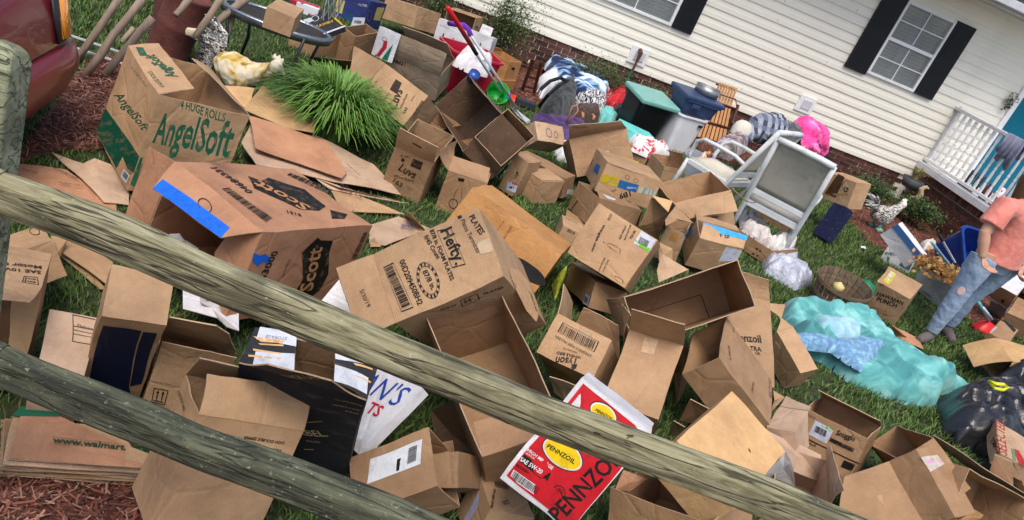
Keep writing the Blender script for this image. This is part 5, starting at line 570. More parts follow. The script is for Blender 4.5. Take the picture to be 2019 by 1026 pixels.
{'n':[-0.0,-1.0,0.0],'l':0.002,'k':'r','fi':-1,'p':[[-0.0019,-0.1685,-0.1954],[-0.1308,-0.1685,-0.1954],[-0.1289,-0.1685,-0.1754],[-0.0005,-0.1685,-0.1748]],'c':'#15120f'},
{'n':[-0.0,-1.0,0.0],'l':0.0026,'k':'t','fi':-1,'s':'6','o':[0.1589,-0.1685,-0.0778],'d':[-0.9898,-0.0,-0.1428],'u':[0.1428,-0.0,-0.9898],'w':0.0239,'c':'#15120f','h':1,'f':0,'b':1},
{'n':[-0.0,-1.0,0.0],'l':0.0026,'k':'t','fi':-1,'s':'MEGA PLUS','o':[0.1265,-0.1685,-0.1042],'d':[-0.9927,-0.0,-0.1208],'u':[0.1208,-0.0,-0.9927],'w':0.0775,'c':'#15120f','h':1,'f':0,'b':1},
{'n':[-0.0,-1.0,0.0],'l':0.002,'k':'r','fi':-1,'p':[[0.1797,-0.1685,-0.131],[-0.1793,-0.1685,-0.1394],[-0.1786,-0.1685,-0.133],[0.1795,-0.1685,-0.1248]],'c':'#24160c'},
{'n':[-0.0,-1.0,0.0],'l':0.002,'k':'r','fi':-1,'p':[[-0.1047,-0.1685,-0.1194],[-0.1627,-0.1685,-0.1235],[-0.1589,-0.1685,-0.0831],[-0.1034,-0.1685,-0.0804]],'c':'#15120f'},
{'n':[-0.0,-1.0,0.0],'l':0.0026,'k':'t','fi':-1,'s':'UP','o':[-0.0203,-0.1685,-0.0848],'d':[-0.9899,-0.0,-0.1417],'u':[0.1417,-0.0,-0.9899],'w':0.0261,'c':'#15120f','h':1,'f':0,'b':1},
{'n':[-0.0,-1.0,0.0],'l':0.0026,'k':'t','fi':-1,'s':'MULTI','o':[0.1521,-0.1685,-0.241],'d':[-0.9995,-0.0,0.0327],'u':[-0.0327,-0.0,-0.9995],'w':0.046,'c':'#15120f','h':1,'f':0,'b':0}],'inn':0},
{'id':'open51','name':'cardboard_box','label':'open brown carton with folded corners behind the taped one at lower right','col':'brown','o':[3.2542,2.9477,0.2065],'r':[[0.34814,0.57636,0.73933],[0.83955,0.1592,-0.51944],[-0.41709,0.80154,-0.42846]],'lo':[-0.2216,-0.0,-0.1498],'hi':[0.2216,0.1958,0.1498],'op':[(2,-1)],'fl':[],'dec':[],'inn':1},
{'id':'taped52','name':'cardboard_box','label':'brown carton with a square tape patch and one bright side at lower right','col':'brown','o':[3.1863,2.7509,0.2736],'r':[[-0.21388,-0.40314,0.88979],[0.35424,0.81686,0.45525],[-0.91037,0.41257,-0.0319]],'lo':[-0.1537,-0.1711,-0.1125],'hi':[-0.0,0.1711,0.1125],'op':[],'fl':[[[-0.0,-0.1711,-0.1125],[0.2294,-0.0485,-0.4796],[0.1378,0.1627,-0.3329],[-0.0,0.1711,-0.1125]]],'dec':[{'n':[-0.848,0.0,-0.5299],'l':0.0042,'k':'r','fi':0,'p':[[0.0794,0.0411,-0.2395],[0.0022,0.0367,-0.116],[-0.0002,-0.069,-0.1121],[0.0809,-0.0611,-0.2419]],'c':'#9c7c58'},
{'n':[-1.0,0.0,0.0],'l':0.002,'k':'r','fi':-1,'p':[[-0.1537,0.1316,-0.1173],[-0.1537,0.1247,0.0585],[-0.1537,0.0808,0.1364],[-0.1537,0.0548,-0.1125]],'c':'#b3aa9e'},
{'n':[-1.0,0.0,0.0],'l':0.002,'k':'r','fi':-1,'p':[[-0.1537,0.1137,-0.0972],[-0.1537,0.0982,0.0402],[-0.1537,0.0835,0.0437],[-0.1537,0.097,-0.1033]],'c':'#c488ae'}],'inn':0},
{'id':'ormd','name':'cardboard_box','label':'open tan carton with a blue sticker on its inner wall at the lower right corner','col':'tan','o':[3.4667,2.6866,0.1106],'r':[[0.98323,0.17862,0.03684],[-0.05333,0.47475,-0.8785],[-0.17441,0.8618,0.47632]],'lo':[-0.2233,0.0,-0.1501],'hi':[0.2233,0.3237,0.1501],'op':[(2,1)],'fl':[],'dec':[{'n':[-0.0,-1.0,0.0],'l':0.006,'k':'r','fi':-1,'p':[[0.3128,0.3237,-0.3169],[0.3374,0.3237,-0.2409],[1.3621,0.3237,-1.1313],[1.2802,0.3237,-1.1524]],'c':'#12247c'},
{'n':[-0.0,-1.0,0.0],'l':0.0066,'k':'t','fi':-1,'s':'ORM-D','o':[1.2484,0.3237,-1.0735],'d':[-0.7537,-0.0,0.6573],'u':[-0.6573,-0.0,-0.7537],'w':1.1163,'c':'#c9cdd6','h':1,'f':0,'b':1}],'inn':1},
{'id':'tomato','name':'cardboard_box','label':'tomato carton with dark red letters and a red tomato picture against the black bags','col':'peach','o':[4.6029,3.5806,0.1242],'r':[[0.86123,0.50573,-0.05018],[-0.50806,0.85433,-0.10952],[-0.01251,0.11982,0.99272]],'lo':[-0.1567,-0.1902,0.0],'hi':[0.1567,0.1902,0.1037],'op':[],'fl':[],'dec':[{'n':[-1.0,0.0,-0.0],'l':0.0026,'k':'t','fi':-1,'s':'TOMATO','o':[-0.1567,0.0301,0.0343],'d':[-0.0,-0.9731,0.2303],'u':[-0.0,0.2303,0.9731],'w':0.209,'c':'#5a1416','h':1,'f':0,'b':1},
{'n':[0.0,0.0,1.0],'l':0.0026,'k':'t','fi':-1,'s':'SELECTED','o':[-0.1154,-0.1859,0.1037],'d':[0.0485,0.9988,-0.0],'u':[-0.9988,0.0485,0.0],'w':0.4059,'c':'#9a3a30','h':1,'f':0,'b':0},
{'n':[0.0,0.0,1.0],'l':0.002,'k':'r','fi':-1,'p':[[-0.06,-0.0536,0.1037],[-0.0264,-0.042,0.1037],[-0.0009,-0.1297,0.1037],[0.0059,-0.2051,0.1037],[-0.0406,-0.1958,0.1037],[-0.0542,-0.126,0.1037]],'c':'#a32a28'},
{'n':[0.0,0.0,1.0],'l':0.002,'k':'r','fi':-1,'p':[[-0.0791,-0.0682,0.1037],[-0.06,-0.0536,0.1037],[-0.0553,-0.1826,0.1037],[-0.0794,-0.1855,0.1037]],'c':'#5d7a5a'}],'inn':0},
{'id':'orange56','name':'cardboard_box','label':'bright orange tan carton at the right edge over the black bags, big flap out','col':'bright','o':[5.744,4.95,0.0803],'r':[[0.93528,0.3084,-0.17362],[-0.30732,0.95101,0.03376],[0.17552,0.02178,0.98423]],'lo':[-0.1496,-0.1898,0.0],'hi':[0.1496,0.1898,0.2603],'op':[(0,-1)],'fl':[[[-0.1496,-0.1898,0.2603],[-0.3766,-0.1694,0.1014],[-0.3633,0.1762,0.1107],[-0.1496,0.1898,0.2603]]],'dec':[],'inn':0},
{'id':'right57','name':'cardboard_box','label':'brown carton crossed with black tape near the red shovel','col':'brown','o':[6.1945,5.6838,0.0372],'r':[[-0.64153,0.7484,0.16836],[0.76637,0.63487,0.0981],[-0.03347,0.19196,-0.98083]],'lo':[-0.0853,-0.1807,-0.1993],'hi':[0.0853,0.1807,0.0],'op':[],'fl':[],'dec':[{'n':[-0.0,0.0,-1.0],'l':0.002,'k':'r','fi':-1,'p':[[0.0776,0.2067,-0.1993],[0.0419,0.2258,-0.1993],[-0.0717,0.1561,-0.1993],[-0.0692,0.0833,-0.1993]],'c':'#1b1d20'},
{'n':[-0.0,0.0,-1.0],'l':0.002,'k':'r','fi':-1,'p':[[0.0762,0.0249,-0.1993],[0.059,0.0183,-0.1993],[0.0703,-0.1653,-0.1993],[0.0851,-0.1625,-0.1993]],'c':'#9aa0a6'}],'inn':0},
{'id':'punch','name':'cardboard_box','label':'closed fruit drink carton beside the bushel basket with a yellow edged label','col':'tan','o':[4.9619,5.7278,0.0496],'r':[[-0.73214,0.64186,0.22801],[0.68054,0.70357,0.20459],[-0.0291,0.30496,-0.95192]],'lo':[-0.1523,-0.1485,-0.3153],'hi':[0.1523,0.1485,-0.0],'op':[],'fl':[],'dec':[{'n':[0.0,-1.0,0.0],'l':0.0026,'k':'t','fi':-1,'s':'HAWAIIAN','o':[0.0952,-0.1485,-0.1914],'d':[-0.9867,-0.0,-0.1624],'u':[0.1624,-0.0,-0.9867],'w':0.2257,'c':'#15120f','h':1.2,'f':0,'b':1},
{'n':[0.0,-1.0,0.0],'l':0.0026,'k':'t','fi':-1,'s':'PUNCH','o':[0.0704,-0.1485,-0.1386],'d':[-0.9815,0.0,-0.1915],'u':[0.1915,-0.0,-0.9815],'w':0.1716,'c':'#15120f','h':1.2,'f':0,'b':1},
{'n':[0.0,-1.0,0.0],'l':0.0026,'k':'t','fi':-1,'s':'FRUIT JUICY RED','o':[0.0771,-0.1485,-0.043],'d':[-0.9949,-0.0,-0.101],'u':[0.101,-0.0,-0.9949],'w':0.1441,'c':'#15120f','h':1,'f':0,'b':0},
{'n':[0.0,-1.0,0.0],'l':0.0026,'k':'t','fi':-1,'s':'NATURALLY FLAVORED','o':[0.0676,-0.1485,-0.0621],'d':[-0.9775,0.0,-0.211],'u':[0.211,-0.0,-0.9775],'w':0.1272,'c':'#15120f','h':1,'f':0,'b':0},
{'n':[0.0,0.0,-1.0],'l':0.002,'k':'r','fi':-1,'p':[[0.121,0.1024,-0.3153],[0.0668,0.0936,-0.3153],[0.0629,-0.115,-0.3153],[0.1193,-0.1031,-0.3153]],'c':'#b5a93a'},
{'n':[0.0,0.0,-1.0],'l':0.002,'k':'r','fi':-1,'p':[[0.1207,0.0858,-0.3153],[0.0839,0.0851,-0.3153],[0.0834,-0.1078,-0.3153],[0.1168,-0.1,-0.3153]],'c':'#b8bac6'},
{'n':[0.0,-1.0,0.0],'l':0.0026,'k':'t','fi':-1,'s':'24','o':[0.1227,-0.1485,-0.2882],'d':[-0.9819,0.0,-0.1892],'u':[0.1892,-0.0,-0.9819],'w':0.037,'c':'#15120f','h':1,'f':0,'b':0}],'inn':0},
{'id':'bluewhite','name':'cardboard_box','label':'white carton with dark blue side lying on the produce carton by the garden bed','col':'white','o':[5.6383,6.8341,0.3172],'r':[[0.7688,-0.62069,0.15392],[0.62536,0.67941,-0.38382],[0.13366,0.39134,0.91049]],'lo':[-0.1389,-0.2021,-0.0],'hi':[0.1389,0.2021,0.152],'op':[],'fl':[],'dec':[{'n':[-0.0,-0.0,1.0],'l':0.002,'k':'r','fi':-1,'p':[[-0.1426,-0.1994,0.152],[0.0278,-0.2042,0.152],[0.0186,0.2052,0.152],[-0.1488,0.2031,0.152]],'c':'#06345c'},
{'n':[-0.0,-0.0,1.0],'l':0.0026,'k':'t','fi':-1,'s':'PAPER','o':[0.1057,0.0309,0.152],'d':[0.1211,-0.9926,0.0],'u':[0.9926,0.1211,0.0],'w':0.0441,'c':'#333','h':1,'f':0,'b':0}],'inn':0},
{'id':'sysco','name':'cardboard_box','label':'white produce carton with blue lettering under the blue sided one','col':'white','o':[6.1545,7.3469,0.0254],'r':[[-0.76506,-0.12945,0.63082],[0.64261,-0.0901,0.76087],[-0.04166,0.98748,0.15212]],'lo':[-0.16,0.0,-0.125],'hi':[0.16,0.1794,0.125],'op':[],'fl':[],'dec':[{'n':[0.0,0.0,-1.0],'l':0.0026,'k':'t','fi':-1,'s':'SYSCO','o':[0.1376,0.0778,-0.125],'d':[-0.8893,0.4574,-0.0],'u':[0.4574,0.8893,0.0],'w':0.1274,'c':'#28486a','h':1,'f':0,'b':1},
{'n':[0.0,0.0,-1.0],'l':0.002,'k':'r','fi':-1,'p':[[-0.0445,0.1263,-0.125],[-0.1431,0.1262,-0.125],[-0.1512,0.0433,-0.125],[-0.0366,0.0456,-0.125]],'c':'#5a6270'},
{'n':[0.0,0.0,-1.0],'l':0.002,'k':'r','fi':-1,'p':[[0.1088,0.0778,-0.125],[0.0768,0.0713,-0.125],[0.0677,0.0257,-0.125],[0.0943,0.0355,-0.125]],'c':'#4a8a4a'}],'inn':0},
{'id':'greybox','name':'cardboard_box','label':'pale grey carton filled with dry orange leaves next to the blue tub','col':'greywhite','o':[6.1986,6.5991,0.0461],'r':[[-0.25965,-0.18624,0.94757],[0.96458,-0.09732,0.24518],[0.04656,0.97767,0.20491]],'lo':[-0.2198,-0.0,-0.175],'hi':[0.2198,0.2772,0.175],'op':[(1,1)],'fl':[],'dec':[{'n':[0.0,0.0,-1.0],'l':0.0026,'k':'t','fi':-1,'s':'CHIQUITA','o':[0.0768,0.0234,-0.175],'d':[-0.9995,0.0305,-0.0],'u':[0.0305,0.9995,0.0],'w':0.1342,'c':'#15120f','h':1,'f':0,'b':0}],'inn':0},
{'id':'white62','name':'cardboard_box','label':'brown box with a white lid behind the standing woman','col':'brown','o':[6.7263,6.4557,0.316],'r':[[-0.66074,0.51114,0.54969],[0.75037,0.43094,0.50124],[0.01932,0.74366,-0.66828]],'lo':[-0.0943,-0.0,-0.1418],'hi':[0.0943,0.2425,0.1418],'op':[],'fl':[],'dec':[{'n':[-0.0,-0.0,-1.0],'l':0.002,'k':'r','fi':-1,'p':[[-0.0929,0.0094,-0.1418],[0.0909,-0.0088,-0.1418],[0.0935,0.247,-0.1418],[-0.0946,0.2354,-0.1418]],'c':'#c9c4c8'},
{'n':[-0.0,-1.0,-0.0],'l':0.002,'k':'r','fi':-1,'p':[[-0.0053,-0.0,0.0352],[-0.0305,-0.0,0.0311],[-0.0352,-0.0,0.0962],[-0.0086,0.0,0.0963]],'c':'#15120f'}],'inn':0},
{'id':'grey62','name':'cardboard_box','label':'grey box beneath the brown box with the white lid','col':'greywhite','o':[7.0072,6.6886,0.0941],'r':[[-0.65933,0.37938,0.64912],[0.75002,0.39203,0.53271],[-0.05237,0.83808,-0.54302]],'lo':[-0.0828,0.0,-0.166],'hi':[0.0828,0.3,0.166],'op':[],'fl':[],'dec':[],'inn':0},
{'id':'right62','name':'cardboard_box','label':'brown carton with faint print at the right edge above the bright orange tan one','col':'brown','o':[6.9437,6.3346,0.1187],'r':[[0.67635,0.66952,-0.30709],[-0.72974,0.66575,-0.15575],[0.10017,0.32944,0.93885]],'lo':[-0.1032,-0.1778,0.0],'hi':[0.1032,0.1778,0.1995],'op':[],'fl':[],'dec':[{'n':[0.0,0.0,1.0],'l':0.0026,'k':'t','fi':-1,'s':'BOUNTY','o':[-0.0647,0.0604,0.1995],'d':[0.9942,0.1079,-0.0],'u':[-0.1079,0.9942,0.0],'w':0.0591,'c':'#4a3420','h':1,'f':0,'b':0}],'inn':0},
{'id':'gbox','name':'cardboard_box','label':'tan carton with dark printed panel stacked behind the chair arm','col':'tan','o':[5.3422,7.6534,0.3718],'r':[[-0.35524,-0.15273,0.92222],[0.92334,0.09654,0.37165],[-0.14579,0.98354,0.10672]],'lo':[-0.1955,-0.0,-0.125],'hi':[0.1955,0.2879,0.125],'op':[],'fl':[],'dec':[{'n':[-0.0,-0.0,-1.0],'l':0.002,'k':'r','fi':-1,'p':[[0.0561,0.3074,-0.125],[-0.0367,0.2994,-0.125],[-0.0198,0.0503,-0.125],[0.1334,0.0505,-0.125]],'c':'#4a3018'},
{'n':[-0.0,-0.0,-1.0],'l':0.0026,'k':'t','fi':-1,'s':'G','o':[-0.1335,0.1454,-0.125],'d':[-0.0318,0.9995,0.0],'u':[0.9995,0.0318,-0.0],'w':0.0547,'c':'#15120f','h':1,'f':0,'b':1},
{'n':[-0.0,-0.0,-1.0],'l':0.0026,'k':'t','fi':-1,'s':'Marlboro','o':[-0.0193,0.1416,-0.125],'d':[-0.4005,0.9163,-0.0],'u':[0.9163,0.4005,-0.0],'w':0.1321,'c':'#15120f','h':1,'f':1,'b':0},
{'n':[-0.0,-0.0,-1.0],'l':0.002,'k':'r','fi':-1,'p':[[0.1613,0.0308,-0.125],[-0.1427,0.1488,-0.125],[-0.156,0.1312,-0.125],[0.1395,0.0203,-0.125]],'c':'#9a7450'}],'inn':0},
{'id':'navybox','name':'cardboard_box','label':'navy blue carton under the printed one behind the chair arm','col':'navyd','o':[5.1148,7.2663,0.0328],'r':[[-0.25117,0.21962,0.9427],[0.9533,0.22489,0.2016],[-0.16773,0.94931,-0.26584]],'lo':[-0.1,-0.0,-0.06],'hi':[0.1,0.3871,0.06],'op':[],'fl':[],'dec':[],'inn':0},
{'id':'under63','name':'cardboard_box','label':'plain brown carton on the grass underneath the bench','col':'brown','o':[4.4976,7.2663,0.0076],'r':[[-0.58766,-0.08465,0.80467],[0.80911,-0.06148,0.58443],[-0.0,0.99451,0.10462]],'lo':[-0.2545,-0.0,-0.075],'hi':[0.2545,0.129,0.075],'op':[],'fl':[],'dec':[],'inn':0},
{'id':'papers','name':'cardboard_box','label':'low brown carton heaped with crumpled white paper beside the bench leg','col':'brown','o':[3.9075,6.2356,0.0119],'r':[[-0.54995,0.83513,0.01072],[0.83413,0.54986,-0.04346],[-0.04219,-0.01496,-0.999]],'lo':[-0.202,-0.2351,-0.1413],'hi':[0.202,0.2351,-0.0],'op':[(2,-1)],'fl':[],'dec':[{'n':[0.0,-1.0,-0.0],'l':0.002,'k':'r','fi':-1,'p':[[-0.0588,-0.2351,-0.0876],[-0.0845,-0.2351,-0.0922],[-0.083,-0.2351,-0.0757],[-0.0604,-0.2351,-0.0729]],'c':'#15120f'},
{'n':[0.0,-1.0,-0.0],'l':0.002,'k':'r','fi':-1,'p':[[-0.1008,-0.2351,-0.0888],[-0.1221,-0.2351,-0.0909],[-0.1194,-0.2351,-0.0764],[-0.0981,-0.2351,-0.0742]],'c':'#15120f'},
{'n':[0.0,-1.0,-0.0],'l':0.002,'k':'r','fi':-1,'p':[[-0.0553,-0.2351,-0.0332],[-0.0758,-0.2351,-0.0349],[-0.0743,-0.2351,-0.0182],[-0.0527,-0.2351,-0.0159]],'c':'#15120f'},
{'n':[0.0,-1.0,-0.0],'l':0.002,'k':'r','fi':-1,'p':[[-0.0963,-0.2351,-0.0366],[-0.1187,-0.2351,-0.0395],[-0.116,-0.2351,-0.0248],[-0.0958,-0.2351,-0.0206]],'c':'#15120f'}],'inn':0},
{'id':'b65a','name':'cardboard_box','label':'dark brown carton under the red and white cloth, in front of the teal box','col':'brown','o':[3.0583,7.8824,0.0074],'r':[[-0.86502,0.50039,-0.03669],[0.50125,0.86508,-0.01962],[0.02192,-0.03537,-0.99913]],'lo':[-0.1184,-0.1523,-0.1361],'hi':[0.1184,0.1523,-0.0],'op':[],'fl':[],'dec':[],'inn':0},
{'id':'b65b','name':'cardboard_box','label':'small open tan carton at the foot of the white bin','col':'tan','o':[3.2712,7.569,0.0134],'r':[[-0.20026,0.97461,0.10013],[0.97968,0.20039,0.00888],[-0.01141,0.09987,-0.99493]],'lo':[-0.1682,-0.12,-0.1654],'hi':[0.1682,0.12,0.0],'op':[(2,-1)],'fl':[[[-0.1682,0.12,-0.1654],[-0.2065,-0.0088,-0.3302],[0.2716,0.1011,-0.1896],[0.1682,0.12,-0.1654]]],'dec':[],'inn':0},
{'id':'in67','name':'cardboard_box','label':'brown carton with a small white label wedged below the wine carton','col':'brown','o':[1.7355,4.16,0.0642],'r':[[-0.03323,0.99932,0.01622],[0.96453,0.03631,-0.26148],[-0.26189,0.00695,-0.96507]],'lo':[-0.2441,-0.0969,-0.1593],'hi':[0.2441,0.0969,-0.0],'op':[],'fl':[],'dec':[{'n':[0.0,-1.0,-0.0],'l':0.002,'k':'r','fi':-1,'p':[[-0.1528,-0.0969,-0.0564],[-0.2245,-0.0969,-0.0586],[-0.2371,-0.0969,-0.0023],[-0.1525,-0.0969,0.0049]],'c':'#a9b2bd'},
{'n':[0.0,-1.0,-0.0],'l':0.0034000000000000002,'k':'bar','fi':-1,'p':[[-0.1606,-0.0969,-0.0426],[-0.2129,-0.0969,-0.0469],[-0.215,-0.0969,-0.0112],[-0.1645,-0.0969,-0.0071]],'c':'#15120f'}],'inn':0},
{'id':'b68a','name':'cardboard_box','label':'plain brown carton flap right of the labelled one, below the upper rail','col':'brown','o':[0.7469,2.1586,0.1521],'r':[[-0.5674,-0.19963,-0.79888],[-0.62818,0.7322,0.26319],[0.5324,0.65117,-0.54085]],'lo':[-0.1853,0.0,-0.0997],'hi':[0.1853,0.115,0.0997],'op':[],'fl':[],'dec':[],'inn':0},
{'id':'care','name':'cardboard_box','label':'tan carton with care instructions half under the red oil carton','col':'tan','o':[0.9324,2.1355,0.0155],'r':[[0.97682,-0.18713,0.10398],[0.17901,0.98037,0.08264],[-0.11741,-0.06211,0.99114]],'lo':[-0.0898,-0.0932,-0.0],'hi':[0.0898,0.0932,0.1822],'op':[],'fl':[],'dec':[{'n':[0.0,-0.0,1.0],'l':0.0026,'k':'t','fi':-1,'s':'Handle with care','o':[-0.0821,-0.0914,0.1822],'d':[0.3658,0.9307,-0.0],'u':[-0.9307,0.3658,0.0],'w':0.1102,'c':'#15120f','h':1,'f':0,'b':1},
{'n':[0.0,-0.0,1.0],'l':0.0034000000000000002,'k':'bar','fi':-1,'p':[[-0.0275,0.0982,0.1822],[0.0275,0.0795,0.1822],[0.0181,0.0248,0.1822],[-0.0429,0.0211,0.1822]],'c':'#15120f'},
{'n':[0.0,-0.0,1.0],'l':0.0026,'k':'t','fi':-1,'s':'SET','o':[-0.0269,-0.0605,0.1822],'d':[0.8745,0.485,-0.0],'u':[-0.485,0.8745,0.0],'w':0.0329,'c':'#15120f','h':1,'f':0,'b':0},
{'n':[0.0,-0.0,1.0],'l':0.002,'k':'ell','fi':-1,'o':[-0.0075,-0.0396,0.1822],'a':[0.0093,0.0,0.0],'b':[0.0054,0.0111,0.0],'c':'#15120f','st':1},
{'n':[-1.0,-0.0,-0.0],'l':0.002,'k':'r','fi':-1,'p':[[-0.0898,0.02,0.1585],[-0.0898,-0.0186,0.1235],[-0.0898,-0.0139,0.0408],[-0.0898,0.0204,0.0262]],'c':'#a9a6c4'}],'inn':0},
{'id':'pennzoil','name':'cardboard_box','label':'red and white motor oil carton with yellow oval emblem crossed by the upper rail','col':'white','o':[0.9927,1.9909,0.3617],'r':[[-0.84823,0.32948,0.41466],[0.50116,0.24611,0.82962],[0.1713,0.91152,-0.37388]],'lo':[-0.1415,-0.0,-0.1],'hi':[0.1415,0.4298,0.1],'op':[],'fl':[],'dec':[{'n':[-0.0,-0.0,-1.0],'l':0.002,'k':'r','fi':-1,'p':[[0.125,0.4186,-0.1],[-0.0876,0.4183,-0.1],[-0.1153,0.4087,-0.1],[-0.1379,0.2736,-0.1],[-0.1396,0.0387,-0.1],[-0.0968,0.0134,-0.1],[0.1282,0.021,-0.1]],'c':'#b5101e'},
{'n':[-0.0,-0.0,-1.0],'l':0.0028,'k':'ell','fi':-1,'o':[0.0299,0.1958,-0.1],'a':[-0.0732,-0.0086,-0.0],'b':[-0.0159,0.0476,0.0],'c':'#0f0f10','st':0},
{'n':[-0.0,-0.0,-1.0],'l':0.0036,'k':'ell','fi':-1,'o':[0.0299,0.1958,-0.1],'a':[-0.0701,-0.0079,0.0],'b':[-0.0152,0.0444,0.0],'c':'#c9c9c9','st':0},
{'n':[-0.0,-0.0,-1.0],'l':0.0044,'k':'ell','fi':-1,'o':[0.0299,0.1958,-0.1],'a':[-0.0648,-0.0074,0.0],'b':[-0.0138,0.0398,0.0],'c':'#d9b60a','st':0},
{'n':[-0.0,-0.0,-1.0],'l':0.002,'k':'r','fi':-1,'p':[[0.0426,0.2272,-0.1],[0.0202,0.2253,-0.1],[0.0225,0.2021,-0.1],[0.0111,0.2035,-0.1],[0.0083,0.1636,-0.1],[0.0239,0.1602,-0.1],[0.0273,0.1769,-0.1],[0.0383,0.1698,-0.1],[0.0388,0.1965,-0.1],[0.0523,0.1977,-0.1]],'c':'#b5101e'},
{'n':[-0.0,-0.0,-1.0],'l':0.005599999999999999,'k':'t','fi':-1,'s':'PENNZOIL','o':[0.0835,0.1793,-0.1],'d':[-0.9921,0.1258,-0.0],'u':[0.1258,0.9921,-0.0],'w':0.1044,'c':'#101010','h':1.0,'f':0,'b':1},
{'n':[-0.0,-0.0,-1.0],'l':0.0026,'k':'t','fi':-1,'s':'HIGH MILEAGE','o':[0.125,0.1291,-0.1],'d':[-1.0,0.0057,0.0],'u':[0.0057,1.0,-0.0],'w':0.1021,'c':'#d0d0d0','h':1,'f':0,'b':1},
{'n':[-0.0,-0.0,-1.0],'l':0.002,'k':'r','fi':-1,'p':[[0.1242,0.1144,-0.1],[0.0173,0.1175,-0.1],[0.0096,0.0817,-0.1],[0.1248,0.0866,-0.1]],'c':'#101010'},
{'n':[-0.0,-0.0,-1.0],'l':0.004999999999999999,'k':'t','fi':-1,'s':'SAE 5W-20','o':[0.1236,0.0893,-0.1],'d':[-0.9966,0.082,-0.0],'u':[0.082,0.9966,-0.0],'w':0.0818,'c':'#d0d0d0','h':1.2,'f':0,'b':1},
{'n':[-0.0,-0.0,-1.0],'l':0.0026,'k':'t','fi':-1,'s':'VEHICLES','o':[0.1237,0.1191,-0.1],'d':[-0.9991,0.0426,0.0],'u':[0.0426,0.9991,-0.0],'w':0.0343,'c':'#d0d0d0','h':1,'f':0,'b':0},
{'n':[-0.0,-0.0,-1.0],'l':0.0026,'k':'t','fi':-1,'s':'MODERN','o':[0.1222,0.0665,-0.1],'d':[-0.9968,0.0799,-0.0],'u':[0.0799,0.9968,-0.0],'w':0.0479,'c':'#101010','h':1,'f':0,'b':1},
{'n':[-0.0,-0.0,-1.0],'l':0.002,'k':'r','fi':-1,'p':[[0.1201,0.0512,-0.1],[0.0133,0.0571,-0.1],[0.0091,0.0266,-0.1],[0.1161,0.0229,-0.1]],'c':'#c9c9c9'},
{'n':[-0.0,-0.0,-1.0],'l':0.0034000000000000002,'k':'bar','fi':-1,'p':[[0.1148,0.0498,-0.1],[0.0145,0.0544,-0.1],[0.0123,0.0306,-0.1],[0.1126,0.026,-0.1]],'c':'#101010'},
{'n':[-0.0,-0.0,-1.0],'l':0.0026,'k':'t','fi':-1,'s':'PENNZOIL','o':[-0.0994,0.0029,-0.1],'d':[-0.0862,0.9963,0.0],'u':[0.9963,0.0862,-0.0],'w':0.3211,'c':'#101010','h':1.1,'f':0,'b':1},
{'n':[-0.0,-0.0,-1.0],'l':0.002,'k':'ell','fi':-1,'o':[-0.0391,0.0835,-0.1],'a':[-0.0204,0.0077,-0.0],'b':[-0.0099,-0.0228,0.0],'c':'#101010','st':1},
{'n':[-0.0,-0.0,-1.0],'l':0.002,'k':'ell','fi':-1,'o':[-0.0391,0.0835,-0.1],'a':[-0.0126,0.0051,0.0],'b':[-0.0059,-0.0136,0.0],'c':'#101010','st':0},
{'n':[-0.0,-0.0,-1.0],'l':0.005599999999999999,'k':'t','fi':-1,'s':'API','o':[-0.0266,0.0835,-0.1],'d':[-0.9921,0.1258,0.0],'u':[0.1258,0.9921,-0.0],'w':0.0229,'c':'#b5101e','h':1,'f':0,'b':0},
{'n':[-0.0,-0.0,-1.0],'l':0.0026,'k':'t','fi':-1,'s':'FULL SYNTHETIC','o':[-0.0266,0.0366,-0.1],'d':[-0.9999,0.0103,0.0],'u':[0.0103,0.9999,-0.0],'w':0.0538,'c':'#101010','h':1,'f':0,'b':0},
{'n':[-0.0,-0.0,-1.0],'l':0.0026,'k':'t','fi':-1,'s':'MOTOR OIL','o':[-0.0301,0.0269,-0.1],'d':[-0.9992,0.0395,-0.0],'u':[0.0395,0.9992,-0.0],'w':0.0405,'c':'#101010','h':1,'f':0,'b':0},
{'n':[-0.0,-0.0,-1.0],'l':0.0028,'k':'ell','fi':-1,'o':[0.0113,0.3844,-0.1],'a':[-0.0495,0.0044,0.0],'b':[0.0081,0.0308,-0.0],'c':'#0f0f10','st':0},
{'n':[-0.0,-0.0,-1.0],'l':0.0036,'k':'ell','fi':-1,'o':[0.0113,0.3844,-0.1],'a':[-0.0465,0.0052,-0.0],'b':[0.0071,0.0274,0.0],'c':'#c9c9c9','st':0},
{'n':[-0.0,-0.0,-1.0],'l':0.0044,'k':'ell','fi':-1,'o':[0.0113,0.3844,-0.1],'a':[-0.0412,0.0057,-0.0],'b':[0.0071,0.0233,-0.0],'c':'#d9b60a','st':0},
{'n':[-0.0,-0.0,-1.0],'l':0.005599999999999999,'k':'t','fi':-1,'s':'PENNZOIL','o':[0.0378,0.3745,-0.1],'d':[-0.9847,0.1744,-0.0],'u':[0.1744,0.9847,-0.0],'w':0.0633,'c':'#101010','h':1,'f':0,'b':1},
{'n':[-0.0,-0.0,-1.0],'l':0.002,'k':'r','fi':-1,'p':[[0.0233,0.3994,-0.1],[-0.0013,0.3993,-0.1],[-0.002,0.3831,-0.1],[0.0182,0.3827,-0.1]],'c':'#b5101e'}],'inn':0},
{'id':'b69','name':'cardboard_box','label':'open brown carton cut off by the bottom edge, right of the red oil carton','col':'brown','o':[1.7277,2.2186,0.1398],'r':[[-0.61328,0.74277,0.26866],[0.67197,0.66941,-0.31679],[-0.41515,-0.01375,-0.90965]],'lo':[-0.2092,-0.2163,-0.1992],'hi':[0.2092,0.2163,0.0],'op':[(2,-1)],'fl':[],'dec':[],'inn':0},
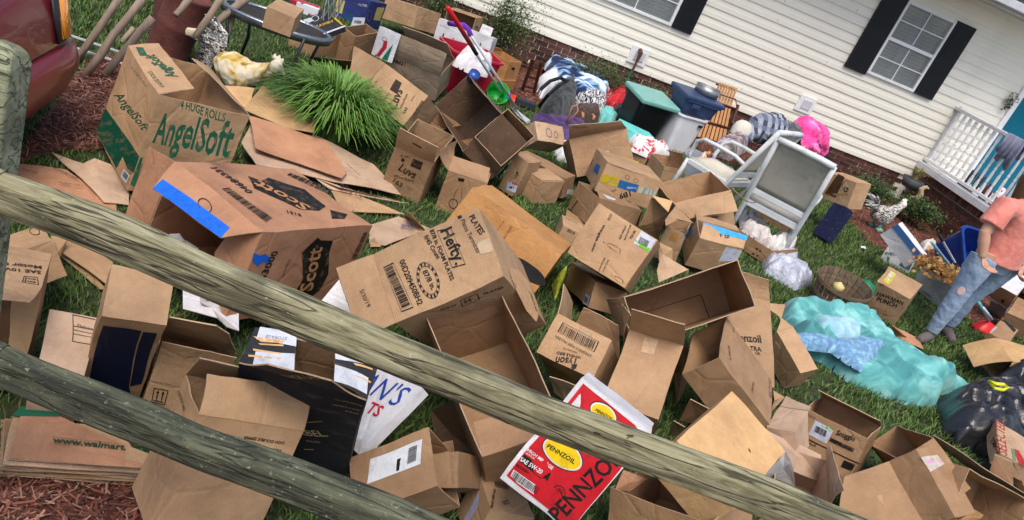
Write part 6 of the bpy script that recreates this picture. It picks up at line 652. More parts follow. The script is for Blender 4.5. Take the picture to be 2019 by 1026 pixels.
{'id':'b22h','name':'cardboard_box','label':'light brown carton lying on the black glass table at the top edge','col':'tan','o':[-0.5104,5.1716,0.7612],'r':[[-0.99938,0.01237,-0.03283],[0.01397,0.9987,-0.04901],[0.03218,-0.04944,-0.99826]],'lo':[-0.0836,-0.1808,-0.1196],'hi':[0.0836,0.1808,-0.0],'op':[],'fl':[],'dec':[],'inn':0}]
# ---------- ground ----------
M_soil=mat('turf_soil',(.035,.05,.018),.95,.3,scale=9,bump=.6,bscale=25,stain_or_reflect=(.05,.035,.02))
M_mulch=mat('mulch',(.16,.055,.035),.95,.35,scale=14,bump=.8,bscale=40)
gme=bmesh.new(); 
mesh('ground',[(-60,-20,-.004),(80,-20,-.004),(80,90,-.004),(-60,90,-.004)],[(0,1,2,3)],M_soil)['kind']='structure'
gme.free()
def inpoly(x,y,poly):
    r=np.zeros(len(x),bool); n=len(poly)
    for i in range(n):
        x1,y1=poly[i][:2];x2,y2=poly[(i+1)%n][:2]
        if y1==y2: continue
        c=((y1>y)!=(y2>y))&(x<(x2-x1)*(y-y1)/(y2-y1)+x1); r^=c
    return r
BEDS=dict(left=[(-1.430,3.846,0.000),(-1.523,4.493,0.000),(-1.677,5.567,0.000),(-1.551,5.882,0.000),(-1.251,5.865,0.000),(-1.004,4.981,0.000),(-1.001,4.210,0.000),(-1.121,4.416,0.000),(-1.221,4.245,0.000),(-1.335,4.142,0.000)],
 near=[(-1.6,.3,0),(-0.748,1.982,0.000),(-0.555,2.079,0.000),(-0.280,2.048,0.000),(-0.008,1.925,0.000),(.9,1.35,0),(2.2,.9,0),(2.2,-.5,0),(-1.6,-.5,0)],
 house=[(-3.5,10.7,0),(-3.5,9.9,0),(1.048,11.595,0.000),(1.492,10.181,0.000),(1.639,8.114,0.000),(2.006,8.700,0.000),(2.451,8.710,0.000),(3.728,9.247,0.000),(4.783,9.118,0.000),(6.039,9.992,0.000),(6.325,9.245,0.000),(6.225,8.697,0.000),(6.085,7.741,0.000),(6.606,7.646,0.000),(6.667,7.209,0.000),(6.415,6.349,0.000),(8.3,6.2,0),(8.3,10.7,0)])
beds=[]
for k,p in BEDS.items():
    o=mesh('mulch_bed',[(x,y,.004) for x,y,z in p],[tuple(range(len(p)))],M_mulch); o['kind']='structure'; beds.append(p)
def chips(name,poly,dens,m,L=(.02,.075),wd=(.002,.007),keep=None):
    P=np.array(poly); x0,y0=P[:,0].min(),P[:,1].min();x1,y1=P[:,0].max(),P[:,1].max()
    n=int((x1-x0)*(y1-y0)*dens); x=rng.uniform(x0,x1,n);y=rng.uniform(y0,y1,n); k=inpoly(x,y,poly)
    if keep is not None:k&=keep(x,y)
    x,y=x[k],y[k];n=len(x); a=rng.uniform(0,np.pi,n); l=rng.uniform(*L,n)/2; w_=rng.uniform(*wd,n)/2; z=rng.uniform(.006,.03,n); tl=rng.normal(0,.25,n)
    dx,dy=np.cos(a),np.sin(a); V=np.zeros((n,4,3))
    for q,(s,t) in enumerate(((-1,-1),(1,-1),(1,1),(-1,1))):
        V[:,q,0]=x+dx*l*s-dy*w_*t;V[:,q,1]=y+dy*l*s+dx*w_*t;V[:,q,2]=z+tl*l*s+rng.uniform(-.002,.002,n)
    V[:,:,2]=np.maximum(V[:,:,2],.005)
    F=np.arange(n*4).reshape(n,4); o=fastmesh(name,V.reshape(-1,3),F,m,matidx=rng.integers(0,len(m),n)); o['kind']='stuff'; return o
CHM=[mat('chip_a',(.20,.07,.045),.9),mat('chip_b',(.11,.038,.028),.9),mat('chip_c',(.30,.16,.11),.9),mat('chip_d',(.06,.025,.02),.9)]
tag(chips('mulch_chips',BEDS['left'],5200,CHM),'red brown shredded bark beside the parked car')
tag(chips('mulch_chips',BEDS['near'],7500,CHM,keep=lambda x,y:(y>.8)&(x>-1.2)&(x<1.1)),'red brown shredded bark at the foot of the fence')
tag(chips('mulch_chips',BEDS['house'],2600,CHM),'red brown shredded bark along the house wall')
# footprints kept free of grass
FOOT=[]
for rec in BOXES:
    Rm=Matrix([list(x) for x in rec['r']]); O=Vector(rec['o']); cs=[]
    for i in (0,1):
        for j in (0,1):
            for k in (0,1):
                v=O+Rm@Vector(((rec['lo'],rec['hi'])[i][0],(rec['lo'],rec['hi'])[j][1],(rec['lo'],rec['hi'])[k][2])); cs.append(v)
    low=[v for v in cs if v.z<.16]
    if len(low)>=3:
        c=sum(low,Vector())/len(low); low.sort(key=lambda v:math.atan2(v.y-c.y,v.x-c.x)); FOOT.append([(v.x,v.y) for v in low])
def lawn(name,poly,dens,h,wd,label):
    P=np.array(poly); x0,y0=P.min(0)[:2];x1,y1=P.max(0)[:2]; n=int((x1-x0)*(y1-y0)*dens)
    x=rng.uniform(x0,x1,n);y=rng.uniform(y0,y1,n); k=inpoly(x,y,poly)
    for b in beds+FOOT+SHEETFOOT+COVER: k&=~inpoly(x,y,b)
    # clumpy thinning
    f=np.sin(x*7.3+np.sin(y*5.1)*2)*np.sin(y*6.1+np.sin(x*4.7)*2); k&=rng.random(n)<(.72+.28*f)
    x,y=x[k],y[k];n=len(x); a=rng.uniform(0,2*np.pi,n); H=rng.uniform(*h,n)*(1+.25*np.sin(x*3+y*2)); W=rng.uniform(*wd,n)/2; le=rng.uniform(.2,1.1,n)*H; b=a+rng.normal(0,.8,n)
    V=np.zeros((n,5,3)); px,py=np.cos(a)*W,np.sin(a)*W; bx,by=np.cos(b+1.57),np.sin(b+1.57)
    V[:,0]=np.stack([x-px,y-py,0*x],1);V[:,1]=np.stack([x+px,y+py,0*x],1)
    V[:,2]=np.stack([x+px*.8+bx*le*.35,y+py*.8+by*le*.35,H*.6],1);V[:,3]=np.stack([x-px*.8+bx*le*.35,y-py*.8+by*le*.35,H*.6],1)
    V[:,4]=np.stack([x+bx*le,y+by*le,H],1)
    base=np.arange(n)*5; T=np.concatenate([np.stack([base,base+1,base+2],1),np.stack([base,base+2,base+3],1),np.stack([base+3,base+2,base+4],1)])
    mi=np.tile(rng.integers(0,len(GM),n),3)
    o=fastmesh(name,V.reshape(-1,3),T,GM,matidx=mi); o['kind']='stuff'; o['label']=label
GM=[mat('blade_a',(.075,.15,.028),.6,.2,bump=0),mat('blade_b',(.045,.105,.022),.6,.2,bump=0),mat('blade_c',(.12,.20,.045),.6,.2,bump=0),mat('blade_d',(.12,.14,.05),.7,.2,bump=0)]
SHEETS=[('scuffed flattened carton lying beside the large upright toilet paper carton','pale','B1',[(-1.326,4.06,0.03),(-1.157,4.005,0.05),(-1.127,4.077,0.06),(-1.049,4.084,0.05),(-0.915,3.968,0.03),(-0.853,3.772,0.03),(-0.954,3.726,0.03),(-1.12,3.882,0.03)]),('reddish flattened carton with black print under the upper rail at left','rose','B1',[(-1.429,3.86,0.015),(-1.218,3.95,0.015),(-1.085,3.868,0.015),(-0.903,3.753,0.015),(-0.862,3.639,0.015),(-1.346,3.625,0.015)]),('flat brown carton strip poking out below the upper rail over the grass','tan','B1',[(-0.962,3.255,0.06),(-0.87,3.248,0.06),(-0.738,3.19,0.05),(-0.717,3.024,0.04),(-0.934,3.152,0.05)]),('second flat strip partly under the first below the upper rail','brown','B1',[(-0.965,3.214,0.02),(-0.862,3.195,0.02),(-0.716,3.028,0.02),(-0.735,3.018,0.02),(-0.942,3.174,0.02)]),('tan carton flap wedged beside the motor oil carton','tan','B1',[(-0.995,3.187,0.1),(-0.937,3.196,0.1),(-0.931,3.118,0.04),(-0.915,2.999,0.04)]),('bright tan flattened panel by the ornamental grass','bright','A2',[(-0.566,5.451,0.26),(-0.145,5.37,0.2),(-0.142,5.14,0.17),(-0.273,5.09,0.17),(-0.592,5.056,0.2)]),('small tan panel under the yellow bodied rooster figure','bright','A2',[(-0.8,5.324,0.22),(-0.605,5.473,0.22),(-0.578,5.131,0.18),(-0.699,5.254,0.18)]),('rosy flattened sheet topmost on the pile behind the blue taped carton','rose','A2',[(-0.558,5.049,0.18),(-0.041,5.096,0.16),(0.127,4.847,0.1),(0.11,4.749,0.09),(-0.429,4.698,0.13)]),('large pale flattened carton under the rosy sheet','pale','A2',[(-0.529,5.051,0.12),(-0.121,5.217,0.13),(0.288,5.147,0.09),(0.505,4.888,0.05),(0.118,4.756,0.05),(-0.392,4.581,0.08),(-0.521,4.787,0.1)]),('long flattened carton with lettering on its edge,lower in the sheet pile','pale','B2',[(-0.055,4.716,0.05),(0.111,4.678,0.055),(0.568,4.832,0.03),(0.516,4.814,0.025),(0.057,4.66,0.03)]),('lowest flattened carton of the sheet pile reaching the lawn','tan','B2',[(0.054,4.7,0.025),(0.203,4.726,0.03),(0.555,4.659,0.02),(0.397,4.565,0.02),(0.159,4.429,0.02)]),('worn flattened carton scrap by the foam plate carton','pale','B2',[(0.345,4.345,0.03),(0.509,4.571,0.03),(0.717,4.584,0.015),(0.671,4.496,0.015),(0.447,4.137,0.03),(0.355,4.116,0.03)]),('upturned curled carton edge on the lawn','brown','B2',[(0.541,4.416,0.16),(0.695,4.517,0.02),(0.665,4.484,0.015),(0.549,4.649,0.02)]),('tan strip with dark print next to the blue taped carton','tan','B2',[(0.356,4.148,0.02),(0.373,4.147,0.06),(0.427,4.075,0.05),(0.365,4.091,0.02)]),('brown carton flap lying between the comforter and the standing woman','rose','E4',[(4.69,5.242,0.12),(5.129,5.375,0.02),(5.062,5.173,0.02),(4.905,5.198,0.02),(4.843,5.303,0.02)]),('small tan panel fragment upright in the gap beside the bright square topped carton','brown','E1',[(1.804,2.76,0.42),(1.901,2.716,0.42),(1.988,2.856,0.25),(1.866,2.838,0.25)]),('smaller tan fragment below the upright fragment','tan','E1',[(1.785,2.757,0.3),(1.834,2.73,0.3),(1.975,2.925,0.12),(1.89,2.9,0.12)]),('pale flap hanging beyond the bright square topped carton','greywhite','E1',[(2.347,2.714,0.32),(2.373,2.676,0.3),(2.57,2.771,0.1),(2.28,2.663,0.2),(2.308,2.672,0.3)]),('pale pink panel between the bright square topped carton and the fabric softener one','pale','E1',[(2.341,2.887,0.3),(2.723,2.909,0.22),(2.69,2.772,0.16),(2.466,2.725,0.22),(2.386,2.749,0.3)]),('tan inner flap showing under the upper rail at bottom right','tan','E1',[(1.637,2.261,0.32),(1.812,2.252,0.3),(2.017,2.399,0.12),(1.809,2.402,0.16)]),('bright scrap of carton under the upper rail at bottom right','bright','E1',[(1.812,2.252,0.3),(1.885,2.237,0.3),(1.986,2.362,0.15)]),('brown flap standing behind the labelled brown carton','brown','C3',[(0.703,2.329,0.22),(0.731,2.327,0.24),(0.837,2.244,0.04),(0.81,2.304,0.04)]),('pale panel between the meat carton and the red oil carton','pale','C3',[(1.175,2.835,0.3),(1.309,2.815,0.3),(1.326,2.905,0.15),(1.271,2.93,0.16)]),('narrow tan flap left of the torn flapped carton','brown','C1',[(-0.408,2.448,0.2),(-0.391,2.458,0.2),(-0.391,2.42,0.03),(-0.408,2.417,0.03)]),('bright corner flap at the lower right under the taped carton','bright','E3',[(3.65,2.818,0.2),(3.752,2.792,0.18),(3.624,2.823,0.1)]),('tan torn flap in front of the tomato carton','peach','E3',[(4.268,3.433,0.22),(4.387,3.404,0.22),(4.54,3.409,0.04),(4.389,3.478,0.05)]),('brown curved flap right of the torn one at the tomato carton','tan','E3',[(4.433,3.44,0.2),(4.547,3.409,0.2),(4.608,3.326,0.04),(4.56,3.471,0.05)]),('long brown carton wall running to the lower right corner','brown','E3',[(3.739,3.388,0.25),(4.277,3.096,0.2),(4.628,3.33,0.02),(4.304,3.536,0.02),(3.986,3.584,0.1)]),('pale pinkish flap sticking up among the cartons left of the wide shallow one','peach','D5',[(2.2,4.519,0.36),(2.398,4.469,0.34),(2.216,4.391,0.22),(2.202,4.464,0.26)]),('brown end flap of the rail side carton by the red oil carton','rose','C3',[(1.398,2.259,0.25),(1.424,2.325,0.3),(1.547,2.333,0.28),(1.484,2.303,0.22)]),('grey brown panel on the grass below the small open carton','brown','D5',[(2.352,5.787,0.2),(2.491,5.794,0.18),(2.525,5.778,0.03),(2.448,5.846,0.03)]),('crushed brown flap beneath the dark tilted carton','brown','D3',[(0.899,5.893,0.2),(1.053,6.112,0.2),(1.179,5.672,0.02),(0.998,6.174,0.03)]),('brown scrap under the wire stand beside the grass clump','brown','D1',[(-0.359,6.765,0.2),(-0.034,7.012,0.22),(-0.031,7.389,0.02),(-0.373,7.2,0.02)]),('small tan carton end with tiny print at the right end of the low stack','tan','C1',[(-0.341,2.051,0.14),(-0.262,2.025,0.15),(-0.266,1.995,0.12),(-0.332,1.985,0.12)]),('brown panel wedged between the wine carton and the folded square taped one','brown','D4',[(2.162,5.661,0.2),(2.422,5.634,0.22),(2.5,5.747,0.05),(2.382,5.81,0.05)]),('shaded brown panel behind the tall plain carton with clear tape','brown','D7',[(2.013,3.457,0.35),(2.1,3.41,0.3),(2.207,3.48,0.1),(2.115,3.324,0.02),(2.128,3.523,0.1)]),('dark sheet standing for the shade in the gap right of the meat carton','dark','D6',[(1.663,3.4,0.25),(1.7,3.466,0.3),(1.694,3.318,0.05),(1.616,3.297,0.05)]),('brown panel lying under the open low carton with crossed tape','brown','D4',[(1.847,5.641,0.03),(1.99,5.488,0.04),(1.943,5.362,0.02),(1.801,5.466,0.02)]),('brown flap on the grass behind the fabric softener carton','tan','E1',[(2.639,3.31,0.15),(2.755,3.427,0.2),(2.699,3.463,0.2),(2.72,3.431,0.12)]),('dark sheet added for the deep shade under the large open carton by the upper rail','dark','C3',[(0.715,2.724,0.05),(0.746,2.548,0.25),(0.915,2.473,0.08),(0.859,2.449,0.02),(0.742,2.552,0.02)]),('tall shaded brown flap left of the carton with a square of brown tape','brown','D5',[(2.315,5.348,0.45),(2.446,5.251,0.4),(2.545,5.387,0.12),(2.438,5.374,0.15),(2.327,5.346,0.2)]),('tan triangular flap standing above the square of brown tape','brown','D5',[(2.45,5.198,0.5),(2.624,5.166,0.42),(2.492,5.123,0.42),(2.35,4.963,0.4),(2.353,5.026,0.42)]),('small bright flap between the yellow banded carton and the triangular flap','bright','D5',[(2.314,5.333,0.46),(2.503,5.397,0.45),(2.423,5.205,0.42)]),('tan front flap hanging below the square of brown tape carton','tan','D5',[(2.409,5.105,0.22),(2.519,5.062,0.22),(2.578,5.053,0.1),(2.47,4.97,0.1),(2.463,5.044,0.1)]),('top flattened mail order carton with green web address,on the low stack','rose','C1',[(-0.671,2.099,0.125),(-0.562,2.124,0.125),(-0.357,2.067,0.125),(-0.263,1.992,0.12),(-0.627,1.925,0.115)]),('second flattened carton down in the low stack above the bark','tan','C1',[(-0.69,2.098,0.112),(-0.387,2.148,0.112),(-0.253,1.994,0.112),(-0.635,1.924,0.105)]),('third flattened carton down in the low stack above the bark','pale','C1',[(-0.693,2.11,0.098),(-0.39,2.163,0.098),(-0.26,1.995,0.098),(-0.642,1.926,0.091)]),('fourth flattened carton down in the low stack above the bark','brown','C1',[(-0.71,2.117,0.084),(-0.393,2.178,0.084),(-0.254,2.0,0.084),(-0.638,1.931,0.077)]),('fifth flattened carton down in the low stack above the bark','tan','C1',[(-0.712,2.13,0.07),(-0.395,2.193,0.07),(-0.258,2.001,0.07),(-0.646,1.932,0.063)]),('sixth flattened carton down in the low stack above the bark','pale','C1',[(-0.725,2.139,0.056),(-0.398,2.208,0.056),(-0.25,2.006,0.056),(-0.645,1.936,0.049)]),('seventh flattened carton down in the low stack above the bark','tan','C1',[(-0.727,2.151,0.042),(-0.401,2.223,0.042),(-0.256,2.007,0.042),(-0.654,1.936,0.035)]),('bottom flattened carton down in the low stack above the bark','brown','C1',[(-0.74,2.16,0.028),(-0.403,2.238,0.028),(-0.254,2.01,0.028),(-0.652,1.94,0.021)]),('dark green sheet edge at the left end of the low stack','green','C1',[(-0.689,2.085,0.13),(-0.678,2.125,0.14),(-0.573,2.129,0.13),(-0.567,2.119,0.13),(-0.667,2.087,0.13)]),('white sheet of paper under the upper rail','white','B1',[(-0.407,2.927,0.2),(-0.342,2.924,0.2),(-0.313,2.813,0.22),(-0.26,2.849,0.22),(-0.168,2.866,0.2),(-0.134,2.728,0.2),(-0.185,2.761,0.18),(-0.233,2.803,0.18),(-0.367,2.772,0.2)]),('white and blue plastic wrapper between the two big printed cartons','white','B2',[(0.145,3.098,0.2),(0.198,3.143,0.3),(0.281,3.063,0.2)]),('white torn paper edge inside the blue taped carton','white','B1',[(-0.53,3.13,0.3),(-0.49,3.124,0.32),(-0.484,3.104,0.3),(-0.457,3.116,0.3),(-0.4,3.116,0.28),(-0.414,3.113,0.27)])]  # the two sheets in dark board are shade between cartons, painted as colour
COVER=[[p[:2] for p in q] for q in ([(3.634,5.151,0.000),(3.883,5.202,0.120),(4.422,5.276,0.120),(4.586,4.950,0.120),(4.981,4.717,0.100),(5.144,4.624,0.020),(4.729,4.467,0.000),(4.354,4.159,0.000),(3.781,4.186,0.000),(3.404,4.445,0.000),(3.428,4.730,0.000)],[(4.551,4.268,0.000),(4.906,4.512,0.000),(5.540,4.940,0.000),(6.138,4.868,0.000),(5.229,3.956,0.000),(4.642,3.741,0.000),(4.365,3.773,0.000)],[(3.812,5.981,0.000),(4.294,6.318,0.000),(4.263,5.826,0.000),(3.876,5.655,0.000)],[(4.093,5.518,0.000),(4.539,5.914,0.000),(4.890,5.940,0.000),(4.565,5.473,0.000),(4.070,5.226,0.000)])]
SHEETFOOT=[[p[:2] for p in s[3]] for s in SHEETS if min(p[2] for p in s[3])<.15]
lawn('lawn_grass',[(-2.2,1.2),(2.2,1.2),(3.2,2.2),(2.2,4.6),(-2.2,4.6)],6500,(.025,.055),(.004,.008),'short green lawn between the cartons near the fence')
lawn('lawn_grass',[(-3,4.6),(2.2,4.6),(3.2,2.2),(6.2,2.2),(9.5,5.8),(8.2,8.6),(3,9.8),(-3,9.9)],3300,(.025,.05),(.006,.011),'short green lawn around the comforter and the bench')
lawn('lawn_grass',[(-7,4.4),(-3,4.4),(-3,16),(1.2,16),(1.2,24),(-12,24)],420,(.03,.06),(.014,.03),'lawn stretching away behind the wooden poles')
# ---------- house ----------
WY=10.65; Z0=.425; EX=.1262
HG=empty('house',(5,WY,0),'cream lap sided house on a dark brick foundation with black shutters','house')
M_side=mat('vinyl_siding',(.83,.79,.68),.45,.03,scale=1.5,bump=.12,bscale=30,spec=.4)
M_brick=mat('brick_red',(.085,.032,.024),.9,.3,scale=20,bump=.5,bscale=60,rand=.45)
M_mortar=mat('mortar',(.26,.24,.22),.95,.15,bump=.5)
M_wtrim=mat('white_trim',(.78,.78,.78),.4,.04,bump=.05)
M_blk=mat('shutter_black',(.008,.009,.012),.45,.1,scale=12,bump=.08)
X0,X1=-3.6,9.02
def hp(o): o.location-=Vector((5,WY,0)); return o
Z1=3.05; ncr=int((Z1-Z0)/EX)
prof=[(-.004,-.004),(-.003,-.021),(.004,-.0215),(.052,-.0185),(.064,-.015),(.078,-.0125),(.095,-.0105),(.1262,-.0095)]
base=None
cuts=[(4.62,None),(2.9,None),(6.1,None)]
for r in range(ncr):
    z=Z0+r*EX
    if base is None:
        segs=[(X0,X1)]; mb=MB(); vs=[];fs=[]
        for x in (X0,X1): vs+=[(x,WY+y,dz) for dz,y in prof]
        k=len(prof)
        for i in range(k-1): fs.append((i,i+1,k+i+1,k+i))
        mb.add(vs,fs); mb.add([(X0,WY-.016,0),(X1,WY-.016,0),(X1,WY,0),(X0,WY,0)],[(0,1,2,3)])
        base=mb.build('siding_board',M_side,HG); hp(base); base.location.z+=z
    else:
        c=base.copy(); COL.objects.link(c); c.parent=HG; c.location=Vector((-5,-WY,z)) ; 
    
rj=random.Random(3)
for r in range(ncr):      # visible panel lap joints
    for x in (rj.uniform(1.5,4),rj.uniform(5,6.2)):
        if r%2==0: hp(MB().box((x,WY-.0215,Z0+r*EX+.03),(.004,.003,.056)).build('lap_joint',mat('joint_shadow',(.35,.34,.30),.7,bump=0),HG))
hp(MB().box(((X0+X1)/2,WY+.11,1.6),(X1-X0,.2,3.1)).build('wall_core',M_side,HG))
hp(MB().box(((X0+8.2)/2,WY+.052,.2),(8.2-X0,.08,.52)).build('foundation_mortar',M_mortar,HG))
bm_=None; nb=0; joined=MB()
for r in range(7):
    z=Z0-.040-r*.0677-.004
    if z<-.02: break
    for q in range(-12,60):
        x=q*.203+(.1015 if r%2 else 0)+.05
        if x<-2.4 or x>8.1: continue
        if x<.3 or nb>=255:
            joined.box((x,WY+.012,z),(.193,.02,.058)); continue
        if bm_ is None:
            bm_=MB().box((0,0,0),(.193,.022,.058)).build('brick',M_brick,HG); ob=bm_
        else: ob=bm_.copy(); COL.objects.link(ob); ob.parent=HG
        ob.location=(x-5+rj.uniform(-.002,.002),.009+rj.uniform(-.003,.002),z); nb+=1
if joined.v: j=hp(joined.build('brickwork',M_brick,HG)); j['kind']='stuff'
M_glass=mat('window_glass',(.12,.13,.14),.08,.1,bump=0,spec=.8)
M_blind=mat('blind_slat',(.20,.205,.20),.6,.05,bump=0)
def window(x0,x1,z0,z1,ns):
    fr=MB(); t=.038; yc=WY-.03
    for (a,b,c,d) in ((x0,x0+t,z0,z1),(x1-t,x1,z0,z1),(x0+t,x1-t,z0,z0+t),(x0+t,x1-t,z1-t,z1),(x0+t,x1-t,(z0+z1)/2-t*.6,(z0+z1)/2+t*.6)): fr.box(((a+b)/2,yc,(c+d)/2),(b-a,.05,d-c))
    f=hp(fr.build('window_frame',M_wtrim,HG,bevel=.004))
    zm=(z0+z1)/2
    mu=MB()
    for (zz) in ((z0+zm)/2,(zm+z1)/2): mu.box(((x0+x1)/2,WY-.042,zz),(x1-x0-2*t,.010,.014))
    for (za,zb) in ((z0+t,zm-t),(zm+t,z1-t)): mu.box(((x0+x1)/2,WY-.042,(za+zb)/2),(.014,.006,zb-za))
    f2=hp(mu.build('muntin',M_wtrim,HG))
    hp(MB().box(((x0+x1)/2,WY-.034,(z0+z1)/2),(x1-x0-.03,.002,z1-z0-.03)).build('window_glass',mat('glass_clear',(.75,.8,.8),.05,.05,bump=0,spec=.9,trans=.82),HG))
    hp(MB().box(((x0+x1)/2,WY-.0245,(z0+z1)/2),(x1-x0-.03,.002,z1-z0-.03)).build('window_recess',mat('room_dark',(.02,.022,.025),.6,bump=0),HG))
    z=z0+.05; sb=None
    while z<z1-.05:
        if sb is None:
            sb=MB().box((0,0,0),(x1-x0-.14,.002,.038),Matrix.Rotation(.1,4,'X')).build('blind_slat',M_blind,HG); o=sb
        else: o=sb.copy(); COL.objects.link(o); o.parent=HG
        o.location=((x0+x1)/2-.03-5,-.0295,z); z+=.046
def shutter(x0,x1,z0,z1):
    m=MB().box(((x0+x1)/2,WY-.040,(z0+z1)/2),(x1-x0,.035,z1-z0))
    o=hp(m.build('shutter',M_blk,HG,bevel=.004)); zz=z0+.06
    s=MB()
    while zz<z1-.07:
        if abs(zz-(z0+z1)/2)>.05: s.box(((x0+x1)/2,WY-.059,zz),(x1-x0-.09,.008,.02),None)
        zz+=.032
    q=s.build('louvres',M_blk,o); q['kind']='stuff'
for (a,b,c,d) in ((6.648,7.47,1.545,2.60),(2.60,3.72,1.13,2.3)): window(a,b,c,d,1)
for q in ((6.29,6.64,1.51,2.62),(7.48,7.80,1.54,2.62),(3.735,4.03,1.125,2.3),(2.29,2.59,1.125,2.3)): shutter(*q)
# vents and faucet block
for (x,z) in ((6.07,.84),(3.49,.62)):
    v=MB(); v.box((x,WY-.028,z),(.27,.026,.24)); o=hp(v.build('vent_plate',M_wtrim,HG,bevel=.006))
    hp(MB().box((x+.01,WY-.045,z),(.15,.012,.13)).build('vent_cover',mat('vent_grey',(.55,.54,.55),.5),HG,bevel=.004))
f=MB(); f.tube([(3.47,WY-.05,.70),(3.47,WY-.13,.68),(3.465,WY-.14,.55),(3.45,WY-.16,.35),(3.44,WY-.2,.05)],[.03,.03,.018,.016,.016])
o=hp(f.build('garden_faucet',mat('rust_brown',(.09,.04,.03),.8),HG))
hp(MB().tube([(3.45,WY-.16,.42),(3.44,WY-.17,.3),(3.44,WY-.2,.02)],.02).build('garden_hose',mat('hose_green',(.01,.12,.06),.5),HG))
# eave, gutter and roof over the porch
hp(MB().box((8.0,WY-.32,3.06),(9.5,.62,.03)).build('soffit',M_wtrim,HG))
g=MB()
g.plate([(3.2,WY-.64,2.93),(12.6,WY-.64,2.93),(12.6,WY-.64,3.07),(3.2,WY-.64,3.07)],.02); g.box((7.9,WY-.72,3.02),(9.4,.11,.10))
hp(g.build('gutter',mat('gutter_metal',(.55,.56,.58),.35,.1,bump=.05),HG,bevel=.01))
hp(MB().plate([(-3.6,WY-.76,3.09),(12.6,WY-.76,3.09),(12.6,WY+3,4.6),(-3.6,WY+3,4.6)],.05).build('roof',mat('roof_shingle',(.10,.10,.12),.9,.25,scale=25,bump=.5),HG))
# door wall
hp(MB().box((9.06,WY-.02,1.85),(.09,.06,2.4)).build('door_trim',M_wtrim,HG,bevel=.005))
hp(MB().box((9.62,WY-.0,1.72),(1.0,.05,2.12)).build('door',mat('door_teal',(.0,.13,.20),.4,.06),HG,bevel=.004))
hp(MB().box((10.18,WY-.02,1.85),(.1,.06,2.4)).build('door_trim',M_wtrim,HG,bevel=.005))
hp(MB().box((9.62,WY-.02,2.86),(1.03,.06,.16)).build('door_trim',M_wtrim,HG))
# ---------- porch ----------
PG=empty('porch',(8.6,9.6,0),'raised brick porch with white turned balusters by the teal door','porch')
def pq(o): o.location-=Vector((8.6,9.6,0)); return o
pq(MB().box((10.3,8.85,.30),(4.0,3.5,.60)).build('porch_core',M_mortar,PG))
bp=None; jb=MB(); nb=0
for r in range(8):
    z=.04+r*.0677
    if z>.50: break
    for q in range(18):
        y=10.58-q*.203-(.1 if r%2 else 0)
        if y<7.2: continue
        if bp is None: bp=MB().box((0,0,0),(.022,.193,.058)).build('brick',M_brick,PG);ob=bp
        else: ob=bp.copy();COL.objects.link(ob);ob.parent=PG
        ob.location=(8.291-8.6+rj.uniform(-.002,.002),y-9.6,z)
for q in range(44):
    y=10.6-q*.0677
    if y<7.6: break
    if q==0: sb=MB().box((0,0,0),(.03,.058,.10)).build('soldier_brick',M_brick,PG);ob=sb
    else: ob=sb.copy();COL.objects.link(ob);ob.parent=PG
    ob.location=(8.288-8.6,y-9.6,.548)
M_deck=mat('porch_board',(.60,.60,.62),.6,.1)
pq(MB().box((8.27,9.0,.655),(.14,3.3,.10)).build('edge_board',M_deck,PG,bevel=.006))
pq(MB().box((10.2,9.0,.625),(3.8,3.3,.05)).build('deck',M_deck,PG))
pq(MB().box((8.27,9.0,1.575),(.09,3.3,.05)).build('hand_rail',M_deck,PG,bevel=.01))
pq(MB().box((8.27,9.0,.76),(.06,3.3,.045)).build('bottom_rail',M_wtrim,PG,bevel=.006))
bl=None
for q in range(22):
    y=10.52-q*.135
    if bl is None:
        m=MB(); m.box((0,0,.05),(.032,.032,.10)); m.box((0,0,.70),(.032,.032,.12))
        m.lathe((0,0,0),[(.0,.10),(.017,.10),(.019,.12),(.012,.14),(.018,.17),(.019,.28),(.013,.33),(.019,.35),(.013,.38),(.018,.42),(.017,.56),(.012,.60),(.018,.62),(.012,.64),(0,.64)],10)
        bl=m.build('baluster',M_wtrim,PG); ob=bl
    else: ob=bl.copy();COL.objects.link(ob);ob.parent=PG
    ob.location=(8.27-8.6,y-9.6,.782)
pq(MB().box((8.27,8.72,1.9),(.13,.13,2.4)).build('porch_post',M_wtrim,PG,bevel=.006))
pq(MB().box((8.30,10.60,1.17),(.04,.04,.9)).build('rail_bracket',M_deck,PG))
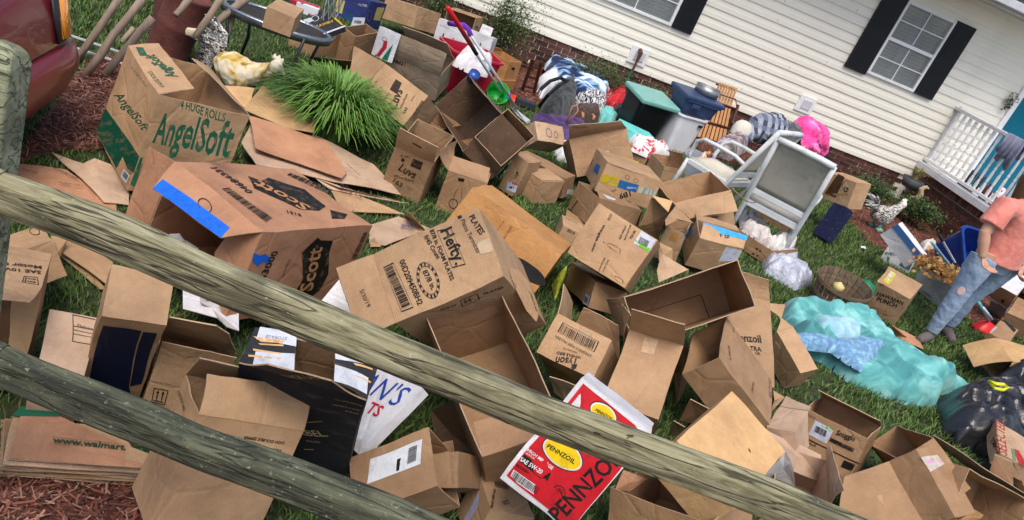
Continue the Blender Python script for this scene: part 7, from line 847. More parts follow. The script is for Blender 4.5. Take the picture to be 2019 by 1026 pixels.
# ---------- split rail fence ----------
FG=empty('rail_fence',(0,1.5,0),'weathered green grey timber rail fence crossing the foreground','fence')
def wood_mat(name,c1,c2,c3,lich=.0):
    m=bpy.data.materials.new(name); m.use_nodes=True; n=m.node_tree.nodes;l=m.node_tree.links;b=n['Principled BSDF'];b.inputs['Roughness'].default_value=.85
    tc=n.new('ShaderNodeTexCoord');mp=n.new('ShaderNodeMapping');mp.inputs['Scale'].default_value=(1.2,14,14);l.new(tc.outputs['Object'],mp.inputs[0])
    a=n.new('ShaderNodeTexNoise');a.inputs['Scale'].default_value=3.2;a.inputs['Detail'].default_value=9;a.inputs['Roughness'].default_value=.7;a.inputs['Distortion'].default_value=.6;l.new(mp.outputs[0],a.inputs[0])
    cr=n.new('ShaderNodeValToRGB');E=cr.color_ramp.elements;E[0].position=.38;E[0].color=(*c3,1);E[1].position=.66;E[1].color=(*c2,1);e=E.new(.47);e.color=(*c1,1);l.new(a.outputs['Fac'],cr.inputs[0])
    s=n.new('ShaderNodeTexNoise');s.inputs['Scale'].default_value=7;s.inputs['Detail'].default_value=8;l.new(tc.outputs['Object'],s.inputs[0])
    r=n.new('ShaderNodeValToRGB');r.color_ramp.elements[0].position=.52;r.color_ramp.elements[1].position=.66;l.new(s.outputs['Fac'],r.inputs[0])
    mx=n.new('ShaderNodeMixRGB');l.new(r.outputs[0],mx.inputs[0]);l.new(cr.outputs[0],mx.inputs[1]);mx.inputs[2].default_value=(*[x*.45 for x in c1],1)
    mx2=n.new('ShaderNodeMath');mx2.operation='MULTIPLY';mx2.inputs[1].default_value=.75;l.new(r.outputs[0],mx2.inputs[0]);l.new(mx2.outputs[0],mx.inputs[0])
    l.new(mx.outputs[0],b.inputs['Base Color'])
    cm=n.new('ShaderNodeMapping');cm.inputs['Scale'].default_value=(.9,11,11);l.new(tc.outputs['Object'],cm.inputs[0])
    cn=n.new('ShaderNodeTexNoise');cn.inputs['Scale'].default_value=2.6;cn.inputs['Detail'].default_value=3;cn.inputs['Roughness'].default_value=.5;cn.inputs['Distortion'].default_value=.35;l.new(cm.outputs[0],cn.inputs[0])
    s1=n.new('ShaderNodeMath');s1.operation='SUBTRACT';s1.inputs[1].default_value=.5;l.new(cn.outputs['Fac'],s1.inputs[0])
    s2=n.new('ShaderNodeMath');s2.operation='ABSOLUTE';l.new(s1.outputs[0],s2.inputs[0])
    ck=n.new('ShaderNodeMapRange');ck.inputs[1].default_value=.0;ck.inputs[2].default_value=.028;l.new(s2.outputs[0],ck.inputs[0])
    mc=n.new('ShaderNodeMixRGB');l.new(ck.outputs[0],mc.inputs[0]);mc.inputs[1].default_value=(*[x*.22 for x in c1],1);l.new(mx.outputs[0],mc.inputs[2])
    lz=n.new('ShaderNodeTexNoise');lz.inputs['Scale'].default_value=70;lz.inputs['Detail'].default_value=4;lz.inputs['Roughness'].default_value=.7;l.new(tc.outputs['Object'],lz.inputs[0])
    lr=n.new('ShaderNodeMapRange');lr.inputs[1].default_value=.64-lich;lr.inputs[2].default_value=.70-lich;lr.inputs[4].default_value=.6;l.new(lz.outputs['Fac'],lr.inputs[0])
    ml=n.new('ShaderNodeMixRGB');l.new(lr.outputs[0],ml.inputs[0]);l.new(mc.outputs[0],ml.inputs[1]);ml.inputs[2].default_value=(.36,.38,.30,1)
    l.new(ml.outputs[0],b.inputs['Base Color'])
    g2=n.new('ShaderNodeMath');g2.operation='MULTIPLY_ADD';g2.inputs[1].default_value=.9;l.new(ck.outputs[0],g2.inputs[0]);l.new(a.outputs['Fac'],g2.inputs[2])
    bp=n.new('ShaderNodeBump');bp.inputs['Strength'].default_value=.8;bp.inputs['Distance'].default_value=.006;l.new(g2.outputs[0],bp.inputs['Height']);l.new(bp.outputs[0],b.inputs['Normal'])
    return m
W1=wood_mat('rail_wood',(.215,.195,.105),(.41,.38,.24),(.075,.068,.035))
W2=wood_mat('rail_wood_dark',(.062,.068,.040),(.15,.15,.09),(.022,.026,.014),.03)  # lower rail timber, darker and more olive than the upper one
def rail(name,pts,hh,dd,m,seed,tilt=.0):
    """half-round timber: path of centre points (world), section height hh, depth dd"""
    P=[Vector(p) for p in pts]; out=[]; n=90; secN=26
    # piecewise smooth resample
    def pt(t):
        x=t*(len(P)-1); i=min(int(x),len(P)-2); u=x-i; p0=P[max(i-1,0)];p1=P[i];p2=P[i+1];p3=P[min(i+2,len(P)-1)]
        return .5*((2*p1)+(p2-p0)*u+(2*p0-5*p1+4*p2-p3)*u*u+(3*p1-p0-3*p2+p3)*u**3)
    d0=(P[-1]-P[0]).normalized(); up=(Vector((0,0,1))-d0*d0.z).normalized(); nn=d0.cross(up)  # horizontal normal
    if nn.y>0: nn=-nn
    O=P[0]; Mx=Matrix((d0,nn,up)).transposed(); Mi=Mx.inverted(); vs=[];fs=[]
    for i in range(n+1):
        c=Mi@(pt(i/n)-O)
        for j in range(secN):
            a=2*math.pi*j/secN; ca,sa=math.cos(a),math.sin(a); e=.50
            y=math.copysign(abs(ca)**e,ca)*dd/2; z=math.copysign(abs(sa)**e,sa)*hh/2
            v=Vector((c.x,c.y+y,c.z+z)); q=Vector((v.x*1.6,y*26,z*26))+Vector((seed*9,0,0))
            k=noise.noise(q)*.0045+noise.noise(q*2.3)*.002+noise.noise(Vector((c.x*5,seed,a*.8)))*.005
            g=abs(noise.noise(Vector((v.x*.7+seed,y*34,z*34)))); k-=.010*max(0,.14-g)/.14
            v+=Vector((0,ca,sa))*k; vs.append(v)
    for i in range(n):
        for j in range(secN): fs.append((i*secN+j,i*secN+(j+1)%secN,(i+1)*secN+(j+1)%secN,(i+1)*secN+j))
    fs+=[tuple(range(secN)),tuple(range(n*secN,(n+1)*secN))[::-1]]
    o=mesh(name,vs,fs,m,None,True); o.matrix_world=Matrix.Translation(O)@Mx.to_4x4(); mw=o.matrix_world.copy(); o.parent=FG; o.matrix_parent_inverse=Matrix.Translation((0,-1.5,0)); return o
W3=wood_mat('post_wood',(.29,.30,.18),(.42,.43,.30),(.17,.18,.11))
rail('rail',[(-1.256,1.862,1.084),(-0.703,1.740,1.100),(-0.657,1.729,1.098),(-0.426,1.678,1.108),(-0.189,1.626,1.097),(0.051,1.573,1.091),(0.295,1.519,1.085),(0.542,1.464,1.084),(0.790,1.409,1.090),(1.039,1.354,1.099),(1.296,1.297,1.100),(1.506,1.251,1.096),(2.067,1.126,1.092)],0.093,0.066,W1,1)
rail('rail',[(-1.546,1.926,0.665),(-0.685,1.736,0.637),(-0.608,1.719,0.630),(-0.254,1.640,0.622),(-0.085,1.603,0.611),(0.045,1.574,0.620),(0.275,1.523,0.623),(0.553,1.462,0.631),(0.718,1.425,0.629),(1.249,1.307,0.635)],0.098,0.080,W2,2)
m=MB(); p0=Vector((-0.702,1.759,1.418)); p0.y+=.03
m.add(*(lambda w,h:([Vector((x*w,y*w,z)) for z,w2 in ((-.2,1),(h-.04,1),(h-.01,.8),(h,.45)) for x,y in ((-w2,-w2),(w2,-w2),(w2,w2),(-w2,w2))],[(i*4+j,i*4+(j+1)%4,(i+1)*4+(j+1)%4,(i+1)*4+j) for i in range(3) for j in range(4)]+[(12,13,14,15)]))(.040,p0.z))
o=m.build('post',W3,None,bevel=.012,seg=3); o.location=(p0.x,p0.y,0); o.rotation_euler=(0,0,-.22); o.parent=FG; o.matrix_parent_inverse=Matrix.Translation((0,-1.5,0))

KN=mat('knot_dark',(.05,.04,.025),.9,.3)
o=MB().lathe((0,0,0),[(0,.004),(0.0080,.003),(0.0144,0),(0.0160,-.01)],12,Matrix.Rotation(1.0,4,'X'),1.6,.8).build('knot',KN,FG,True); o.location=Vector((0.823,1.377,1.129))-Vector((0,1.5,0))
o=MB().lathe((0,0,0),[(0,.004),(0.0040,.003),(0.0072,0),(0.0080,-.01)],12,Matrix.Rotation(1.0,4,'X'),1.6,.8).build('knot',KN,FG,True); o.location=Vector((0.748,1.393,1.116))-Vector((0,1.5,0))
o=MB().lathe((0,0,0),[(0,.004),(0.0050,.003),(0.0090,0),(0.0100,-.01)],12,Matrix.Rotation(1.0,4,'X'),1.6,.8).build('knot',KN,FG,True); o.location=Vector((0.414,1.467,1.112))-Vector((0,1.5,0))
o=MB().lathe((0,0,0),[(0,.004),(0.0040,.003),(0.0072,0),(0.0080,-.01)],12,Matrix.Rotation(1.0,4,'X'),1.6,.8).build('knot',KN,FG,True); o.location=Vector((-0.059,1.572,1.095))-Vector((0,1.5,0))
o=MB().lathe((0,0,0),[(0,.004),(0.0045,.003),(0.0081,0),(0.0090,-.01)],12,Matrix.Rotation(1.0,4,'X'),1.6,.8).build('knot',KN,FG,True); o.location=Vector((1.193,1.297,1.105))-Vector((0,1.5,0))

# ---------- plants ----------
LM=[mat('leaf_a',(.05,.10,.025),.5,.2,bump=0),mat('leaf_b',(.03,.065,.018),.5,.2,bump=0),mat('leaf_c',(.10,.15,.045),.5,.2,bump=0)]
M_stem=mat('stem_brown',(.10,.07,.04),.8)
def shrub(c,rx,ry,h,n,label,name='shrub',ls=(.02,.045),nst=14,light=0,open_=.0):
    e=empty(name,c,label,'shrub','shrubs along the house wall'); st=MB(); V=[];c=Vector(c)
    r=random.Random(hash(label)%999 if 0 else int(c[0]*100)); tips=[]
    for i in range(nst):
        a=r.uniform(0,6.28);q=r.uniform(.1,1); tx=Vector((math.cos(a)*rx*q,math.sin(a)*ry*q,h*r.uniform(.55,1.0)*(1-.35*q)))
        md=tx*.5+Vector((r.uniform(-.04,.04),r.uniform(-.04,.04),.05)); st.tube([(r.uniform(-.04,.04),r.uniform(-.04,.04),0),md,tx],[.008,.006,.003],5); tips.append((md,tx))
    st.build('stem',M_stem,e)
    P=np.zeros((n,3))
    for i in range(n):
        md,tx=tips[r.randrange(len(tips))]; t=r.random()**.6; p=md.lerp(tx,t)*r.uniform(.75,1.05); s=.10*(1-open_)+.05
        P[i]=p+Vector((r.gauss(0,rx*s*1.7),r.gauss(0,ry*s*1.7),r.gauss(0,h*s)))
    P[:,2]=np.abs(P[:,2])+.02
    a=rng.uniform(0,6.28,n);el=rng.uniform(-.6,.9,n);l=rng.uniform(*ls,n);wv=l*.5
    d=np.stack([np.cos(a)*np.cos(el),np.sin(a)*np.cos(el),np.sin(el)],1); s=np.stack([-np.sin(a),np.cos(a),rng.uniform(-.5,.5,n)],1)
    V=np.stack([P,P+d*l[:,None]*.5+s*wv[:,None]*.5,P+d*l[:,None],P+d*l[:,None]*.5-s*wv[:,None]*.5],1).reshape(-1,3)
    pr=[.35,.4,.25] if not light else [.3,.15,.55]
    o=fastmesh('foliage',V,np.arange(4*n).reshape(n,4),LM,e,rng.choice(3,n,p=pr)); return e
shrub((1.55,10.05,0),.42,.30,.95,5200,'tall loose green shrub at the left end of the brick foundation',nst=18,light=1)
shrub((.75,10.2,0),.35,.25,.7,2600,'lower green shrub left of the tall one at the brick wall',nst=12)
shrub((3.0,10.15,0),.55,.25,.55,3600,'wispy yellow green shrub behind the quilt below the faucet',nst=18,light=1,ls=(.015,.035))
shrub((3.75,10.15,0),.30,.22,.50,1800,'small shrub just right of the faucet behind the teal lidded bin',nst=10,light=1,ls=(.015,.035))
shrub((7.15,9.75,0),.42,.38,.42,4200,'dense dark green shrub by the wall right of the pink shirted person',nst=16)
shrub((7.75,9.45,0),.38,.35,.40,3600,'dark green shrub behind the grey rooster figure',nst=14)
shrub((8.05,8.6,0),.22,.35,.30,1800,'low shrub against the porch bricks behind the rooster',nst=10)
shrub((8.02,7.65,0),.22,.28,.45,900,'spiky leafed plant at the porch wall behind the blue tub',nst=10,light=1,ls=(.05,.11),open_=.5)
def blades(name,c,rad,n,h,wd,label,cat,ms,spread=1.0):
    c=np.array(c); a=rng.uniform(0,2*np.pi,n); r=rad*.35*np.sqrt(rng.random(n)); H=rng.uniform(*h,n); out=rng.uniform(.15,1.0,n)*spread*rad; K=7
    d=np.stack([np.cos(a),np.sin(a)],1); s=np.stack([-np.sin(a),np.cos(a)],1); V=np.zeros((n,K,2,3)); tw=rng.normal(0,.25,n)
    for k in range(K):
        t=k/(K-1); rr=r+out*t**1.6; zz=H*(1-(1-t)**1.7)-H*.42*(t**3)*(out/(rad*spread)); w_=wd*(1-t**2*.92)*rng.uniform(.9,1.1)
        x=d*rr[:,None]+s*(tw*t*t*.12)[:,None]
        for q,sg in ((0,-1),(1,1)):
            V[:,k,q,:2]=x+s*w_*sg/2; V[:,k,q,2]=np.maximum(zz,.01)
    F=[]
    b=np.arange(n)*K*2
    for k in range(K-1): F.append(np.stack([b+2*k,b+2*k+1,b+2*k+3,b+2*k+2],1))
    o=fastmesh(name,V.reshape(-1,3),np.concatenate(F),ms,matidx=np.tile(rng.integers(0,len(ms),n),K-1)); o.location=c; return tag(o,label,cat)
OG=[mat('strap_a',(.11,.25,.035),.45,.15,bump=0),mat('strap_b',(.06,.15,.025),.45,.15,bump=0),mat('strap_c',(.15,.27,.05),.45,.15,bump=0),mat('strap_d',(.19,.30,.07),.5,.15,bump=0)]
blades('ornamental_grass',(-0.058,5.543,0.000),.46,1700,(.30,.58),.020,'large clump of long green ornamental grass left of the diaper cartons','grass clump',OG)
# ---------- cardboard ----------
for i_,rec in enumerate(BOXES): make_box(rec,i_+1)
BM['green']=mat('print_green',(.01,.10,.05))
for i_,(lab,col,t,P) in enumerate(SHEETS):
    P=[Vector(p) for p in P]; n=Vector()
    for i in range(len(P)): n+=P[i].cross(P[(i+1)%len(P)])
    n.normalize(); n=-n if n.z<0 else n
    # subdivided outline with a worn edge, triangulated around inner ring
    ring=[]
    for i in range(len(P)):
        a,b=P[i],P[(i+1)%len(P)]; k=max(2,int((b-a).length/.05))
        for j in range(k): 
            v=a.lerp(b,j/k); ring.append(v+disp(v,i_+50,.010))
    c=sum(P,Vector())/len(P); m=len(ring); vs=[];fs=[];mi=[]
    rings=[1,.66,.33]
    for sgn in (1,-1):
        for q,rr in enumerate(rings):
            for v in ring:
                u=c.lerp(v,rr); u=u+n*noise.noise(u*5+Vector((i_,0,0)))*.012*(1 if q else .4); vs.append(u+n*sgn*.002)
        vs.append(c+n*(noise.noise(c*5+Vector((i_,0,0)))*.012+sgn*.002))
    H=3*m+1
    for s_ in (0,1):
        o=s_*H
        for q in range(2):
            for j in range(m): f=(o+q*m+j,o+q*m+(j+1)%m,o+(q+1)*m+(j+1)%m,o+(q+1)*m+j); fs.append(f if not s_ else f[::-1]); mi.append(0)
        for j in range(m): fs.append((o+2*m+j,o+2*m+(j+1)%m,o+3*m)); mi.append(0)
    for j in range(m): fs.append((j,(j+1)%m,H+(j+1)%m,H+j)); mi.append(1)
    o=mesh('flattened_carton' if col not in('white','green') else 'paper_sheet',vs,fs,[BM[col],EDGE if col not in('white','green') else BM[col]]); o.data.polygons.foreach_set('material_index',mi)
    tag(o,lab,'cardboard' if col not in('white','green') else 'paper','flattened cartons' if col not in('white','green') else None)
    o['_q']=1; del o['_q']
    if 'web address' in lab: SHW=o
def ptext(s,a,b,n,col,parent,bold=1,h=1,sh=0):
    a,b,n=Vector(a),Vector(b),Vector(n).normalized(); tv,tf,W=text_mesh(s,bold); d=(b-a); sc=d.length/W; d.normalize(); u=n.cross(d)
    return mesh('lettering',[a+d*((v.x+sh*v.y)*sc)+u*v.y*sc*h+n*.003 for v in tv],tf,ink(col),parent)
def nrm(P): 
    a,b,c=[Vector(x) for x in P[:3]]; n=(b-a).cross(c-a).normalized(); return n if n.z>0 else -n
WP=[(-0.669,2.093,0.131),(-0.356,2.061,0.131),(-0.262,1.985,0.127)]
ptext('www.walmart.com',(-0.538,2.003,0.132),(-0.270,2.047,0.132),(0,0,1),'#123d25',SHW)
ptext('For store pickup & return information visit',(-0.544,2.022,0.132),(-0.360,2.054,0.132),(0,0,1),'#7a4a38',SHW,bold=0)
SHL={o['label']:o for o in bpy.data.objects if o.get('category')=='cardboard'}
def sp(key,s,a,b,c='#2a2018',**k):
    for kk,o in SHL.items():
        if key in kk:
            P=[v.co for v in o.data.vertices]; nn=Vector((0,0,1)); ptext(s,Vector(a)+nn*.012,Vector(b)+nn*.012,nn,c,o,**k)
sp('reddish flattened','BEAUTY BAR',(-1.361,3.804,0.017),(-1.296,3.807,0.017)); sp('reddish flattened','120 COUNT CASE',(-1.266,3.910,0.017),(-1.134,3.862,0.017)); sp('reddish flattened','KEEP DRY',(-1.179,3.775,0.017),(-1.080,3.804,0.017),bold=0)
sp('large pale flattened','FRAGILE THIS SIDE',(0.112,4.937,0.100),(0.214,4.818,0.100),h=.8); sp('lowest flattened','5 1/2',(0.176,4.662,0.035),(0.260,4.649,0.035)); sp('long flattened carton','2S',(0.113,4.657,0.058),(0.169,4.660,0.058)); sp('worn flattened','JELLO',(0.526,4.416,0.035),(0.614,4.447,0.035),c='#223a7a')
# ---------- cloth helpers ----------
def mound(name,poly,h,m,label,cat,res=.022,fold=.35,fs=7.0,seed=0,stretch=(1,1),base=0,parent=None,ang=0,edge=.10,thick=True,ridge=1.0,group=None,puff=0,ridges=(),wr=None):
    P=np.array([p[:2] for p in poly]); c=P.mean(0); x0,y0=P.min(0);x1,y1=P.max(0)
    xs=np.arange(x0-res,x1+res*2,res);ys=np.arange(y0-res,y1+res*2,res); X,Y=np.meshgrid(xs,ys,indexing='ij')
    # wobble outline
    n=len(P); D=np.full(X.shape,1e9)
    for i in range(n):
        a=P[i];b=P[(i+1)%n];ab=b-a;t=np.clip(((X-a[0])*ab[0]+(Y-a[1])*ab[1])/(ab@ab),0,1); D=np.minimum(D,np.hypot(X-a[0]-t*ab[0],Y-a[1]-t*ab[1]))
    ins=inpoly(X.ravel(),Y.ravel(),P).reshape(X.shape); D=np.where(ins,D,-D)
    ca,sa=math.cos(ang),math.sin(ang); Z=np.zeros(X.shape); W=np.zeros(X.shape)
    for i in range(X.shape[0]):
        for j in range(X.shape[1]):
            if D[i,j]<-.03: continue
            u=((X[i,j]-c[0])*ca+(Y[i,j]-c[1])*sa)*stretch[0]; v=(-(X[i,j]-c[0])*sa+(Y[i,j]-c[1])*ca)*stretch[1]
            q=Vector((u*fs,v*fs,seed*3.3)); q=q+noise.noise_vector(q*.45)*1.3
            r=1-abs(noise.noise(q))*2.2; r2=1-abs(noise.noise(q*2.1+Vector((5,2,1))))*2
            Z[i,j]=max(0,min(1,(r*.7+r2*.3*ridge) if not puff else (abs(noise.noise(q))*2.6)**.75*.8+.2*abs(noise.noise(q*2.3))*2))
    RG=np.zeros(X.shape)
    for pts,rw,rh in ridges:
        dd=np.full(X.shape,1e9)
        for a,b in (zip(pts[:-1],pts[1:]) if len(pts)>1 else [(pts[0],pts[0])]):
            a=np.array(a[:2]);b=np.array(b[:2]);ab=b-a;t=np.clip(((X-a[0])*ab[0]+(Y-a[1])*ab[1])/max(ab@ab,1e-9),0,1); dd=np.minimum(dd,np.hypot(X-a[0]-t*ab[0],Y-a[1]-t*ab[1]))
        RG=np.maximum(RG,rh*np.sqrt(np.clip(1-(dd/rw)**2,0,1)))
    WR=np.zeros(X.shape)
    if wr:
        rr=random.Random(seed); nW,wdir,wh,ww,wl=wr
        for _ in range(nW):
            a=wdir+rr.gauss(0,.28); px_,py_=rr.uniform(x0,x1),rr.uniform(y0,y1); L2=rr.uniform(.4,1)*wl; k1=rr.uniform(-2.5,2.5); w1=ww*rr.uniform(.5,1.6); h1_=wh*rr.uniform(.4,1.2)
            u=(X-px_)*math.cos(a)+(Y-py_)*math.sin(a); v=-(X-px_)*math.sin(a)+(Y-py_)*math.cos(a)-k1*u*u+.02*np.sin(u*14+k1)
            f_=np.clip(1-np.abs(u)/L2,0,1)**.7; g=np.abs(v)/w1; WR=np.maximum(WR,h1_*f_*np.where(v>0,np.exp(-g*.9),np.exp(-g*g*2.0)))
    prof=np.clip(D/edge,0,1); prof=np.sqrt(1-(1-prof)**2)
    Hh=prof*h*((1-fold)+fold*Z)+.012*np.clip(D/.015,0,1)
    if wr: Hh=Hh+0
    if ridges: Hh=np.where(D>0,np.maximum(Hh,RG*np.clip((D+.02)/.06,0,1)**.5*(.80+.20*Z)),Hh)
    if wr: Hh=np.where(D>0,Hh+WR*np.clip(D/.05,0,1),Hh)
    if wr:
        for _ in range(3): Hh[1:-1,1:-1]=(Hh[1:-1,1:-1]*2+Hh[2:,1:-1]+Hh[:-2,1:-1]+Hh[1:-1,2:]+Hh[1:-1,:-2])/6
    gx,gy=np.gradient(D,res); g2=np.maximum(gx*gx+gy*gy,.3); neg=(D<0)&(D>-res*1.8); X=np.where(neg,X-D*gx/g2,X); Y=np.where(neg,Y-D*gy/g2,Y)
    ok=D>-res*1.25; Hh=np.where(D<=0,0.0,Hh); idx=-np.ones(X.shape,int); idx[ok]=np.arange(ok.sum())
    V=np.stack([X[ok]-c[0],Y[ok]-c[1],np.maximum(Hh[ok],.0)],1)
    q=ok[:-1,:-1]&ok[1:,:-1]&ok[1:,1:]&ok[:-1,1:]
    F=np.stack([idx[:-1,:-1][q],idx[1:,:-1][q],idx[1:,1:][q],idx[:-1,1:][q]],1)
    o=fastmesh(name,V,F,m,parent); o.location=(c[0],c[1],base); o.data.polygons.foreach_set('use_smooth',[True]*len(o.data.polygons))
    if label: tag(o,label,cat,group)
    return o
def cloth(name,c1,c2,sc=6,rough=.85,c3=None,distort=1.0,lo=.42,hi=.58,stretch=None,bump=.3):
    m=bpy.data.materials.new(name);m.use_nodes=True;n=m.node_tree.nodes;l=m.node_tree.links;b=n['Principled BSDF'];b.inputs['Roughness'].default_value=rough
    b.inputs['Sheen Weight'].default_value=.15; b.inputs['Specular IOR Level'].default_value=.2
    tc=n.new('ShaderNodeTexCoord');mp=n.new('ShaderNodeMapping');l.new(tc.outputs['Object'],mp.inputs[0])
    if stretch:mp.inputs['Scale'].default_value=stretch
    z=n.new('ShaderNodeTexNoise');z.inputs['Scale'].default_value=sc;z.inputs['Detail'].default_value=3;z.inputs['Distortion'].default_value=distort;l.new(mp.outputs[0],z.inputs[0])
    cr=n.new('ShaderNodeValToRGB');E=cr.color_ramp.elements;E[0].position=lo;E[0].color=(*c1,1);E[1].position=hi;E[1].color=(*c2,1)
    if c3: e=E.new(min(.95,hi+.1));e.color=(*c3,1)
    l.new(z.outputs['Fac'],cr.inputs[0]);l.new(cr.outputs[0],b.inputs['Base Color'])
    w_=n.new('ShaderNodeTexNoise');w_.inputs['Scale'].default_value=26;w_.inputs['Detail'].default_value=5;l.new(tc.outputs['Object'],w_.inputs[0])
    bp=n.new('ShaderNodeBump');bp.inputs['Strength'].default_value=bump;bp.inputs['Distance'].default_value=.02;l.new(w_.outputs['Fac'],bp.inputs['Height']);l.new(bp.outputs[0],b.inputs['Normal']);return m
def plaid(name,c1,c2,c3,s=22):
    m=bpy.data.materials.new(name);m.use_nodes=True;n=m.node_tree.nodes;l=m.node_tree.links;b=n['Principled BSDF'];b.inputs['Roughness'].default_value=.9
    tc=n.new('ShaderNodeTexCoord'); outs=[]
    for k,ax in enumerate(('X','Z')):
        w_=n.new('ShaderNodeTexWave');w_.bands_direction=ax;w_.inputs['Scale'].default_value=s/6.28*1.0;w_.inputs['Distortion'].default_value=.6;l.new(tc.outputs['Object'],w_.inputs[0])
        r=n.new('ShaderNodeValToRGB');r.color_ramp.elements[0].position=.45;r.color_ramp.elements[1].position=.55;l.new(w_.outputs['Fac'],r.inputs[0]);outs.append(r)
    a=n.new('ShaderNodeMixRGB');l.new(outs[0].outputs[0],a.inputs[0]);a.inputs[1].default_value=(*c1,1);a.inputs[2].default_value=(*c2,1)
    c=n.new('ShaderNodeMixRGB');l.new(outs[1].outputs[0],c.inputs[0]);l.new(a.outputs[0],c.inputs[1]);c.inputs[2].default_value=(*c3,1)
    q=n.new('ShaderNodeMath');q.operation='MULTIPLY';q.inputs[1].default_value=.55;l.new(outs[1].outputs[0],q.inputs[0]);l.new(q.outputs[0],c.inputs[0])
    l.new(c.outputs[0],b.inputs['Base Color']);return m
# comforter
CQ=cloth('comforter_teal',(.075,.28,.28),(.15,.43,.41),5,c3=(.24,.52,.50)); CB=cloth('comforter_blue',(.12,.24,.42),(.20,.38,.52),14,c3=(.28,.50,.60),distort=2)
mound('comforter',[(3.634,5.151,0.000),(3.694,5.165,0.100),(3.883,5.202,0.120),(4.154,5.249,0.120),(4.422,5.276,0.120),(4.604,5.195,0.120),(4.586,4.950,0.120),(4.779,4.806,0.120),(4.981,4.717,0.100),(5.144,4.624,0.020),(5.040,4.526,0.000),(4.729,4.467,0.000),(4.535,4.244,0.000),(4.354,4.159,0.000),(4.094,4.134,0.000),(3.781,4.186,0.000),(3.635,4.392,0.000),(3.404,4.445,0.000),(3.428,4.730,0.000)],.12,CQ,'rumpled turquoise comforter with blue lining lying on the lawn','comforter',res=.010,fold=.25,fs=5,seed=2,edge=.10,stretch=(.3,1.4),ang=-.97,puff=1,ridges=[([(3.383,4.472,0.140)],.17,.24),([(3.544,4.906,0.100),(3.809,5.055,0.120),(4.152,5.155,0.120),(4.427,5.154,0.120),(4.378,4.853,0.120)],.10,.19),([(3.301,4.331,0.080),(3.603,4.265,0.080),(3.845,4.168,0.080),(4.061,4.068,0.080)],.085,.13),([(3.602,4.408,0.100),(3.804,4.343,0.100),(3.996,4.228,0.100),(4.140,4.047,0.100)],.10,.17),([(4.277,4.645,0.100),(4.510,4.603,0.100),(4.728,4.502,0.100),(4.799,4.371,0.100)],.14,.22),([(4.159,4.528,0.100),(4.221,4.338,0.100),(4.319,4.128,0.080)],.09,.20)],wr=(46,-.97,.085,.030,.75))
mound('comforter_lining',[(3.255,4.380,0.140),(3.462,4.478,0.140),(3.637,4.482,0.140),(3.955,4.656,0.140),(4.187,4.696,0.140),(4.218,4.617,0.140),(4.007,4.421,0.140),(3.774,4.188,0.140),(3.684,4.238,0.140),(3.605,4.342,0.140),(3.331,4.255,0.140)],.07,CB,'pale blue patterned sheet tangled over the turquoise comforter','sheet',res=.012,fold=.35,fs=6,seed=5,base=.12,edge=.08,stretch=(.5,1.4),ang=-.97,puff=1,wr=(18,-.9,.06,.022,.4))
mound('folded_sheet',[(3.690,4.786,0.180),(4.005,4.959,0.180),(4.157,4.875,0.180),(4.031,4.675,0.180),(3.814,4.613,0.180),(3.651,4.642,0.180)],.07,cloth('sheet_pale',(.26,.46,.54),(.38,.58,.64),6),'very pale blue fold of sheet at the upper end of the comforter','sheet',res=.012,fold=.5,fs=5,seed=8,base=.13,edge=.07,puff=1,stretch=(.5,1.3),ang=-.97,wr=(16,-.9,.035,.02,.25))
TB=mat('trash_bag_black',(.012,.012,.014),.28,.3,bump=.5,bscale=22,spec=.6)
mound('trash_bag',[(4.551,4.268,0.000),(4.906,4.512,0.000),(5.386,4.744,0.000),(5.653,4.684,0.000),(5.720,4.400,0.000),(5.229,3.956,0.000),(4.642,3.741,0.000),(4.365,3.773,0.000),(4.340,3.916,0.000)],.34,TB,'shiny black trash bag in front, below the orange tan carton','trash bag',res=.016,fold=.5,fs=9,seed=11,edge=.20,group='black trash bags',wr=(90,.4,.03,.012,.22))
mound('trash_bag',[(5.385,4.777,0.000),(5.785,5.111,0.000),(6.244,5.117,0.000),(6.039,4.636,0.000),(5.500,4.502,0.000)],.42,TB,'black trash bag with yellow drawstring against the orange tan carton','trash bag',res=.016,fold=.5,fs=10,seed=13,edge=.16,group='black trash bags',wr=(60,.2,.03,.012,.2))
m=MB(); 
m.tube([(4.527,4.014,0.420),(4.526,3.958,0.440),(4.642,4.010,0.430),(4.753,4.055,0.400),(4.635,3.985,0.400),(4.559,3.973,0.400),(4.527,4.014,0.420)],.012,6)
o=m.build('drawstring',mat('plastic_yellow',(.65,.68,.02),.4),None,True); tag(o,'bright yellow drawstring loop standing on the black trash bags','drawstring')
mound('bubble_wrap',[(3.812,5.981,0.000),(4.104,6.274,0.000),(4.294,6.318,0.000),(4.256,6.100,0.000),(4.298,5.982,0.000),(4.263,5.826,0.000),(4.002,5.596,0.000),(3.876,5.655,0.000),(3.740,5.755,0.000)],.16,mat('bubble_film',(.42,.44,.52),.25,.15,bump=1,bscale=45,spec=.6,scale=30),'crumpled bubble wrap on the grass by the bushel basket','bubble wrap',res=.014,fold=.45,fs=6,seed=17,edge=.1,puff=1)
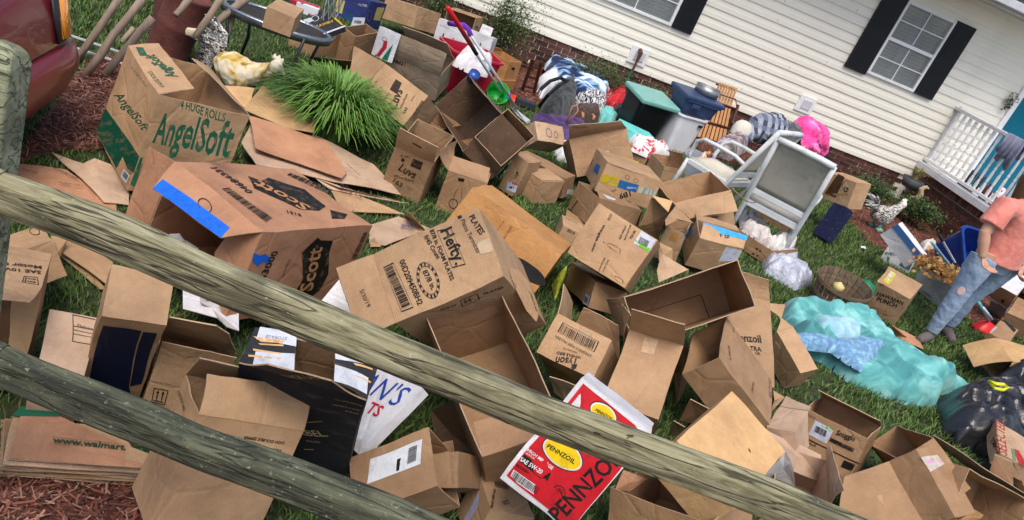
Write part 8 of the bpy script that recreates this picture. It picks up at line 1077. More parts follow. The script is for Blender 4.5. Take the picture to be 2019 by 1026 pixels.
# clothing heap near the wall
def M_(name,pts,h,m,lab,cat,**k): return mound(name,pts,h,m,lab,cat,**k)
M_('quilt',[(2.258,10.290,0.100),(2.524,11.198,0.100),(2.849,11.245,0.100),(3.125,10.818,0.100),(3.194,10.233,0.100),(2.914,9.343,0.100),(2.539,9.088,0.100),(2.358,9.624,0.100)],.20,cloth('quilt_print',(.012,.022,.075),(.14,.30,.52),3.2,c3=(.72,.78,.86),lo=.44,hi=.50,distort=1.2,stretch=(.6,1.6,1)),'navy, sky blue and white patterned quilt heaped by the brick wall','quilt',fold=.5,fs=6,seed=21,base=.08,ang=-.3,stretch=(.5,1.6),puff=1,wr=(24,-.3,.05,.02,.4))
M_('penguin_cushion',[(2.051,9.469,0.100),(2.294,10.136,0.100),(2.461,10.056,0.100),(2.345,9.322,0.100),(2.054,8.894,0.100)],.22,cloth('plush_white',(.62,.64,.68),(.75,.77,.80),4,c3=(.2,.35,.5)),'white and blue plush cushion left of the patterned quilt','cushion',fold=.2,fs=4,seed=22,edge=.14)
bp_=empty('backpack',(2.206,8.364,0.000),'dark grey backpack slumped in front of the patterned quilt','backpack'); B0=Vector((2.206,8.364,0.000))
BPM=cloth('backpack_grey',(.028,.03,.033),(.06,.064,.068),12,bump=.5)
def ppt(px): return None
bod=mound('pack_body',[(1.937,8.170,0.030),(2.160,9.078,0.030),(2.605,10.088,0.030),(2.605,9.591,0.030),(2.382,8.461,0.030),(2.065,7.915,0.030)],.30,BPM,None,None,fold=.25,fs=6,seed=25,edge=.13,puff=1,wr=(14,.9,.03,.02,.3)); bod.parent=bp_; bod.location-=B0
m=MB()
for a in range(3):
    p=[(1.850,7.954,0.160),(1.843,7.740,0.360),(1.993,8.064,0.420),(2.187,8.567,0.400)]
    m.tube([Vector(x)-B0+Vector((.02*a,.05*a,-.015*a)) for x in p],.010,6)
m.tube([Vector(x)-B0 for x in [(1.829,8.074,0.300),(1.896,8.087,0.420),(2.039,8.321,0.440),(2.123,8.369,0.420)]],.02,6)
m.build('strap',mat('strap_black',(.012,.012,.013),.6),bp_)
Bw=cloth('zebra',(.01,.01,.012),(.72,.72,.74),9,distort=3,lo=.48,hi=.52,stretch=(3,.8,1))
M_('zebra_bag',[(2.454,9.031,0.120),(2.807,9.649,0.120),(2.966,9.402,0.120),(2.865,9.028,0.120),(2.528,8.721,0.120)],.20,Bw,'black and white zebra striped bag between the backpack and the red bag','bag',fold=.25,fs=6,seed=27,base=.05)
M_('brown_purse',[(2.351,8.551,0.050),(2.561,8.908,0.050),(2.794,9.080,0.050),(2.737,8.645,0.050),(2.300,8.147,0.050)],.20,cloth('purse_brown',(.03,.014,.010),(.09,.045,.03),30),'dark brown monogram purse with tan handles','purse',fold=.15,fs=5,seed=29,edge=.08)
pur=[o for o in bpy.data.objects if o.name.startswith('brown_purse')][0]
for pts_,r_ in (([(2.173,7.857,0.120),(2.166,7.878,0.300),(2.214,7.914,0.320),(2.237,7.866,0.280),(2.192,7.864,0.120)],.008),([(2.332,8.081,0.220),(2.334,7.982,0.240),(2.340,7.955,0.200)],.016),([(2.486,8.179,0.220),(2.504,8.133,0.220),(2.499,8.113,0.180)],.016)):
    MB().tube([Vector(x)-pur.location for x in pts_],r_,6).build('handle',mat('leather_tan',(.42,.18,.10),.5),pur,True)
tag(m.build('purse_handles',mat('leather_tan',(.42,.18,.10),.5),None,True),'tan leather straps of the dark purse','purse handles')
M_('red_bag',[(3.008,9.615,0.100),(3.245,10.294,0.100),(3.484,10.336,0.100),(3.257,9.553,0.100),(3.034,9.351,0.100)],.26,mat('plastic_red',(.50,.012,.02),.25,.25,bump=.6,bscale=18,spec=.6),'glossy red plastic bag right of the zebra striped one','bag',fold=.3,fs=8,seed=31)
M_('red_cloth',[(2.943,10.031,0.100),(3.318,10.800,0.100),(3.327,10.318,0.100),(3.026,9.636,0.100)],.22,cloth('red_white',(.35,.01,.02),(.75,.75,.76),8,lo=.52,hi=.56),'red and white clothes piled behind the red bag','clothes',fold=.5,fs=9,seed=33)
M_('purple_cloth',[(1.823,7.950,0.000),(2.014,8.080,0.000),(2.374,8.450,0.000),(2.507,8.323,0.000),(2.279,7.403,0.000),(2.021,7.170,0.000),(1.842,7.434,0.000)],.12,cloth('purple',(.045,.02,.09),(.09,.045,.15),5),'deep purple cloth under the backpack','cloth',fold=.4,fs=6,seed=35)
M_('black_shirt',[(3.093,9.630,0.000),(3.405,9.967,0.000),(3.431,9.535,0.000),(3.185,9.053,0.000),(3.013,9.203,0.000)],.20,cloth('black_cloth',(.01,.01,.012),(.02,.02,.024),5),'black shirt draped before the teal lidded bin','shirt',fold=.3,fs=5,seed=37,edge=.16)
M_('teal_cloth',[(2.794,9.080,0.050),(2.964,9.404,0.050),(3.096,9.126,0.050),(2.926,8.764,0.050),(2.728,8.599,0.050)],.16,cloth('teal_cloth',(.13,.45,.42),(.20,.55,.52),5),'pale teal folded cloth next to the black shirt','cloth',fold=.35,fs=6,seed=39)
M_('printed_clothes',[(2.963,8.109,0.120),(3.142,8.197,0.120),(3.438,8.227,0.120),(3.429,7.982,0.120),(3.099,7.690,0.120),(2.901,7.737,0.120)],.14,cloth('red_floral',(.55,.03,.05),(.74,.72,.72),9,lo=.40,hi=.46),'white clothes with red flowers heaped on the small cartons','clothes',fold=.5,fs=10,seed=41,base=.1)
M_('white_sheet',[(1.940,7.166,0.000),(2.212,7.343,0.000),(2.174,6.969,0.000),(1.977,6.891,0.000)],.14,cloth('white_cloth',(.62,.62,.63),(.75,.75,.76),5),'white bundle lying behind the long black lettered carton','bundle',fold=.2,fs=5,seed=43)
M_('paper_heap',[(3.814,6.724,0.120),(3.964,6.844,0.120),(4.006,6.602,0.120),(3.942,6.292,0.120),(4.112,6.455,0.120),(4.068,6.295,0.120),(3.868,6.093,0.120),(3.802,6.253,0.120),(3.685,6.332,0.120)],.13,cloth('paper_white',(.62,.55,.52),(.80,.75,.72),7,bump=.8),'crumpled pinkish white packing paper spilling from the low carton','packing paper',res=.012,fold=.75,fs=9,seed=45,base=.1,edge=.05,puff=1)
M_('packing_bag',[(3.917,6.174,0.120),(4.095,6.417,0.120),(4.343,6.551,0.120),(4.200,6.251,0.120),(3.938,6.100,0.120)],.16,cloth('paper_cream',(.66,.62,.58),(.80,.77,.74),7,bump=.8),'cream plastic bag in the low carton beside the bench leg','bag',res=.012,fold=.6,fs=8,seed=46,base=.1,edge=.05,puff=1)
M_('yellow_paper',[(1.538,4.337,0.050),(1.618,4.534,0.050),(1.677,4.586,0.050),(1.620,4.383,0.050),(1.527,4.127,0.050)],.10,mat('paper_yellow',(.62,.68,.07),.6,bump=.3),'crumpled yellow green paper between the round marked carton and the pile','paper',res=.01,fold=.7,fs=14,seed=47,edge=.04)
M_('grocery_bag',[(0.819,7.490,0.420),(0.913,7.970,0.420),(1.061,8.240,0.420),(1.247,7.931,0.420),(1.177,7.505,0.420),(0.967,7.412,0.420)],.16,mat('plastic_white',(.66,.63,.64),.3,.1,bump=.8,bscale=20),'white plastic grocery bag on top of the red bin','bag',fold=.5,fs=9,seed=49,base=.36)
# ---------- plastic bins ----------
def tapered(name,poly_top,zt,poly_bot,zb,m,lip=.02,loc=None,open_=True,parent=None,wall=.006):
    """tub lofted from bottom quad to top quad (world xy lists)"""
    T_=[Vector((p[0],p[1],zt)) for p in poly_top];B_=[Vector((p[0],p[1],zb)) for p in poly_bot]
    def rnd(P,r=.16,k=4):
        out=[]
        n=len(P)
        for i in range(n):
            a=P[i].lerp(P[i-1],r);b=P[i];c=P[i].lerp(P[(i+1)%n],r)
            for j in range(k+1):
                t=j/k; out.append(a*(1-t)**2+b*2*t*(1-t)+c*t*t)
        return out
    T_,B_=rnd(T_),rnd(B_); c=sum(T_,Vector())/len(T_); n=len(T_); up=Vector((0,0,1))
    out=[(c+(p-c)*1.0) for p in T_]; lipo=[c+(p-c)*(1+lip/.25) for p in T_]
    rings=[B_,out,[p+up*.0 for p in lipo],[p+up*.022 for p in lipo],[c+(p-c)*(1-.01)+up*.022 for p in T_],[b.lerp(t,.08)+(c-t).normalized()*.01 for b,t in zip(B_,T_)]]
    vs=[v for r in rings for v in r]; fs=[]
    for q in range(len(rings)-1):
        for i in range(n): fs.append((q*n+i,q*n+(i+1)%n,(q+1)*n+(i+1)%n,(q+1)*n+i))
    fs.append(tuple(range(n))[::-1]); fs.append(tuple(range(5*n,6*n)))
    return mesh(name,vs,fs,m,parent,False)
def quad(c,w_,d,a,zt=0):
    ca,sa=math.cos(a),math.sin(a); return [(c[0]+x*ca-y*sa,c[1]+x*sa+y*ca) for x,y in ((-w_/2,-d/2),(w_/2,-d/2),(w_/2,d/2),(-w_/2,d/2))]
def bin_(name,c,w_,d,h,a,m,taper,label,cat,lipm=None,tilt=None):
    o=tapered(name,quad((0,0),w_,d,0),h,quad((0,0),w_*taper,d*taper,0),0,m); o.location=c; o.rotation_euler=(tilt[0] if tilt else 0,tilt[1] if tilt else 0,a); return tag(o,label,cat)
PRED=mat('bin_red',(.42,.006,.03),.35,.1,bump=.05,spec=.5); PWHT=mat('bin_white',(.80,.79,.82),.35,.06,bump=.05); PBLK=mat('bin_black',(.008,.009,.010),.35,.1,bump=.1); PTEAL=mat('lid_teal',(.20,.42,.37),.4,.1,bump=.1); PBLUE=mat('tote_blue',(.035,.06,.13),.4,.15,bump=.1); PAQ=mat('box_aqua',(.16,.62,.58),.45,.1); PB2=mat('tub_blue',(.008,.035,.20),.3,.2,bump=.1)
bin_('red_bin',(1.02,8.05,0),.56,.42,.42,.35,PRED,.82,'red plastic storage bin behind the dark tilted carton','bin')
wb=empty('white_bin',(3.78,8.95,0),'tall white kitchen bin under the blue lidded tote','bin'); o=tapered('bin_body',quad((0,0),.42,.38,0),.44,quad((0,0),.33,.31,0),0,PWHT,parent=wb); wb.rotation_euler=(0,0,.35)
MB().box((.12,-.200,.38),(.07,.012,.03)).build('handle_hole',PBLK,wb,bevel=.005)
bt=empty('black_bin',(3.28,8.95,0),'black storage bin with pale teal lid by the faucet','bin'); bt.rotation_euler=(.10,0,.30); tapered('bin_body',quad((0,0),.50,.42,0),.45,quad((0,0),.42,.36,0),0,PBLK,parent=bt); lidm=MB().box((0,0,.49),(.56,.48,.06)); lidm.build('lid',PTEAL,bt,bevel=.02,seg=3)
tt=empty('blue_tote',(3.84,9.02,.47),'slate blue lidded tote on top of the white bin','tote'); tt.rotation_euler=(.06,0,.25); tapered('tote_body',quad((0,0),.52,.38,0),.16,quad((0,0),.46,.33,0),0,PBLUE,parent=tt); MB().box((0,0,.205),(.58,.42,.05)).build('lid',PBLUE,tt,bevel=.015,seg=3); MB().box((-.1,-.20,.12),(.12,.02,.05)).build('handle',PBLUE,tt,bevel=.006)
pn=MB().lathe((0,0,0),[(0,.004),(.14,.004),(.15,.09),(.155,.09),(.15,0),(0,0)],28).build('metal_pan',mat('tin_grey',(.30,.31,.32),.35,.15,metal=.7,bump=.1),None,True); pn.location=(3.97,9.12,.705); tag(pn,'round grey metal pan resting on the blue tote lid','pan')
aq=MB().box((0,0,.11),(.42,.30,.22)).build('aqua_box',PAQ,None,bevel=.01); aq.location=(3.05,8.25,0); aq.rotation_euler=(.0,.1,.1); tag(aq,'bright aqua box with a small round hole before the black bin','box'); h_=MB().tube([(.09,-.152,.14),(.09,-.150,.14)],.014,12).build('hole',PBLK,aq)
gt=tapered('grey_tote',quad((0,0),.5,.4,0),.22,quad((0,0),.45,.36,0),0,mat('tote_grey',(.30,.33,.38),.4)); gt.location=(3.86,7.95,0); gt.rotation_euler=(0,0,-.5); tag(gt,'grey tote holding colourful toys by the bench seat','tote')
M_('toys',[(3.68,7.85,0),(3.95,7.8,0),(4.05,8.05,0),(3.8,8.1,0)],.12,cloth('toys_mix',(.5,.03,.04),(.75,.75,.75),14,c3=(.6,.45,.02),lo=.45,hi=.5,distort=0),'small red, white and yellow toys in the grey tote','toys',fold=.8,fs=16,seed=51,base=.20,edge=.04)
bt2=bin_('blue_tub',(7.30,7.80,.08),.80,.60,.42,.1,PB2,.85,'deep blue plastic tub tipped up beside the garden bed','tub',tilt=(.75,.0))
# ---------- bushel basket ----------
BK=empty('bushel_basket',(4.337,5.538,0.000),'round slatted bushel basket behind the comforter','basket'); BK.rotation_euler=(.10,-.12,0); BK.scale=(.95,.95,.95)
bs=None; WB=mat('basket_wood',(.17,.115,.075),.85,.3,scale=8,bump=.5,stretch=(1,1,6),rand=.2)
for q in range(26):
    if bs is None:
        v=[];k=6
        for i in range(k+1):
            t=i/k; r=.185+.055*t**.8
            for s in (-1,1):
                for dr in (0,.005): v.append((r+dr,s*(.020+.004*t),.26*t))
        F=[]
        for i in range(k):
            a=i*4; F+=[(a,a+4,a+6,a+2),(a+1,a+3,a+7,a+5),(a,a+1,a+5,a+4),(a+2,a+6,a+7,a+3)]
        bs=mesh('slat',v,F,WB,BK); ob=bs
    else: ob=bs.copy();COL.objects.link(ob);ob.parent=BK
    ob.rotation_euler=(0,0,q*2*math.pi/26)
for (r,z) in ((.245,.245),(.222,.12),(.196,.02)): MB().lathe((0,0,z),[(r,-.016),(r+.006,-.016),(r+.006,.016),(r,.016),(r,-.016)],32).build('hoop',WB,BK)
MB().lathe((0,0,0),[(0,.01),(.185,.01)],26).build('basket_base',WB,BK)
mb=MB(); mb.lathe((.08,-.02,.10),[(0,-.10),(.09,-.08),(.10,0),(.07,.07),(0,.10)],14); gb=mb.build('green_toy',mat('plastic_green',(.01,.16,.08),.4),None,True); gb.location=Vector((4.548,5.689,0.000))+Vector((0,0,.08)); tag(gb,'green plastic cone in the right side of the bushel basket','toy')
mb=MB(); mb.lathe((0,0,0),[(0,-.05),(.05,-.02),(.05,.02),(0,.05)],12); gb=mb.build('squash',mat('squash_yellow',(.60,.50,.22),.5),None,True); gb.location=Vector((4.376,5.651,0.000))+Vector((0,0,.14)); tag(gb,'pale yellow squash inside the bushel basket','squash')
# leaves heaped in grey box, red shovel, poles
LV=[mat('dry_leaf_a',(.42,.20,.04),.7),mat('dry_leaf_b',(.25,.11,.03),.7),mat('dry_leaf_c',(.55,.33,.12),.7)]
lf=MB(); r=random.Random(5); V=[];F=[];mi=[]
LC=Vector((5.702,6.273,0.420))
for i in range(420):
    p=LC+Vector((r.gauss(0,.13),r.gauss(0,.09),r.gauss(0,.035))); a=Vector((r.uniform(-1,1),r.uniform(-1,1),r.uniform(-.6,.8))).normalized(); b=a.orthogonal().normalized(); s=r.uniform(.018,.045); k=len(V); V+=[p,p+a*s+b*s*.5,p+a*s*1.8,p+a*s-b*s*.5]; F.append((k,k+1,k+2,k+3)); mi.append(r.randrange(3))
o=mesh('dry_leaves',V,F,LV); o.data.polygons.foreach_set('material_index',mi); o['kind']='stuff'; o['label']='dry orange leaves heaped in the pale grey carton'
def pole(name,pts,r,m,label,cat,parts=()):
    o=MB().tube(pts,r,10).build(name,m,None,True); return tag(o,label,cat)
M_alu=mat('pole_aluminium',(.62,.63,.66),.3,.05,metal=.4,bump=0); M_pred=mat('handle_red',(.55,.01,.02),.4); M_pblue=mat('grip_blue',(.02,.35,.60),.4); M_purp=mat('plastic_purple',(.16,.03,.42),.35); M_grn=mat('plastic_lime',(.015,.42,.05),.35); M_pw=mat('pole_white',(.62,.64,.68),.4)
mp_=empty('mop_handle',(0.509,6.283,1.050),'long red and silver telescopic mop handle leaning over the red bin','mop'); O0=Vector((0.509,6.283,1.050))
a,b,c,d=[Vector(x)-O0 for x in ((0.509,6.283,1.050),(0.833,6.764,0.750),(0.913,6.821,0.680),(1.552,8.305,0.040))]
MB().tube([a,b],.020,10).build('handle',M_pred,mp_,True); MB().tube([b,c],.018,10).build('grip',PBLK,mp_,True); MB().tube([c,d],.013,10).build('shaft',M_alu,mp_,True)
s2_=empty('push_broom',(0.887,7.365,0.700),'silver broom pole with blue collars and a grey head on the lawn','broom'); O1=Vector((0.887,7.365,0.700))
a,b,c,d=[Vector(x)-O1 for x in ((0.887,7.365,0.700),(1.197,7.693,0.420),(1.500,7.935,0.160),(1.658,7.917,0.060))]
MB().tube([a,d],.012,10).build('shaft',M_alu,s2_,True); MB().tube([b+(c-b)*0,b+(c-b)*.12],.019,10).build('collar',M_pblue,s2_,True); MB().tube([c,c+(d-c)*.3],.019,10).build('collar',M_pblue,s2_,True)
MB().plate([Vector(x)-O1 for x in ((1.592,8.065,0.030),(1.634,7.891,0.060),(1.777,7.701,0.050),(1.731,7.650,0.030),(1.660,7.758,0.030))],.03).build('broom_head',mat('head_grey',(.42,.43,.45),.5),s2_)
tag(MB().tube([(0.716,8.012,0.620),(0.770,7.864,0.660),(0.845,7.962,0.660),(0.911,8.001,0.630),(0.956,8.006,0.580)],.026,10).build('purple_hoop',M_purp,None,True),'curved purple plastic handle behind the red mop handle','handle')
tag(MB().lathe((0,0,0),[(0,0),(.10,0),(.125,.15),(.118,.15),(.09,.01)],20,Matrix.Rotation(.9,4,'X')).build('green_bucket',M_grn,None,True),'bright green toy bucket on the lawn by the poles','bucket').location=(1.425,8.158,0.040)
tag(MB().lathe((0,0,0),[(0,.05),(.06,.045),(.10,.02),(.11,0),(0,0)],16).build('red_scoop',mat('plastic_orange',(.75,.03,.01),.35),None,True),'orange red plastic scoop beside the green bucket','scoop').location=(1.696,8.445,0.010)
tag(MB().box((0,0,.05),(.22,.10,.07)).build('dark_brush',mat('brush_dark',(.03,.035,.045),.8),None,bevel=.01),'dark scrubbing brush on the lawn right of the scoop','brush').location=(1.792,8.330,0.000)
tag(MB().lathe((0,0,0),[(0,0),(.04,0),(.05,.10),(.045,.10),(0,.02)],14).build('purple_cup',M_purp,None,True),'small purple cup between the poles','cup').location=(1.560,8.300,0.000)
tag(MB().tube([(0.928,6.697,0.500),(0.938,6.663,0.560)],.05,14).build('soda_can',mat('can_blue',(.05,.10,.35),.3,metal=.4),None,True),'blue and white can tucked in the red bin','can')
# woman's poles & shovel near right
p1=empty('curtain_rod',(5.375,6.177,0.750),'black and white pole leaning in the blue tub','pole'); Q=Vector((5.375,6.177,0.750)); a,b,c,d=[Vector(x)-Q for x in ((5.375,6.177,0.750),(5.484,6.199,0.700),(6.104,6.588,0.450),(6.523,6.878,0.300))]
MB().tube([a,b],.014).build('tip',PBLK,p1); MB().tube([b,c],.011).build('shaft',M_pw,p1); MB().tube([c,c.lerp(d,.4)],.015).build('joint',PBLK,p1); MB().tube([c.lerp(d,.4),d],.011).build('shaft',M_pw,p1)
pole('blue_pole',[(5.213,5.987,0.700),(6.305,6.618,0.300)],.014,mat('pole_sky',(.22,.42,.55),.4),'pale blue pole beside the black and white one','pole')
tag(MB().lathe((0,0,0),[(0,.12),(.06,.10),(.11,.03),(.12,0),(0,0)],16,None,1.2,.8).build('red_shovel',mat('plastic_red2',(.60,.015,.02),.35),None,True),'red plastic shovel blade lying on the lawn behind the woman','shovel').location=(6.480,6.161,0.000)
pole('shovel_handle',[(5.432,5.374,0.500),(6.482,6.181,0.120)],.015,mat('pole_teal',(.12,.38,.46),.4),'teal shovel handle leaning behind the woman','handle')
pole('white_rod',[(5.672,5.539,0.420),(6.579,6.252,0.120)],.012,M_pw,'white rod beside the teal shovel handle','rod')
def fuse(o,vox=.012,it=6,noise_amp=0,nsc=.08):
    r=o.modifiers.new('fuse','REMESH'); r.mode='VOXEL'; r.voxel_size=vox; r.use_smooth_shade=True
    s=o.modifiers.new('soft','SMOOTH'); s.iterations=it; s.factor=.5
    if noise_amp:
        t=bpy.data.textures.get('folds%g'%nsc) or bpy.data.textures.new('folds%g'%nsc,'CLOUDS'); t.noise_scale=nsc; t.noise_depth=2
        d=o.modifiers.new('folds','DISPLACE'); d.texture=t; d.strength=noise_amp; d.mid_level=.5; d.texture_coords='LOCAL'
    return o
def ring_loft(mb,rings,n=20,cap=True):
    """rings: (centre, rx, ry, yaw, tiltvec)"""
    vs=[];fs=[]
    for c,rx,ry,a in rings:
        c=Vector(c); vs+=[c+Vector((math.cos(t)*rx*math.cos(a)-math.sin(t)*ry*math.sin(a),math.cos(t)*rx*math.sin(a)+math.sin(t)*ry*math.cos(a),0)) for t in [2*math.pi*j/n for j in range(n)]]
    for i in range(len(rings)-1):
        for j in range(n): fs.append((i*n+j,i*n+(j+1)%n,(i+1)*n+(j+1)%n,(i+1)*n+j))
    if cap: fs+=[tuple(range(n))[::-1],tuple(range((len(rings)-1)*n,len(rings)*n))]
    return mb.add(vs,fs)
SKIN=mat('skin_tone',(.50,.27,.18),.55,.08,bump=.05,spec=.35); HAIR=mat('hair_brown',(.09,.045,.022),.6,.3,scale=40,bump=.6,stretch=(1,1,.1))
# ---------- standing woman at the right edge ----------
WYY=5.55
def W_(px,py,y=WYY): return None
Wj=dict(ankL=(5.252,5.420,0.099),ankR=(5.666,5.720,0.057),knL=(5.253,5.420,0.450),knR=(5.648,5.720,0.381),hpL=(5.295,5.480,0.893),hpR=(5.731,5.660,0.879),
 shL=(5.104,5.420,1.287),elL=(5.040,5.360,1.057),wrL=(5.102,5.300,0.878),haL=(5.189,5.260,0.807),shR=(5.824,5.700,1.262),elR=(5.908,5.680,0.992),wrR=(5.778,5.560,0.858),haR=(5.732,5.500,0.783),neck=(5.427,5.550,1.404),head=(5.412,5.550,1.617))
Wj={k:Vector(v) for k,v in Wj.items()}
WB_=Vector(((Wj['ankL'].x+Wj['ankR'].x)/2,(Wj['ankL'].y+Wj['ankR'].y)/2,0))
PW=empty('person',WB_,'person in salmon t-shirt and ripped light blue jeans standing at the right edge','person')
J={k:v-WB_ for k,v in Wj.items()}; dz=-(min(J['ankL'].z,J['ankR'].z)-.07)
for k in J: J[k]=J[k]+Vector((0,0,dz))
J['ankR'].z=J['ankL'].z=.075
pel=(J['hpL']+J['hpR'])/2; side=(J['hpR']-J['hpL']);side.z=0; side.normalize(); fwd=Vector((side.y,-side.x,0)); yaw=math.atan2(side.y,side.x)
b=MB(); 
def hand(mb,wr,ha,curl):
    d=(ha-wr).normalized(); s=side if abs(d.dot(side))<.7 else fwd; s=(s-d*s.dot(d)).normalized(); nn=d.cross(s)
    mb.tube([wr,wr+d*.03,wr+d*.075,wr+d*.095],[.024,.030,.036,.030],10,squash=(.55,nn))
    for q,(off,L) in enumerate(((-.027,.062),(-.009,.072),(.009,.068),(.026,.052))):
        p0=wr+d*.085+s*off; p1=p0+d*L*.45+nn*curl*.3*L; p2=p1+d*L*.35+nn*curl*.7*L; p3=p2+d*L*.15+nn*curl*.8*L
        mb.tube([p0,p1,p2,p3],[.0095,.009,.008,.006],8)
    t0=wr+d*.03-s*.028; mb.tube([t0,t0-s*.022+d*.025,t0-s*.028+d*.055+nn*.01],[.012,.011,.008],8)
b.tube([J['shL'],J['shL'].lerp(J['elL'],.5),J['elL'],J['elL'].lerp(J['wrL'],.35),J['wrL']],[.056,.052,.045,.046,.031],12)
b.tube([J['shR'],J['shR'].lerp(J['elR'],.5),J['elR'],J['elR'].lerp(J['wrR'],.35),J['wrR']],[.056,.052,.045,.046,.031],12)
hand(b,J['wrL'],J['haL'],.5); hand(b,J['wrR'],J['haR'],.6)
nk=J['neck']; hd=J['head']; sp=[pel+Vector((0,0,.0)),pel.lerp(nk,.35),pel.lerp(nk,.75),nk]
ring_loft(b,[(pel-Vector((0,0,.04)),.15,.10,yaw),(pel.lerp(nk,.3),.12,.085,yaw),(pel.lerp(nk,.7),.155,.10,yaw),(pel.lerp(nk,.93),.13,.07,yaw),(nk,.055,.055,yaw),(nk.lerp(hd,.45),.052,.056,yaw)])
for s_ in ('L','R'): b.tube([J['hp'+s_],J['kn'+s_],J['ank'+s_]],[.075,.052,.034],12)
hr=Matrix.Rotation(yaw,4,'Z')
b.lathe(hd,[(0,-.12),(.045,-.115),(.068,-.07),(.078,0),(.076,.05),(.05,.10),(0,.115)],20,hr,1,1.15)
for sx in (-1,1): b.lathe(hd+side*sx*.078,[(0,-.03),(.012,-.02),(.016,.01),(0,.03)],8)
b.tube([hd+fwd*.088+Vector((0,0,.02)),hd+fwd*.108+Vector((0,0,-.025)),hd+fwd*.09+Vector((0,0,-.035))],[.008,.013,.010],8)
bo=b.build('body',SKIN,PW); fuse(bo,.006,3)
fc=MB()
for sx in(-1,1): fc.lathe(hd+side*sx*.032+fwd*.082+Vector((0,0,.012)),[(0,-.008),(.011,-.004),(.011,.004),(0,.008)],10)
fc.build('eyes',mat('eye',(.05,.04,.04),.2),PW); mo=MB(); mo.tube([hd+fwd*.083-side*.024+Vector((0,0,-.065)),hd+fwd*.093+Vector((0,0,-.068)),hd+fwd*.083+side*.024+Vector((0,0,-.065))],[.003,.007,.003],8); mo.build('mouth',mat('lips',(.45,.14,.12),.4),PW)
h=MB(); h.lathe(hd-fwd*.012+Vector((0,0,.02)),[(.088,-.03),(.095,.02),(.085,.07),(.05,.105),(0,.12)],20,hr,1,1.1); h.tube([hd-fwd*.07,hd-fwd*.11+Vector((0,0,-.10)),nk-fwd*.10+Vector((0,0,-.06)),nk-fwd*.10+Vector((0,0,-.22))],[.07,.075,.06,.02],12); h.build('hair',HAIR,PW,True)
TEE=cloth('tee_salmon',(.62,.19,.15),(.72,.25,.20),4,bump=.35)
b=MB(); ch=pel.lerp(nk,.72)
ring_loft(b,[(pel+Vector((0,0,-.055)),.235,.165,yaw),(pel.lerp(nk,.12),.222,.160,yaw),(pel.lerp(nk,.38),.195,.148,yaw),(pel.lerp(nk,.68),.210,.150,yaw),(pel.lerp(nk,.86),.195,.120,yaw),(pel.lerp(nk,.96),.105,.075,yaw)],24)
for s_ in 'LR': b.tube([J['sh'+s_].lerp(ch,.35),J['sh'+s_],J['sh'+s_].lerp(J['el'+s_],.45),J['sh'+s_].lerp(J['el'+s_],.72)],[.10,.10,.092,.096],14)
fuse(b.build('t_shirt',TEE,PW),.009,8,.016,.14)
DEN=cloth('denim_light',(.20,.27,.38),(.27,.35,.47),2,c3=(.30,.38,.50),bump=.35,lo=.2,hi=.8)
b=MB(); ring_loft(b,[(pel+Vector((0,0,-.14)),.165,.115,yaw),(pel+Vector((0,0,-.05)),.172,.120,yaw),(pel+Vector((0,0,.05)),.155,.112,yaw)],20)
for s_ in 'LR':
    hp_,k_,a_=J['hp'+s_]+Vector((0,0,-.05)),J['kn'+s_],J['ank'+s_]
    b.tube([hp_,hp_.lerp(k_,.35),hp_.lerp(k_,.8),k_,k_.lerp(a_,.3),k_.lerp(a_,.7),a_+Vector((0,0,.03))],[.112,.106,.080,.076,.074,.058,.050],16)
fuse(b.build('jeans',DEN,PW),.009,5,.016,.05)
kn=J['knL'].lerp(J['hpL'],.15); v=MB(); tc_=(Vector((0.000,0.000,2.120))-WB_-kn).normalized(); v.lathe(kn+tc_*.080,[(0,.004),(.022,.004),(.030,0)],12,tc_.to_track_quat('Z','Y').to_matrix().to_4x4(),1,1.3); v.build('knee_rip',mat('skin_rip',(.55,.36,.34),.7),PW)
SHO=mat('shoe_grey',(.12,.105,.10),.8,.2,bump=.4)
for s_,tp in (('L',(5.067,5.299,0.030)),('R',(5.609,5.470,0.030))):
    a_=J['ank'+s_]; t_=Vector(tp)-WB_; d=(t_-a_);d.z=0; d=d.normalized()*.20; b=MB(); g=Vector((a_.x,a_.y,.0))
    b.tube([g-d*.25+Vector((0,0,.05)),g+Vector((0,0,.055)),g+d*.55+Vector((0,0,.042)),g+d*.95+Vector((0,0,.032))],[.040,.046,.046,.030],14); b.tube([g+Vector((0,0,.05)),g+Vector((0,0,.10))],[.042,.040],12)
    fuse(b.build('shoe',SHO,PW),.007,2)
